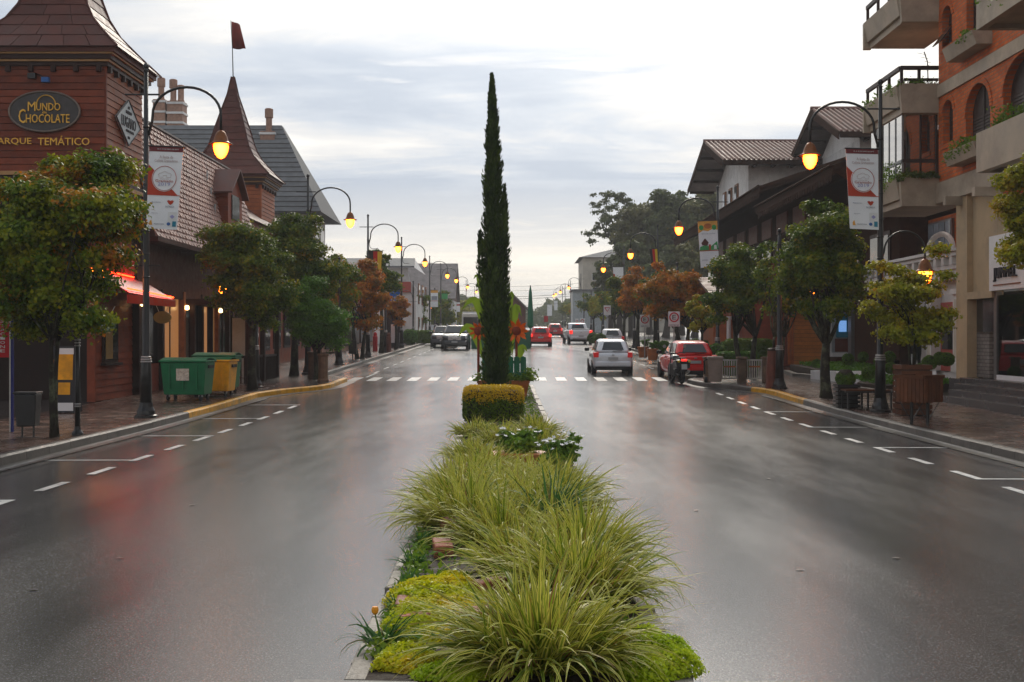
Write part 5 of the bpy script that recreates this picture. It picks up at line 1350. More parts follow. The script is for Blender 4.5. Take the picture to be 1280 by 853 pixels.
def chalet():
    # dark timber building with deep eaves over the pavement, in two lengths
    C = thing('dark_timber_chalet', 'long dark timber chalet with deep ribbed eaves along the right pavement', 'building', (14, 65, sw(60)))
    def length(y0, y1, ze, xe, xw, ridge):
        n = Vector((0.25, 0, 1)).normalized()
        sl = 0.34
        MB().slab([(xe, y0, ze), (xe + 7, y0, ze + 7 * sl), (xe + 7, y1, ze + 7 * sl), (xe, y1, ze)], (-0.3, 0, 1), 0.14).build('roof', 'chalet_wood', C)
        k = int((y1 - y0) / 0.75)
        for i in range(k + 1):
            y = y0 + 0.05 + (y1 - y0 - 0.2) * i / k
            MB().hexa([(xe + 0.05, y, ze - 0.16), (xw, y, ze - 0.16 + (xw - xe) * sl), (xw, y + 0.11, ze - 0.16 + (xw - xe) * sl), (xe + 0.05, y + 0.11, ze - 0.16)],
                      [(xe + 0.05, y, ze + 0.01), (xw, y, ze + 0.01 + (xw - xe) * sl), (xw, y + 0.11, ze + 0.01 + (xw - xe) * sl), (xe + 0.05, y + 0.11, ze + 0.01)]).build('rafter', 'chalet_wood', C)
        MB().box(xe - 0.08, xe + 0.02, y0 - 0.1, y1 + 0.1, ze - 0.2, ze + 0.14).build('fascia', 'chalet_wood', C)
        MB().tube([(xe - 0.14, y0 - 0.1, ze + 0.12), (xe - 0.14, y1 + 0.1, ze + 0.12)], 0.05, 6).build('gutter', 'chalet_wood', C)
        MB().box(xw, xw + 8, y0 + 0.4, y1 - 0.4, sw(y0) - 0.1, ze + (xw - xe) * sl - 0.02).build('wall', 'chalet_wood', C)
        for i in range(int((y1 - y0) / 4)):
            y = y0 + 1.4 + i * 4
            MB().box(xw - 0.08, xw, y, y + 2.6, ze - 1.5, ze - 0.5).build('timber_panel', 'chalet_panel', C)
            w = MB().box(xw - 0.06, xw + 0.01, y, y + 2.6, ze - 4.2, ze - 2.0).build('window', 'dark_wood', C); MB().box(xw - 0.08, xw - 0.055, y + .15, y + 2.45, ze - 4.05, ze - 2.15).build('pane', 'window_dark', w)
        k = int((y1 - y0) / 0.42)
        for i in range(k):
            y = y0 + 0.42 * i
            MB().slab([(xe - 0.085, y, ze - 0.19), (xe - 0.085, y + 0.3, ze - 0.19), (xe - 0.085, y + 0.3, ze - 0.36), (xe - 0.085, y + 0.15, ze - 0.46), (xe - 0.085, y, ze - 0.36)], (1, 0, 0), 0.02).build('bargeboard_tooth', 'chalet_wood', C)
    length(44.5, 58.6, 7.75, 11.0, 13.4, 9.5)
    length(58.9, 91.0, 8.75, 11.2, 13.6, 10.5)
    MB().slab([(11.0, 44.4, 7.6), (18.0, 44.4, 7.6 + 2.38), (18.0, 44.4, 6.4), (13.4, 44.4, 6.2)], (0, -1, 0), 0.1).build('end_gable', 'chalet_wood', C)
    # two tile-roofed white chalets higher behind it
    def house(name, label, Yr, dy, drop, px_ridge, ridge_y, x_in, xfar, roofm, wallm):
        zr = wz(ridge_y, Yr); xr = wx(px_ridge, Yr)
        Hh = thing(name, label, 'building', (xr + 6, Yr, sw(Yr)))
        ze = zr - drop
        for s_ in (-1, 1):
            MB().slab([(xr, Yr, zr), (xfar, Yr, zr), (xfar, Yr + s_ * dy, ze), (xr, Yr + s_ * dy, ze)], (0, s_ * 0.3, 1), 0.16).build('roof', 'tile_grey' if s_ > 0 else roofm, Hh)
        # tile rolls on the slope that faces the street end
        nroll = int((xfar - xr) / 0.30); b = MB()
        for i in range(nroll):
            x = xr + 0.1 + i * 0.30
            b.tube([(x, Yr - dy - 0.06, ze + 0.19), (x, Yr, zr + 0.21)], 0.085, 5)
        stuff(b.build('tile_rolls', roofm, Hh))
        MB().tube([(xr - 0.05, Yr, zr + 0.22), (xfar, Yr, zr + 0.22)], 0.14, 6).build('ridge_tiles', roofm, Hh)
        MB().box(xr + x_in, xfar, Yr - dy + 2.0, Yr + dy - 2.0, sw(Yr), ze + 0.1).build('wall', wallm, Hh)
        MB().slab([(xr + x_in, Yr - dy + 2.0, ze + 0.1), (xr + x_in, Yr + dy - 2.0, ze + 0.1), (xr + x_in, Yr, zr - 0.2)], (1, 0, 0), 0.2).build('gable', wallm, Hh)
        for i in range(9):
            y = Yr - dy + 0.15 + (2 * dy - 0.3) * i / 8; t = 1 - abs(y - Yr) / dy
            MB().box(xr + 0.1, xr + x_in, y - 0.06, y + 0.06, ze + t * drop - 0.18, ze + t * drop - 0.02).build('purlin', 'chalet_wood', Hh)
        for i in range(int((xfar - xr - x_in) / 1.2)):
            x = xr + x_in + 0.2 + i * 1.2
            MB().box(x, x + 0.12, Yr - dy + 0.1, Yr - dy + 2.0, ze - 0.06, ze + 0.10).build('rafter', 'chalet_wood', Hh)
        MB().slab([(xr, Yr - dy, ze - 0.12), (xfar, Yr - dy, ze - 0.12), (xfar, Yr - dy, ze + 0.16), (xr, Yr - dy, ze + 0.16)], (0, -1, 0), 0.08).build('eave_board', 'chalet_wood', Hh)
        for s_ in (-1, 1):
            MB().slab([(xr - 0.06, Yr, zr + 0.18), (xr - 0.06, Yr + s_ * dy, ze + 0.18), (xr - 0.06, Yr + s_ * dy, ze - 0.25), (xr - 0.06, Yr, zr - 0.25)], (1, 0, 0), 0.05).build('bargeboard', 'chalet_wood', Hh)
        for k in range(3):
            y = Yr - 2.5 + k * 2.4
            w = MB().box(xr + x_in - 0.1, xr + x_in, y, y + 1.1, ze - 2.0, ze - 0.6).build('window', 'post_wood', Hh)
            MB().box(xr + x_in - 0.14, xr + x_in - 0.09, y + 0.18, y + 0.92, ze - 1.85, ze - 0.75).build('pane', 'window_dark', w)
        return Hh, ze
    Hh, ze = house('white_chalet', 'white walled chalet with tiled roof and wide gable overhang behind the dark eaves', 86.0, 8.0, 2.3, 880, 181, 1.9, 34, 'tile_roof', 'white_wall')
    MB().cbox((wx(970, 80), 79.9, wz(228, 80)), (0.9, 0.5, 0.9)).build('air_conditioner', 'white_paint', Hh)
    house('hip_chalet', 'second tiled chalet roof higher up behind the right lamp', 74.0, 6.5, 2.3, 1014, 141, 1.6, 40, 'tile_roof', 'white_wall')
    # terracotta house with white columns behind the hedge
    Yq = 60.0; Q = thing('terracotta_house', 'terracotta wall with white columns behind the clipped hedge', 'building', (11, Yq, sw(Yq)))
    MB().box(wx(893, Yq), wx(985, Yq), Yq + 0.3, Yq + 4, sw(Yq), wz(366, Yq)).build('wall', 'siding_orange', Q)
    for px in (911, 924, 937, 949): MB().lathe([(0.16, 0), (0.16, 0.15), (0.11, 0.2), (0.10, 2.0), (0.15, 2.1), (0.15, 2.2)], 10, (wx(px, Yq), Yq, sw(Yq))).build('column', 'white_paint', Q)
    MB().slab([(wx(885, Yq), Yq - 0.8, wz(372, Yq)), (wx(990, Yq), Yq - 0.8, wz(372, Yq)), (wx(990, Yq), Yq + 4, wz(345, Yq)), (wx(885, Yq), Yq + 4, wz(345, Yq))], (0, 0, 1), 0.12).build('roof', 'tile_roof', Q)
    # far cream block and low grey roof
    Yc = 180.0; K = thing('cream_block', 'pale cream multi-storey block with grey hipped roof at the far right', 'building', (11, Yc, sw(Yc)))
    x0 = wx(729, Yc); ztop = wz(322, Yc)
    MB().box(x0, x0 + 14, Yc, Yc + 14, sw(Yc) - 1, ztop).build('wall', 'cream_wall', K)
    MB().hexa([(x0 - 0.6, Yc - 0.6, ztop), (x0 + 14.6, Yc - .6, ztop), (x0 + 14.6, Yc + 14.6, ztop), (x0 - .6, Yc + 14.6, ztop)], [(x0 + 6, Yc + 6, ztop + 1.9), (x0 + 8, Yc + 6, ztop + 1.9), (x0 + 8, Yc + 8, ztop + 1.9), (x0 + 6, Yc + 8, ztop + 1.9)]).build('roof', 'slate', K)
    for px in (744, 757, 770):
        for py in (347, 363):
            w = MB().cbox(at(px, py, Yc - 0.03), (0.95, 0.1, 0.95)).build('window', 'white_paint', K); MB().cbox(at(px, py, Yc - 0.1), (0.75, 0.08, 0.75)).build('pane', 'window_dark', w)
    Yd = 165.0; D = thing('low_grey_house', 'low grey house front below the cream block', 'building', (10, Yd, sw(Yd)))
    MB().box(wx(716, Yd), wx(765, Yd), Yd, Yd + 6, sw(Yd), wz(364, Yd)).build('wall', 'sign_grey', D); MB().box(wx(714, Yd), wx(767, Yd), Yd - 0.3, Yd + 6.3, wz(364, Yd), wz(362, Yd)).build('roof', 'slate', D)
    # kiosk in the middle of the far street
    Yk = 118.0; k0, k1 = wx(634, Yk), wx(657, Yk); O = thing('brick_kiosk', 'brown brick gabled kiosk in mid-street behind the cypress', 'kiosk', ((k0 + k1) / 2, Yk, g(Yk)))
    MB().box(k0, k1, Yk, Yk + 4, g(Yk) - 0.1, wz(392, Yk)).build('wall', 'red_brick', O)
    xm = wx(640, Yk); zr = wz(368, Yk)
    MB().slab([(k0, Yk, wz(392, Yk)), (k1, Yk, wz(392, Yk)), (k1, Yk, wz(386, Yk)), (xm, Yk, zr), (k0, Yk, wz(386, Yk))], (0, 1, 0), 0.2).build('gable', 'red_brick', O)
    MB().slab([(xm, Yk - 0.3, zr), (k1 + 0.25, Yk - 0.3, wz(388, Yk)), (k1 + .25, Yk + 4.3, wz(388, Yk)), (xm, Yk + 4.3, zr)], (0.7, 0, 1), 0.12).build('roof', 'tile_grey', O)
    MB().slab([(xm, Yk - 0.3, zr), (k0 - 0.25, Yk - 0.3, wz(388, Yk)), (k0 - .25, Yk + 4.3, wz(388, Yk)), (xm, Yk + 4.3, zr)], (-0.7, 0, 1), 0.12).build('roof', 'tile_grey', O)
    MB().box(xm - 0.3, xm + 0.4, Yk - 0.05, Yk + 0.05, g(Yk), g(Yk) + 2.0).build('door', 'dark_wood', O)
chalet()
# ---------------------------------------------------------------- street lamps, banners, flags
SHADE = [(0.03, 0.30), (0.06, 0.29), (0.10, 0.25), (0.135, 0.17), (0.16, 0.08), (0.18, 0.045), (0.26, 0.012), (0.262, 0.0), (0.17, 0.008)]
BULB = [(0.158, 0.02), (0.165, -0.05), (0.155, -0.13), (0.125, -0.21), (0.075, -0.28), (0.02, -0.31)]
def lamp_head(x, z, par):
    s = MB().lathe([(r, q) for r, q in SHADE], 20, (x, 0, z), cap=False).build('lamp_shade', 'copper_shade', par, smooth=True, world=False)
    MB().lathe(BULB, 16, (x, 0, z)).build('lamp_glass', 'lamp_glass', s, smooth=True, world=False)
    return s
def make_lamp(side, tall):
    """side +1: street arm towards +x. tall: also carries the high street arm"""
    t = thing('street_lamp', 'street lamp', 'street lamp')
    H = 7.5 if tall else 4.75
    MB().lathe([(0.24, -0.01), (0.24, 0.06), (0.20, 0.08), (0.19, 0.16), (0.155, 0.24), (0.135, 0.34)], 16).build('base', 'iron', t, smooth=False, world=False)
    MB().lathe([(0.130, 0.34), (0.105, 1.25), (0.075, 1.3), (0.068, 4.0), (0.062, 4.4), (0.045, H)], 14).build('shaft', 'iron', t, smooth=True, world=False)
    for z, r in ((1.22, 0.125), (1.27, 0.118), (1.32, 0.11), (3.05, 0.085), (3.55, 0.085), (4.05, 0.082), (4.45, 0.075)) + (((5.35, 0.072), (5.05, 0.07), (6.3, 0.068)) if tall else ()):
        MB().lathe([(r * 0.9, -0.018), (r, -0.012), (r, 0.012), (r * 0.9, 0.018)], 14, (0, 0, z)).build('ring', 'ring_steel' if z < 1.35 else 'iron', t, smooth=True, world=False)
    MB().lathe([(0.05, 0), (0.055, 0.02), (0.03, 0.04), (0.06, 0.08), (0.065, 0.12), (0.04, 0.17), (0.01, 0.19)], 12, (0, 0, H)).build('finial', 'iron', t, smooth=True, world=False)
    if tall:
        s = side
        pts = [(s * 0.05, 0, 6.12), (s * 0.13, 0, 6.42)] + [(s * (0.88 - 0.74 * math.cos(a)), 0, 6.56 + 0.60 * math.sin(a)) for a in [math.pi * i / 16 for i in range(1, 16)]] + [(s * 1.62, 0, 6.52), (s * 1.62, 0, 6.2)]
        MB().tube(pts, [0.03] * len(pts), 8).build('arm', 'iron', t, smooth=True, world=False)
        pts = [(s * 0.05, 0, 6.2)] + [(s * (0.30 - 0.22 * math.cos(a)), 0, 6.02 - 0.20 * math.sin(a)) for a in [math.pi * i / 8 for i in range(1, 6)]] + [(s * 0.55, 0, 5.85)]
        MB().tube(pts, 0.016, 6).build('scroll', 'iron', t, smooth=True, world=False)
        lamp_head(s * 1.62, 5.92, t)
        MB().tube([(-s * 0.45, 0, 7.0), (s * 0.3, 0, 7.0)], 0.02, 6).build('cross_bar', 'iron', t, world=False)
    s = -side
    pts = [(s * 0.04, 0, 3.55)] + [(s * (0.56 - 0.47 * math.cos(a)), 0, 3.72 + 0.46 * math.sin(a)) for a in [math.pi * i / 14 for i in range(0, 14)]] + [(s * 1.03, 0, 3.6), (s * 1.03, 0, 3.5)]
    MB().tube(pts, 0.022, 8).build('arm', 'iron', t, smooth=True, world=False)
    lamp_head(s * 1.03, 3.24, t)
    MB().tube([(-0.35, 0, 3.3), (0.3, 0, 3.3)], 0.012, 5).build('cross_bar', 'iron', t, world=False)
    return t
ORD = ['first', 'second', 'third', 'fourth', 'fifth', 'sixth', 'seventh', 'eighth', 'ninth', 'tenth', 'eleventh', 'twelfth', 'thirteenth', 'fourteenth']
def lamps():
    for side, ysA, ysB, x, nm, grp in ((1, [27.7, 49.1, 68.8, 88.7, 117, 134, 165, 200, 240], [39.8, 58.5, 79.0, 100, 126, 150], -8.04, 'left', 'street lamps along the left pavement'),
                                       (-1, [29.5, 53.5, 76.4, 100.6, 169, 202, 225, 239], [39.3, 64.5, 88.0, 120, 140, 155, 185], 8.36, 'right', 'street lamps along the right pavement')):
        for tall, ys in ((True, ysA), (False, ysB)):
            proto = make_lamp(side, tall)
            for i, y in enumerate(ys):
                o = proto if i == 0 else copy_tree(proto)
                xx = x if tall else (8.04 if side < 0 else -8.15)
                o.location = (xx, y, sw(y) - 0.01)
                kind = 'tall two-armed street lamp' if tall else 'short one-armed street lamp'
                o['label'] = '%s, %s of its kind along the %s pavement' % (kind, ORD[i], nm)
                o['group'] = grp
lamps()

class Cloth:
    """flat hanging sheet: bilinear in its four corners, so print lies on it"""
    def __init__(s, tl, tr, bl, br): s.c = [Vector(q) for q in (tl, tr, bl, br)]
    def p(s, u, v, off=0.0):
        a = s.c[0].lerp(s.c[1], u); b = s.c[2].lerp(s.c[3], u)
        n = (s.c[1] - s.c[0]).cross(s.c[2] - s.c[0]).normalized()
        if n.y > 0: n = -n
        return a.lerp(b, v) + n * off
    def poly(s, uv, name, m, par, off):
        return MB().slab([s.p(u, v, off) for u, v in uv], (0, 1, 0), 0.002).build(name, m, par)
    def text(s, t, u, v, w, h, m, par, off=0.02):
        x = (s.c[1] - s.c[0]); y = (s.c[0] - s.c[2])
        return text_part(t, s.p(u, v, off), x, y, w * x.length, h * y.length, 0.003, m, par)
def ring_poly(u, v, r, asp, n=28): return [(u + r * math.cos(2 * math.pi * i / n), v + r * asp * math.sin(2 * math.pi * i / n)) for i in range(n)]
def festival_banner(px, Y, label):
    c = Cloth(*[at(a, b, Y) for a, b in px])
    asp = (c.c[1] - c.c[0]).length / (c.c[2] - c.c[0]).length
    B = thing('festival_banner', label, 'banner', tuple(c.p(0.5, 1.0)), 0, 'festival banners on the nearest tall lamps')
    MB().slab([c.p(0, 0), c.p(1, 0), c.p(1, 1), c.p(0, 1)], (0, 1, 0), 0.012).build('cloth', 'banner_white', B)
    MB().tube([c.p(-0.03, -0.004), c.p(1.06, -0.004)], 0.018, 6).build('rod', 'iron', B)
    c.poly([(0, 0), (1, 0), (1, 0.06), (0, 0.06)], 'header', 'banner_plum', B, 0.006)
    c.text('06 A 18 DE MAIO DE 2019', 0.55, 0.03, 0.62, 0.014, 'sign_white', B, 0.012)
    c.poly([(0, 0.22), (0.94, 0.585), (0, 0.585)], 'red_wedge', 'banner_red', B, 0.006)
    c.poly([(0, 0.583), (1, 0.583), (1, 0.592), (0, 0.592)], 'divider', 'banner_red', B, 0.009)
    c.text('A festa da', 0.52, 0.125, 0.40, 0.035, 'ink_rose', B); c.text('Colônia Gramadense', 0.52, 0.17, 0.68, 0.032, 'ink_rose', B)
    c.poly(ring_poly(0.5, 0.385, 0.385, asp), 'disc', 'banner_white', B, 0.010)
    MB().tube([c.p(u, v, 0.016) for u, v in ring_poly(0.5, 0.385, 0.36, asp) + ring_poly(0.5, 0.385, 0.36, asp)[:1]], 0.007, 4).build('ring', 'ink_red', B)
    hp = [(0.30, 0.345), (0.36, 0.32), (0.40, 0.32), (0.50, 0.298), (0.60, 0.32), (0.66, 0.32), (0.72, 0.345), (0.69, 0.345), (0.69, 0.372), (0.56, 0.372), (0.56, 0.35), (0.46, 0.35), (0.46, 0.372), (0.33, 0.372), (0.33, 0.345), (0.30, 0.345)]
    MB().tube([c.p(u, v, 0.016) for u, v in hp], 0.004, 4).build('house_emblem', 'ink_rose', B)
    c.text('FESTA DA', 0.5, 0.392, 0.26, 0.010, 'ink_rose', B); c.text('Gramado', 0.5, 0.415, 0.52, 0.034, 'ink_red', B); c.text('2019', 0.5, 0.455, 0.36, 0.040, 'ink_lilac', B)
    c.text('Patrocínio:', 0.30, 0.675, 0.28, 0.014, 'ink_grey', B); c.text('Apoio:', 0.26, 0.81, 0.20, 0.014, 'ink_grey', B); c.text('SICREDI', 0.72, 0.725, 0.26, 0.022, 'ink_grey', B)
    c.poly([(0.62, 0.655), (0.68, 0.645), (0.73, 0.655), (0.78, 0.645), (0.84, 0.655), (0.80, 0.685), (0.73, 0.705), (0.67, 0.685)], 'heart_logo', 'banner_red', B, 0.010)
    c.poly([(0.68, 0.79), (0.96, 0.79), (0.96, 0.96), (0.68, 0.96)], 'logo_tile', 'sign_white', B, 0.007)
    c.poly([(0.74, 0.845), (0.82, 0.82), (0.9, 0.845), (0.82, 0.87)], 'logo', 'ink_lilac', B, 0.012); c.poly([(0.84, 0.90), (0.96, 0.90), (0.96, 0.965), (0.84, 0.965)], 'logo', 'ink_teal', B, 0.012)
    c.poly(ring_poly(0.72, 0.935, 0.06, asp * 0.8, 14), 'logo', 'ink_blue', B, 0.012); c.poly([(0.10, 0.92), (0.16, 0.89), (0.20, 0.955), (0.10, 0.955)], 'logo', 'banner_orange', B, 0.012)
    c.text('PREFEITURA', 0.42, 0.94, 0.30, 0.016, 'ink_grey', B)
def colour_banner(px, Y, label):
    c = Cloth(*[at(a, b, Y) for a, b in px]); asp = (c.c[1] - c.c[0]).length / (c.c[2] - c.c[0]).length
    B = thing('village_banner', label, 'banner', tuple(c.p(0.5, 1)))
    MB().slab([c.p(0, 0), c.p(1, 0), c.p(1, 1), c.p(0, 1)], (0, 1, 0), 0.012).build('cloth', 'banner_white', B)
    MB().tube([c.p(-0.05, -0.006), c.p(1.1, -0.006)], 0.02, 6).build('rod', 'iron', B)
    c.poly([(0, 0), (1, 0), (1, 0.20), (0.75, 0.17), (0.5, 0.22), (0.25, 0.20), (0, 0.26)], 'sky_print', 'banner_orange', B, 0.006)
    for u in (0.16, 0.82): c.poly(ring_poly(u, 0.14, 0.12, asp * 1.1, 14), 'tree_print', 'banner_green', B, 0.010)
    c.poly(ring_poly(0.5, 0.11, 0.2, asp * 0.7, 18), 'crest_print', 'terracotta', B, 0.009)
    c.poly([(0.12, 0.47), (0.32, 0.37), (0.5, 0.46), (0.44, 0.53), (0.16, 0.52)], 'house_print', 'chalet_panel', B, 0.010)
    c.poly([(0.05, 0.55), (0.3, 0.52), (0.6, 0.55), (0.95, 0.44), (1, 0.62), (0, 0.64)], 'field_print', 'banner_green', B, 0.008)
    c.poly([(0.5, 0.50), (0.62, 0.51), (0.6, 0.62), (0.5, 0.62)], 'figure_print', 'banner_red', B, 0.011); c.poly([(0.78, 0.52), (0.9, 0.52), (0.92, 0.61), (0.76, 0.61)], 'figure_print', 'sign_white', B, 0.011)
    c.poly([(0, 0.63), (1, 0.63), (1, 0.645), (0, 0.645)], 'divider', 'banner_red', B, 0.010)
    c.text('FESTA DA COLÔNIA', 0.52, 0.27, 0.7, 0.03, 'ink_grey', B); c.text('SICREDI', 0.25, 0.84, 0.30, 0.03, 'ink_grey', B)
def tricolour(px, Y, label, cols):
    c = Cloth(*[at(a, b, Y) for a, b in px])
    B = thing('striped_flag', label, 'flag', tuple(c.p(0.5, 1)))
    for i, m in enumerate(cols):
        MB().slab([c.p(i / 3, 0), c.p((i + 1) / 3 - 0.004, 0), c.p((i + 1) / 3 - 0.004, 1), c.p(i / 3, 1)], (0, 1, 0), 0.012).build('stripe', m, B)
    MB().tube([c.p(-0.06, -0.006), c.p(1.06, -0.006)], 0.02, 6).build('rod', 'iron', B)
def plain_banner(px, Y, label, m, name='lamp_banner', extra=None):
    c = Cloth(*[at(a, b, Y) for a, b in px])
    B = thing(name, label, 'banner', tuple(c.p(0.5, 1)))
    MB().slab([c.p(0, 0), c.p(1, 0), c.p(1, 1), c.p(0, 1)], (0, 1, 0), 0.012).build('cloth', m, B)
    MB().tube([c.p(-0.1, -0.006), c.p(1.1, -0.006)], 0.02, 6).build('rod', 'iron', B)
    for uv, mm in (extra or []): c.poly(uv, 'print', mm, B, 0.008)
    return c, B
def banners():
    festival_banner([(187, 183), (229.5, 184.5), (182.5, 285.5), (221, 287.5)], 27.6, 'white and red festival banner on the left lamp beside the shingled roof')
    festival_banner([(1057, 186), (1097.5, 187), (1062.5, 286), (1098.5, 287.5)], 29.4, 'white and red festival banner on the right lamp below the brick balconies')
    colour_banner([(872, 277), (896.5, 276), (876, 335), (899, 334)], 53.4, 'colourful village scene banner on the second right lamp')
    tricolour([(461, 314), (477.5, 314.5), (463.5, 355), (475.5, 355.5)], 68.7, 'black red and gold flag on the third tall left lamp', ('flag_black', 'flag_red', 'flag_gold'))
    tricolour([(812, 312), (821.5, 311), (815, 336), (823, 336)], 76.3, 'black red and gold flag on the third tall right lamp', ('flag_black', 'flag_red', 'flag_gold'))
    q = [([(0, 0.55), (0.18, 0.62), (0.15, 1), (0, 1)], 'banner_red')]
    plain_banner([(766, 334), (779, 334), (767, 349), (779.5, 349)], 100.4, 'plain white banner on the fourth tall right lamp', 'banner_white', extra=q)
    pr = [([(0, 0), (1, 0), (1, 0.16), (0, 0.16)], 'banner_orange'), ([(0.1, 0.35), (0.9, 0.35), (0.9, 0.58), (0.1, 0.58)], 'ink_grey'), ([(0, 0.62), (1, 0.62), (1, 0.65), (0, 0.65)], 'ink_red')]
    plain_banner([(718, 362), (726.5, 362), (718.3, 383.5), (726.5, 383.5)], 168.8, 'small far banner with orange top on a right lamp', 'banner_white', extra=pr)
    plain_banner([(692.5, 376), (697, 376), (692.7, 388), (697, 388)], 224.5, 'tiny white banner farthest along the right lamps', 'banner_white')
    plain_banner([(684, 381), (690, 381), (684, 395), (690, 395)], 239, 'tiny pale banner low at the far right street end', 'banner_white')
    plain_banner([(538.5, 363), (547.5, 363), (538.5, 384), (547.5, 384)], 116.8, 'small village banner on the fifth tall left lamp', 'banner_white', extra=pr)
    plain_banner([(552, 367), (559.5, 367), (552, 374), (559.5, 374)], 133.8, 'small green banner on the sixth tall left lamp', 'banner_green')
    plain_banner([(569.5, 375), (575, 375), (569.5, 390), (575, 390)], 164.8, 'tiny white banner on the seventh tall left lamp', 'banner_white', extra=[([(0, 0.35), (1, 0.35), (1, 0.5), (0, 0.5)], 'ink_red')])
    c, B = plain_banner([(470, 371), (500, 361.5), (472, 388), (499, 383)], 86.0, 'blue slanting banner with white letters behind the orange trees', 'banner_blue', 'blue_banner')
    c.text('CASA DA CHUVA', 0.5, 0.5, 0.8, 0.28, 'sign_white', B)
    # red vertical parking sign at the left edge
    Y = 23.6; p0, p1 = at(-6, 447, Y), at(11.5, 392, Y)
    S = thing('parking_sign', 'red vertical parking sign with white capitals at the left edge', 'sign', (p0.x, Y, sw(Y)))
    MB().box(p0.x, p1.x, Y, Y + 0.03, p0.z, p1.z).build('panel', 'sign_red', S)
    MB().box(p1.x + 0.004, p1.x + 0.03, Y - 0.01, Y + 0.05, sw(Y), p1.z + 0.05).build('edge_strip', 'ring_steel', S); MB().box(p1.x + 0.03, p1.x + 0.07, Y - 0.005, Y + 0.05, sw(Y), p1.z + 0.05).build('post', 'sign_navy', S)
    MB().box(p0.x - 0.07, p0.x - 0.005, Y - 0.005, Y + 0.05, sw(Y), p1.z + 0.05).build('post', 'sign_navy', S)
    for i, ch in enumerate('ESTACIONE'):
        z = wz(395 + 5.3 * i + 1.5, Y)
        text_part(ch, (wx(3.5, Y), Y - 0.008, z), (1, 0, 0), (0, 0, 1), 0.085, 0.052, 0.008, 'sign_white', S)
banners()

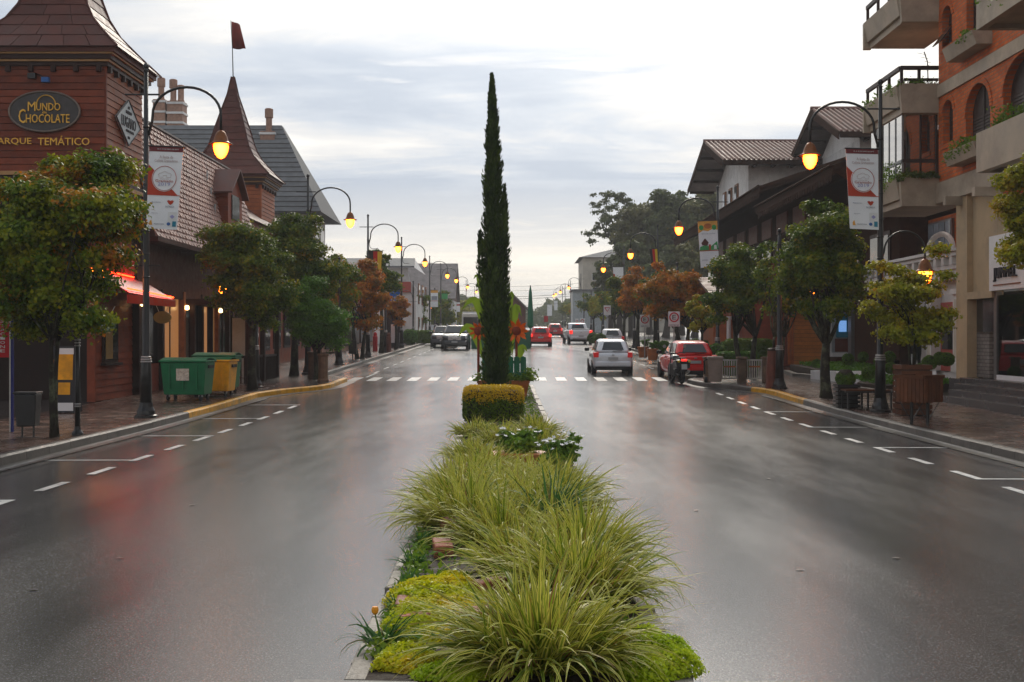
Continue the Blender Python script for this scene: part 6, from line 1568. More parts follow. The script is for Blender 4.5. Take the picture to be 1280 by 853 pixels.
# ---------------------------------------------------------------- trees
def trees():
    tree('maple_tree', 'maple turning orange in front of the red tower on the left', -8.1, 22.4, 1.75, 3.36, (1.74, 1.6, 1.98), 'leaf_maple_green', 120000, 11, 0.078, 58, 0.055, 2, bark='bark_lichen', clump=0.30, flat=0.5, coff=(0.05, 0), jag=0.3)
    tree('street_tree', 'rounded olive green tree beside the green bins', -8.0, 38.6, 1.9, 3.30, (1.5, 1.3, 2.1), 'leaf_olive', 62000, 12, 0.09, 50, 0.12, 1, bark='bark_lichen', clump=0.32, coff=(-0.12, 0))
    tree('street_tree', 'dark green tree with yellowing top behind the lit low lamp', -8.35, 47.8, 2.3, 4.25, (1.85, 1.5, 2.4), 'leaf_olive', 52000, 13, 0.10, 50, 0.13, 1, clump=0.32)
    tree('round_tree', 'dense bright green round-headed tree on the left bump-out', -7.15, 45.6, 1.1, 2.15, (1.3, 1.2, 1.35), 'leaf_bright', 42000, 14, 0.08, 60, 0.09, 2, clump=0.36, jag=0.1)
    tree('orange_tree', 'orange and green maple just past the round green tree', -8.3, 59.5, 1.7, 3.4, (1.55, 1.3, 2.0), 'leaf_maple_green', 22000, 15, 0.13, 40, 0.11, 1)
    tree('orange_tree', 'orange-leaved maple below the left striped flag', -8.2, 66.5, 1.8, 3.4, (1.5, 1.3, 2.0), 'leaf_orange', 20000, 16, 0.14, 40, 0.11, 2)
    tree('street_tree', 'brownish olive tree behind the left striped flag', -8.2, 77.0, 2.6, 4.75, (1.25, 1.2, 1.75), 'leaf_olive', 18000, 17, 0.15, 40, 0.12, 1)
    tree('street_tree', 'small orange-tinted tree under the blue banner', -8.0, 84.0, 1.6, 2.6, (0.95, 0.95, 1.1), 'leaf_orange', 7000, 18, 0.14, 30, 0.09, 1)
    tree('far_tree', 'brown-green tree in front of the far grey roof', -8.6, 138.0, 1.2, 2.6, (2.6, 2.4, 2.1), 'leaf_olive', 8000, 19, 0.24, 36, 0.15, 1)
    tree('far_tree', 'yellowish tree at the far left street end', -7.6, 178.0, 1.2, 2.6, (2.3, 2.4, 2.0), 'leaf_yellow', 5000, 20, 0.28, 30, 0.15, 1)
    # right pavement
    tree('street_tree', 'large dark olive tree with forked lichened trunk by the bench', 8.45, 35.0, 1.55, 3.75, (1.30, 1.3, 2.0), 'leaf_olive', 70000, 31, 0.092, 62, 0.13, 1, bark='bark_lichen', clump=0.28, coff=(0.12, 0.2))
    tree('planter_maple', 'yellow-green young maple rising from the slatted crate', 8.82, 28.6, 0.75, 1.50, (1.26, 1.15, 1.38), 'leaf_yellow', 19000, 32, 0.085, 44, 0.03, 3, z0=sw(28.6) + 1.05, clump=0.24, flat=0.5, jag=0.18)
    tree('street_tree', 'yellowing tree leaning in at the right edge of the photo', 11.35, 26.6, 2.2, 4.25, (1.25, 1.2, 1.35), 'leaf_yellow', 44000, 33, 0.085, 46, 0.10, 1, coff=(-0.25, 0), clump=0.28)
    tree('street_tree', 'olive tree with leaning trunks above the white fence', 8.3, 45.8, 1.6, 3.40, (1.6, 1.3, 1.65), 'leaf_olive', 48000, 34, 0.095, 50, 0.12, 2, coff=(-0.35, 0), lean=(-0.15, 0))
    tree('street_tree', 'bare-limbed dark tree next to the right short lamp', 8.2, 40.6, 1.6, 3.3, (0.95, 0.9, 1.3), 'leaf_olive', 5200, 35, 0.10, 40, 0.06, 2, bark='bark_lichen', limbs=14, lean=(0.1, 0))
    tree('street_tree', 'small yellow-green tree behind the red hatchback', 8.0, 55.5, 1.5, 2.35, (0.80, 0.8, 0.95), 'leaf_yellow', 13000, 36, 0.11, 34, 0.06, 1)
    tree('street_tree', 'dark tree between the two square white signs', 7.95, 74.0, 2.2, 3.6, (1.2, 1.0, 1.4), 'leaf_olive', 15000, 44, 0.13, 34, 0.12, 1)
    tree('orange_tree', 'broad orange autumn tree on the right pavement', 8.2, 64.0, 1.7, 3.25, (2.1, 1.6, 1.9), 'leaf_orange', 34000, 37, 0.135, 66, 0.13, 2, clump=0.28)
    tree('orange_tree', 'tall olive and orange tree left of the broad orange one', 7.9, 84.0, 2.0, 3.9, (1.4, 1.2, 2.0), 'leaf_orange', 17000, 38, 0.14, 40, 0.12, 1)
    tree('street_tree', 'green tree above the yield sign', 8.1, 97.0, 2.0, 3.6, (1.3, 1.3, 1.7), 'leaf_olive', 15000, 39, 0.16, 40, 0.12, 1)
    for i, (y, r, lf) in enumerate(((118, 1.9, 'leaf_olive'), (134, 2.0, 'leaf_yellow'), (150, 2.2, 'leaf_olive'), (170, 2.2, 'leaf_orange'), (192, 2.3, 'leaf_yellow'), (216, 2.4, 'leaf_olive'))):
        tree('far_street_tree', '%s of the receding row of yellowing trees at the far right' % ORD[i], 8.9, y, 1.8, 3.3, (r, r, 1.9), lf, 6000, 50 + i, 0.2, 34, 0.12, 1, group='far trees along the right pavement')
    for i, (y, r) in enumerate(((112, 1.5), (124, 1.6), (150, 2.0), (196, 2.3), (216, 2.4))):
        tree('far_street_tree', '%s of the receding row of trees at the far left' % ORD[i], -8.8, y, 1.6, 2.8, (r, r, 1.5), 'leaf_olive', 4500, 70 + i, 0.2, 30, 0.12, 1, group='far trees along the left pavement')
    # wooded slope behind the right side
    hill = [(774, 276, 40, 40, 150, 'leaf_far', 3600, 'sparse tall tree standing out left against the sky'), (812, 300, 44, 52, 146, 'leaf_far_olive_hazed', 9000, 'olive tree right of the sparse tall tree on the slope'),
            (852, 285, 46, 58, 142, 'leaf_far', 9000, 'highest rounded tree on the wooded slope'), (896, 300, 44, 60, 140, 'leaf_far_olive_hazed', 8000, 'slope tree partly behind the white chalet gable'),
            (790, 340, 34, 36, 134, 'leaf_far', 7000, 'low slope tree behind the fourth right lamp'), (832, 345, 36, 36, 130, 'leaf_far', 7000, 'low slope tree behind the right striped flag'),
            (868, 340, 34, 40, 128, 'leaf_far_olive_hazed', 7000, 'low slope tree behind the village banner'), (764, 352, 22, 34, 140, 'leaf_far', 5000, 'slope tree beside the cream block'), (905, 345, 30, 40, 126, 'leaf_far', 6000, 'slope tree hidden by the dark chalet eaves')]
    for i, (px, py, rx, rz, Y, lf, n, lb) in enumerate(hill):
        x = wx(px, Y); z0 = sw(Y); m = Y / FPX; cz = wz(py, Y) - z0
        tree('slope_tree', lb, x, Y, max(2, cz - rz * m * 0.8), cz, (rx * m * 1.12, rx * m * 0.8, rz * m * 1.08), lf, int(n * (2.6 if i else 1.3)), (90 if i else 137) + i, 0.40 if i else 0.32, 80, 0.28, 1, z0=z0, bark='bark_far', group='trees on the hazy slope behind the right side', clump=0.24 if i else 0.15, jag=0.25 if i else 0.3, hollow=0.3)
    # distant wood closing the street
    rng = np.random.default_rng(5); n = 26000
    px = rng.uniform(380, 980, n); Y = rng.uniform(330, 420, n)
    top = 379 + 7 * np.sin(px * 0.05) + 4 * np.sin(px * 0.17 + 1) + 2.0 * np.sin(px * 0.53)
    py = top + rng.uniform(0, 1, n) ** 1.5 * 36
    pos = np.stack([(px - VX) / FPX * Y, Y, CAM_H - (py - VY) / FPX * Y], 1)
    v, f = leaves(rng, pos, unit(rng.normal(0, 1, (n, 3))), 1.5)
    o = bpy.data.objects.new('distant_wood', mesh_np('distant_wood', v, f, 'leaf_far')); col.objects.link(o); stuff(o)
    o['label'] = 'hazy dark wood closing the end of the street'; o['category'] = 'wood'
trees()
# ---------------------------------------------------------------- the planted median
def tussock_mesh(seed, n, rb, L, w=0.016, seg=7, mat_name='grass_blade', lean=0.0, upr=0.0):
    rng = np.random.default_rng(seed)
    az = rng.uniform(0, 2 * np.pi, n); q = np.sqrt(rng.uniform(0, 1, n))
    base = np.stack([np.cos(az) * rb * q, np.sin(az) * rb * q, np.zeros(n)], 1)
    az2 = az + rng.normal(0, 0.6, n)
    out = np.stack([np.cos(az2), np.sin(az2), np.zeros(n)], 1)
    side = np.stack([-np.sin(az2), np.cos(az2), np.zeros(n)], 1) 
    el = np.radians(np.clip(84 - 50 * q + rng.normal(0, 11, n) + upr, 14, 94))
    ln = L * rng.uniform(0.45, 1.2, n)
    droop = np.radians(rng.uniform(10, 95, n)) * (0.6 + 0.5 * q) + np.radians(60) * (rng.uniform(0, 1, n) < 0.08)
    p = base.copy(); V = np.zeros((n, seg + 1, 2, 3)); UV = np.zeros((n, seg + 1, 2, 2))
    tw = rng.normal(0, 0.35, n)
    for k in range(seg + 1):
        t = k / seg
        a = el - droop * t ** 1.7
        d = out * np.cos(a)[:, None] + np.array([0, 0, 1.0]) * np.sin(a)[:, None]
        if k: p = p + d * (ln / seg)[:, None]
        ww = w * (0.75 + 0.5 * math.sin(math.pi * min(1, t * 1.3 + 0.2))) * (1 - t ** 3) * 0.5 + 0.0006
        sd = side * np.cos(tw)[:, None] + np.cross(side, d) * np.sin(tw)[:, None]
        V[:, k, 0] = p - sd * ww; V[:, k, 1] = p + sd * ww
        UV[:, k, 0] = (0, t); UV[:, k, 1] = (1, t)
    i = np.arange(n)[:, None] * (seg + 1) * 2
    F = np.concatenate([np.hstack([i + 2 * k, i + 2 * k + 1, i + 2 * k + 3, i + 2 * k + 2]) for k in range(seg)])
    V[..., 2] = np.maximum(V[..., 2], -0.10)
    return mesh_np('blades', V.reshape(-1, 3), F, mat_name, UV.reshape(-1, 2))
def median():
    spots = [(0.12, 6.80, 0.30, 0.82, 980, 'front striped grass tussock nearest the camera'),
             (0.40, 8.55, 0.30, 0.80, 860, 'second striped grass tussock spilling over the right median edge'),
             (0.05, 9.3, 0.24, 0.66, 560, 'striped grass tussock between the front and middle ones'),
             (0.50, 9.9, 0.28, 0.78, 800, 'striped grass tussock leaning to the right carriageway mid-median'),
             (0.20, 11.2, 0.28, 0.72, 680, 'upright striped grass tussock at mid-median'),
             (-0.45, 11.7, 0.34, 0.80, 1000, 'broad striped grass tussock hanging over the left median kerb'),
             (0.42, 12.6, 0.26, 0.68, 600, 'striped grass tussock behind the mid-median clump on the right'),
             (-0.12, 10.7, 0.28, 0.70, 640, 'striped grass tussock closing the gap above the red bricks'),
             (-0.62, 13.0, 0.26, 0.74, 600, 'striped grass tussock squeezed along the left kerb mid-median'),
             (0.05, 12.5, 0.28, 0.74, 640, 'striped grass tussock at the very middle of the strip'),
             (0.45, 14.0, 0.28, 0.70, 600, 'striped grass tussock on the right just before the trough'),
             (-0.20, 13.2, 0.32, 0.74, 820, 'striped grass tussock behind the broad left one'),
             (-0.55, 14.2, 0.30, 0.70, 740, 'striped grass tussock along the left kerb, farther back'),
             (0.15, 14.8, 0.32, 0.64, 680, 'striped grass tussock in front of the terracotta trough'),
             (-0.40, 16.2, 0.32, 0.62, 640, 'striped grass tussock left of the terracotta trough'),
             (-0.62, 18.2, 0.32, 0.58, 560, 'striped grass tussock behind the trough on the left'),
             (0.35, 20.2, 0.34, 0.62, 560, 'striped grass tussock behind the white flowers'),
             (-0.25, 21.0, 0.34, 0.58, 520, 'striped grass tussock in the middle before the clipped hedge'),
             (0.30, 23.0, 0.34, 0.58, 520, 'striped grass tussock right of the clipped hedge'),
             (-0.75, 22.8, 0.30, 0.52, 440, 'striped grass tussock at the left foot of the clipped hedge')]
    for i, (x, y, rb, L, n, lb) in enumerate(spots):
        o = bpy.data.objects.new('grass_tussock', tussock_mesh(200 + i, int(n * 0.95), rb, L * 0.72, 0.023)); col.objects.link(o)
        o.location = (x, y, g(y) + 0.17); tag(o, lb, 'grass', 'striped grass tussocks on the median')
    o = bpy.data.objects.new('green_grass_tuft', tussock_mesh(300, 130, 0.10, 0.55, 0.016, mat_name='weed_blade', upr=8)); col.objects.link(o)
    o.location = (0.30, 11.2, g(11) + 0.3); tag(o, 'plain dark green grass tuft among the striped tussocks', 'grass')
    # stonecrop mats
    def sedum(label, cx, cy, rx, ry, h, n, seed, m):
        def fn(rng, n):
            a = rng.uniform(0, 2 * np.pi, n); q = np.sqrt(rng.uniform(0, 1, n))
            x, y = np.cos(a) * q, np.sin(a) * q
            z = h * np.sqrt(np.maximum(0, 1 - q ** 2.4)) * (0.9 + 0.14 * np.sin(x * rx * 23 + seed) * np.sin(y * ry * 19)) + rng.normal(0, 0.008, n)
            return np.stack([x * rx * (1 + .16 * np.sin(3 * a + seed) + .08 * np.sin(7 * a)) + rng.normal(0, .012, n), y * ry * (1 + .10 * np.sin(5 * a + seed)), z], 1), unit(np.stack([x, y, np.full(n, 1.0)], 1))
        o = bpy.data.objects.new('stonecrop_mat', blob_leaves('stonecrop_mat', seed, n, 0.028, m, fn)); col.objects.link(o)
        o.location = (cx, cy, 0.12); tag(o, label, 'stonecrop')
        b = MB(); b.lathe([(0.97, -0.02), (0.95, h * 0.25), (0.8, h * 0.62), (0.5, h * 0.84), (0.1, h * 0.93)], 20)
        b.v = [(x * rx * .86, y * ry * .86, z * .80 - .01) for x, y, z in b.v]
        b.build('mat_heart', m, o, smooth=True, world=False)
    sedum('yellow-green stonecrop mat over the red stones at lower left', -0.50, 8.30, 0.38, 1.05, 0.14, 26000, 1, 'leaf_sedum')
    sedum('yellow stonecrop tuft by the red block near the bottom', -0.60, 6.95, 0.18, 0.26, 0.09, 4200, 2, 'leaf_sedum')
    sedum('green stonecrop mat at the lower right median corner', 0.66, 7.0, 0.30, 0.50, 0.15, 13000, 3, 'leaf_sedum_green')
    sedum('stonecrop patch under the front tussock', -0.22, 6.65, 0.30, 0.28, 0.10, 6000, 4, 'leaf_sedum_green')
    # rough stones and bricks among the plants
    rnd = random.Random(8)
    for k, (x, y, sx, sy, sz, rz_, m, lb) in enumerate(((-0.60, 10.35, 0.17, 0.36, 0.17, 0.1, 'sandstone', 'flat red sandstone block above the stonecrop'), (-0.52, 11.2, 0.30, 0.20, 0.26, 0.2, 'brick_red', 'red brick block under the broad left tussock'),
            (-0.20, 11.0, 0.30, 0.18, 0.24, -0.2, 'brick_red', 'dark red brick beside the block under the grass'), (-0.62, 7.75, 0.24, 0.16, 0.15, 0.3, 'sandstone', 'rough red stone poking out at the bottom left'),
            (-0.30, 7.85, 0.26, 0.18, 0.15, -0.3, 'sandstone', 'rough red stone below the front tussock'), (-0.20, 8.55, 0.22, 0.16, 0.22, 0.5, 'sandstone', 'reddish stone between stonecrop and front tussock'), (-0.72, 8.2, 0.12, 0.30, 0.13, 0.0, 'brick_red', 'narrow brick along the left edge of the stonecrop'))):
        b = MB(); p = lambda s: [(sx / 2 * a * s + rnd.uniform(-.015, .015), sy / 2 * c * s + rnd.uniform(-.015, .015)) for a, c in ((-1, -1), (1, -1), (1, 1), (-1, 1))]
        b.hexa([(u, v, -0.06) for u, v in p(1.0)], [(u, v, sz + rnd.uniform(-.02, .02)) for u, v in p(0.9)]); b.rot(rz_)
        o = b.build('edging_block', m, None, (x, y, 0.13), world=False, bevel=0.015); o.scale = (1, 1, .72); tag(o, lb, 'stone')
    o = MB().hexa([(-0.62, -0.06, 0), (0.0, -0.10, 0), (0.0, 0.04, 0), (-0.62, 0.08, 0)], [(-0.62, -0.06, 0.03), (0.0, -0.10, 0.03), (0.0, 0.04, 0.03), (-0.62, 0.08, 0.03)]).build('old_plank', 'old_plank', None, (-0.50, 6.36, 0.15), world=False)
    tag(o, 'weathered grey plank end at the bottom of the median', 'plank')
    # weeds at the kerb and the orange bud
    for i, (x, y, L, n, lb) in enumerate(((-0.78, 7.35, 0.26, 60, 'green weed tuft with an orange bud by the left median kerb'), (-0.78, 9.1, 0.16, 50, 'small weed tuft beside the stonecrop along the kerb'), (-0.80, 9.9, 0.18, 60, 'weed tuft next to the flat red block'), (-0.76, 8.3, 0.14, 40, 'low weed tuft in the kerb joint'), (-0.80, 10.9, 0.20, 70, 'weed tuft below the broad left tussock'))):
        t = bpy.data.objects.new('weed_tuft', tussock_mesh(320 + i, n, 0.07, L, 0.014, 5, 'weed_blade')); col.objects.link(t); t.location = (x, y, 0.14); tag(t, lb, 'weed')
        if i == 0:
            MB().tube([(0, 0, 0), (-0.02, -0.02, 0.10), (-0.035, -0.03, 0.18)], 0.004, 5).build('flower_stem', 'leaf_herb', t, world=False)
            MB().lathe([(0.008, 0), (0.019, 0.012), (0.021, 0.03), (0.016, 0.045)], 9, (-0.035, -0.03, 0.175)).build('orange_bud', 'petal_orange', t, world=False)
    def weeds_fn(rng, n):
        y = rng.uniform(7.0, 12.5, n); x = np.array([med_c(q) for q in y]) - MED_W + 0.16 + rng.normal(0, 0.035, n)
        return np.stack([x, y, 0.13 + np.abs(rng.normal(0, 0.035, n))], 1), unit(rng.normal(0, 1, (n, 3)))
    o = bpy.data.objects.new('kerb_weeds', blob_leaves('kerb_weeds', 77, 1500, 0.05, 'leaf_herb', weeds_fn)); col.objects.link(o); stuff(o); o['label'] = 'low weeds growing between median kerb and stonecrop'; o['category'] = 'weeds'
    def fill_fn(rng, n):
        y = rng.uniform(7.0, 41, n); x = np.array([med_c(q) for q in y]) + rng.uniform(-0.75, 0.75, n)
        return np.stack([x, y, np.array([g(q) for q in y]) + 0.16 + np.abs(rng.normal(0, 0.03, n))], 1), unit(rng.normal(0, 1, (n, 3)))
    o = bpy.data.objects.new('ground_cover', blob_leaves('ground_cover', 78, 7000, 0.06, 'leaf_herb', fill_fn)); col.objects.link(o); stuff(o); o['label'] = 'low green ground cover on the median soil'; o['category'] = 'ground cover'
    # white flowers in a terracotta trough
    y = 17.6; P = thing('flower_trough', 'terracotta trough half hidden in the grass before the hedge', 'trough', (0.12, y, -0.04))
    MB().hexa([(-0.40, -0.2, 0), (0.40, -0.2, 0), (0.40, 0.2, 0), (-0.40, 0.2, 0)], [(-0.48, -0.26, 0.30), (0.48, -0.26, 0.30), (0.48, 0.26, 0.30), (-0.48, 0.26, 0.30)]).build('body', 'terracotta', P, world=False, bevel=0.01)
    MB().hexa([(-0.52, -0.30, 0.302), (0.52, -0.30, 0.302), (0.52, 0.30, 0.302), (-0.52, 0.30, 0.302)], [(-0.52, -0.30, 0.36), (0.52, -0.30, 0.36), (0.52, 0.30, 0.36), (-0.52, 0.30, 0.36)]).build('rim', 'terracotta', P, world=False, bevel=0.01)
    def herb(label, x, y, z, rx, rz, n, seed, flowers):
        t = thing('flowering_plant', label, 'plant', (x, y, z))
        me, cc = crown_mesh('leaves', seed, (0, 0, rz * 0.7), (rx, rx * 0.8, rz), 26, n, 0.055, 'leaf_herb', clump=0.33); o = bpy.data.objects.new('leaves', me); col.objects.link(o); o.parent = t
        rnd = random.Random(seed); pet = MB()
        for k in range(5): a = 2 * math.pi * k / 5; pet.slab([(0, 0, 0), (0.022 * math.cos(a - .5), 0.022 * math.sin(a - .5), 0.004), (0.034 * math.cos(a), 0.034 * math.sin(a), 0.007), (0.022 * math.cos(a + .5), 0.022 * math.sin(a + .5), 0.004)], (0, 0, 1), 0.002)
        fm = pet.mesh('flower', 'petal_white')
        for k in range(flowers):
            a = rnd.uniform(0, 6.28); q = rnd.uniform(0.2, 1)
            inst('flower', fm, t, (rx * q * math.cos(a), rx * 0.8 * q * math.sin(a), rz * (0.7 + 0.95 * math.sqrt(1 - q * q * 0.8)) + rnd.uniform(-.04, .03)), (rnd.uniform(-.5, .7), rnd.uniform(-.4, .4), 0))
    herb('leafy plant with few white flowers growing in the terracotta trough', 0.06, 17.7, 0.32, 0.46, 0.20, 3200, 401, 16)
    herb('white-flowered plant spilling towards the right carriageway', 0.55, 16.9, 0.16, 0.36, 0.24, 3000, 402, 30)
    herb('low white-flowered plant right of the trough', 0.72, 17.8, 0.18, 0.26, 0.24, 1500, 403, 12)
    # clipped hedge with golden top
    hx, hy, hz = -0.50, 26.4, g(26.4) + 0.16
    Hd = thing('clipped_hedge', 'clipped box hedge with golden top in the middle of the median', 'hedge', (hx, hy, hz))
    a, b_, c = 0.61, 0.52, 0.74
    def hedge_fn(top):
        def fn(rng, n):
            u = unit(rng.normal(0, 1, (n, 3))); s = 1 / (np.abs(u) ** 7).sum(1) ** (1 / 7)
            p = u * s[:, None]; d = p * np.array([a, b_, c / 2]) * (1 - 0.10 * rng.uniform(0, 1, n) ** 2 + 0.025 * rng.normal(0, 1, n))[:, None]
            d[:, 2] += c / 2
            k = d[:, 2] > c * (0.64 + 0.06 * np.sin(d[:, 0] * 9)) + rng.normal(0, 0.05, n)
            k = k if top else ~k
            return d[k], u[k]
        return fn
    for nm, top, m, n in (('foliage', False, 'leaf_hedge', 12000), ('golden_top', True, 'leaf_hedge_gold', 20000)):
        o = bpy.data.objects.new(nm, blob_leaves(nm, 410 + top, n, 0.045, m, hedge_fn(top))); col.objects.link(o); o.parent = Hd
    MB().box(-a * .86, a * .86, -b_ * .86, b_ * .86, 0, c * 0.88).build('hedge_core', 'bark', Hd, world=False, bevel=0.05)
    # cypress
    cx, cy = -0.56, 33.0; cz = g(33) + 0.16
    C = thing('cypress_tree', 'tall slender dark cypress on the median', 'tree', (cx, cy, cz))
    rng = np.random.default_rng(9); n = 34000; Ht = 8.45
    def col_leaves(n, x0, z0, z1, rmax, lean):
        t = rng.uniform(0, 1, n) ** 0.9; z = z0 + (z1 - z0) * t
        prof = np.interp(t, [0, .04, .12, .3, .5, .7, .85, .95, 1], [0.62, .86, 1.05, 1.05, .92, .70, .45, .22, 0.02]) * rmax
        a_ = rng.uniform(0, 2 * np.pi, n)
        lump = 1 + 0.30 * np.sin(a_ * 3 + z * 5.3) + 0.24 * np.sin(a_ * 5 - z * 9.1) + rng.normal(0, 0.18, n)
        q = (0.55 + 0.45 * np.sqrt(rng.uniform(0, 1, n))) * prof * lump
        p = np.stack([x0 + lean * t + np.cos(a_) * q, np.sin(a_) * q, z], 1)
        dirn = unit(np.stack([np.cos(a_) * 0.42, np.sin(a_) * 0.42, np.ones(n)], 1) + rng.normal(0, 0.22, (n, 3)))
        nrm = unit(np.stack([np.cos(a_), np.sin(a_), np.zeros(n)], 1) + rng.normal(0, 0.5, (n, 3)))
        sd = unit(np.cross(dirn, nrm)); L = (0.13 * rng.uniform(0.5, 1.3, n))[:, None]
        v = np.stack([p - dirn * L * .5, p + sd * L * 0.17, p + dirn * L * .6, p - sd * L * 0.17], 1)
        return v.reshape(-1, 3)
    vs = [col_leaves(25000, 0.0, 0.05, Ht, 0.25, -0.10), col_leaves(4500, 0.13, 0.3, 5.6, 0.17, 0.10), col_leaves(900, -0.26, 2.6, 4.4, 0.13, -0.16)]
    v = np.concatenate(vs); i = np.arange(len(v) // 4)[:, None] * 4
    o = bpy.data.objects.new('crown', mesh_np('crown', v, np.concatenate([np.hstack([i, i + 1, i + 2]), np.hstack([i, i + 2, i + 3])]), 'leaf_cypress')); col.objects.link(o); o.parent = C
    MB().tube([(0, 0, -0.1), (0, 0, 3), (-0.05, 0, 6), (-0.1, 0, 8.2)], [0.10, 0.09, 0.05, 0.01], 8).build('trunk', 'bark', C, world=False)
    # planter with picket fence, flower sculptures and banana leaves
    y = 35.6; z = g(y) + 0.16; x0, x1 = wx(597, y), wx(662, y); xm = (x0 + x1) / 2; w = (x1 - x0) / 2
    P = thing('wooden_planter', 'orange-brown tapered planter behind the cypress', 'planter', (xm, y, z)); zt = wz(475, y) - z
    MB().hexa([(-w * .86, -0.5, 0), (w * .86, -0.5, 0), (w * .86, 0.5, 0), (-w * .86, 0.5, 0)], [(-w * .97, -0.6, zt - 0.08), (w * .97, -0.6, zt - 0.08), (w * .97, 0.6, zt - 0.08), (-w * .97, 0.6, zt - 0.08)]).build('body', 'terracotta', P, world=False)
    MB().box(-w, w, -0.64, 0.64, zt - 0.079, zt).build('rim', 'terracotta', P, world=False)
    F = thing('picket_fence', 'small dark green picket fence on the planter', 'fence', (xm, y, z + zt))
    hh = wz(445, y) - z - zt
    for i in range(7):
        q = -w + 0.22 + (2 * w - 0.40) * i / 6
        MB().slab([(q - 0.08, -0.5, 0), (q + 0.08, -0.5, 0), (q + 0.08, -0.5, hh - 0.04), (q, -0.5, hh), (q - 0.08, -0.5, hh - 0.04)], (0, 1, 0), 0.03).build('picket', 'fence_green', F, world=False)
    for q in (0.15, hh - 0.2): MB().box(-w + .14, w - .1, -0.465, -0.43, q, q + 0.07).build('rail', 'fence_green', F, world=False)
    def flower(px, py, r, label, yy):
        p = at(px, py, yy); T = thing('flower_sculpture', label, 'sculpture', (p.x, yy, z + zt - 0.05)); h = p.z - z - zt + 0.05
        MB().tube([(0, 0, 0), (0, 0, h)], 0.035, 8).build('stem', 'flower_core', T, world=False)
        for ring, (k, rr, s) in enumerate(((9, r, 0.0), (8, r * 0.8, 0.35))):
            for i in range(k):
                a_ = 2 * math.pi * i / k + s; ca, sa = math.cos(a_), math.sin(a_); dy = -0.03 - 0.03 * ring
                pts = [(t * rr * ca - ww * rr * sa, dy - 0.10 * t * t + 0.02 * (i % 2), h + t * rr * sa + ww * rr * ca) for t, ww in ((0.05, 0.03), (0.45, 0.14), (0.75, 0.12), (1.0, 0.0), (0.75, -0.12), (0.45, -0.14), (0.05, -0.03))]
                MB().slab(pts, (0, 1, 0), 0.015).build('petal', 'flower_orange', T, world=False)
        MB().lathe([(0.02, 0.06), (0.09, 0.045), (0.125, 0.0), (0.12, -0.05)], 14).rot(R(90), 'X').move((0, -0.08, h)).build('flower_centre', 'flower_core', T, world=False, smooth=True)
    flower(645.5, 414, 0.36, 'orange wooden flower sculpture right of the cypress', 35.3); flower(598, 414, 0.28, 'orange wooden flower sculpture half hidden left of the cypress', 35.5)
    T = thing('banana_plant', 'banana plant with bright green arching leaves behind the cypress', 'plant', (xm, y + 0.2, z + zt - 0.05))
    def frond(p0, p1, p2, wd):
        ps = []; n = 10; b = MB(); pw = []
        P0, P1, P2 = (Vector(q) for q in (p0, p1, p2))
        for k in range(n + 1):
            t = k / n; c = P0 * (1 - t) ** 2 + P1 * 2 * t * (1 - t) + P2 * t * t; d = (P1 - P0) * (1 - t) + (P2 - P1) * t
            sd = d.cross(Vector((0.2, 1, 0.25))).normalized(); ww = wd * max(0.02, math.sin(math.pi * min(1, max(0, (t - 0.12) / 0.88)) ** 0.8))
            pw += [c - sd * ww + Vector((0, 0.05, 0)), c, c + sd * ww + Vector((0, 0.05, 0))]
        b.add(pw, [(3 * k + q, 3 * k + q + 1, 3 * k + q + 4, 3 * k + q + 3) for k in range(n) for q in (0, 1)])
        o = b.build('frond', 'leaf_banana', T, smooth=True)
    yy = y + 0.2
    A = lambda px, py: tuple(at(px, py, yy))
    frond(A(612, 470), A(604, 320), A(592, 349), 0.11); frond(A(610, 470), A(606, 340), A(577, 388), 0.14); frond(A(608, 470), A(590, 380), A(573, 422), 0.13); frond(A(604, 465), A(612, 370), A(603, 372), 0.10)
    frond(A(636, 470), A(634, 340), A(643, 373), 0.10); frond(A(640, 470), A(640, 350), A(652, 396), 0.12); frond(A(645, 470), A(650, 420), A(659, 440), 0.12); frond(A(638, 470), A(632, 400), A(640, 382), 0.12)
    trough_plants('planter_plant', 'trailing green and reddish plants along the planter rim', x0 + 0.02, x1 + 0.05, y - 0.66, y - 0.5, z + zt + 0.02, 900, 55, 'leaf_herb', h=0.22, drop=0.0)
    trough_plants('planter_plant', 'bushy plants hanging from the right end of the planter', x1 - 0.2, x1 + 0.12, y - 0.6, y + 0.2, z + zt - 0.02, 500, 56, 'leaf_herb', h=0.42, drop=0.0)
median()
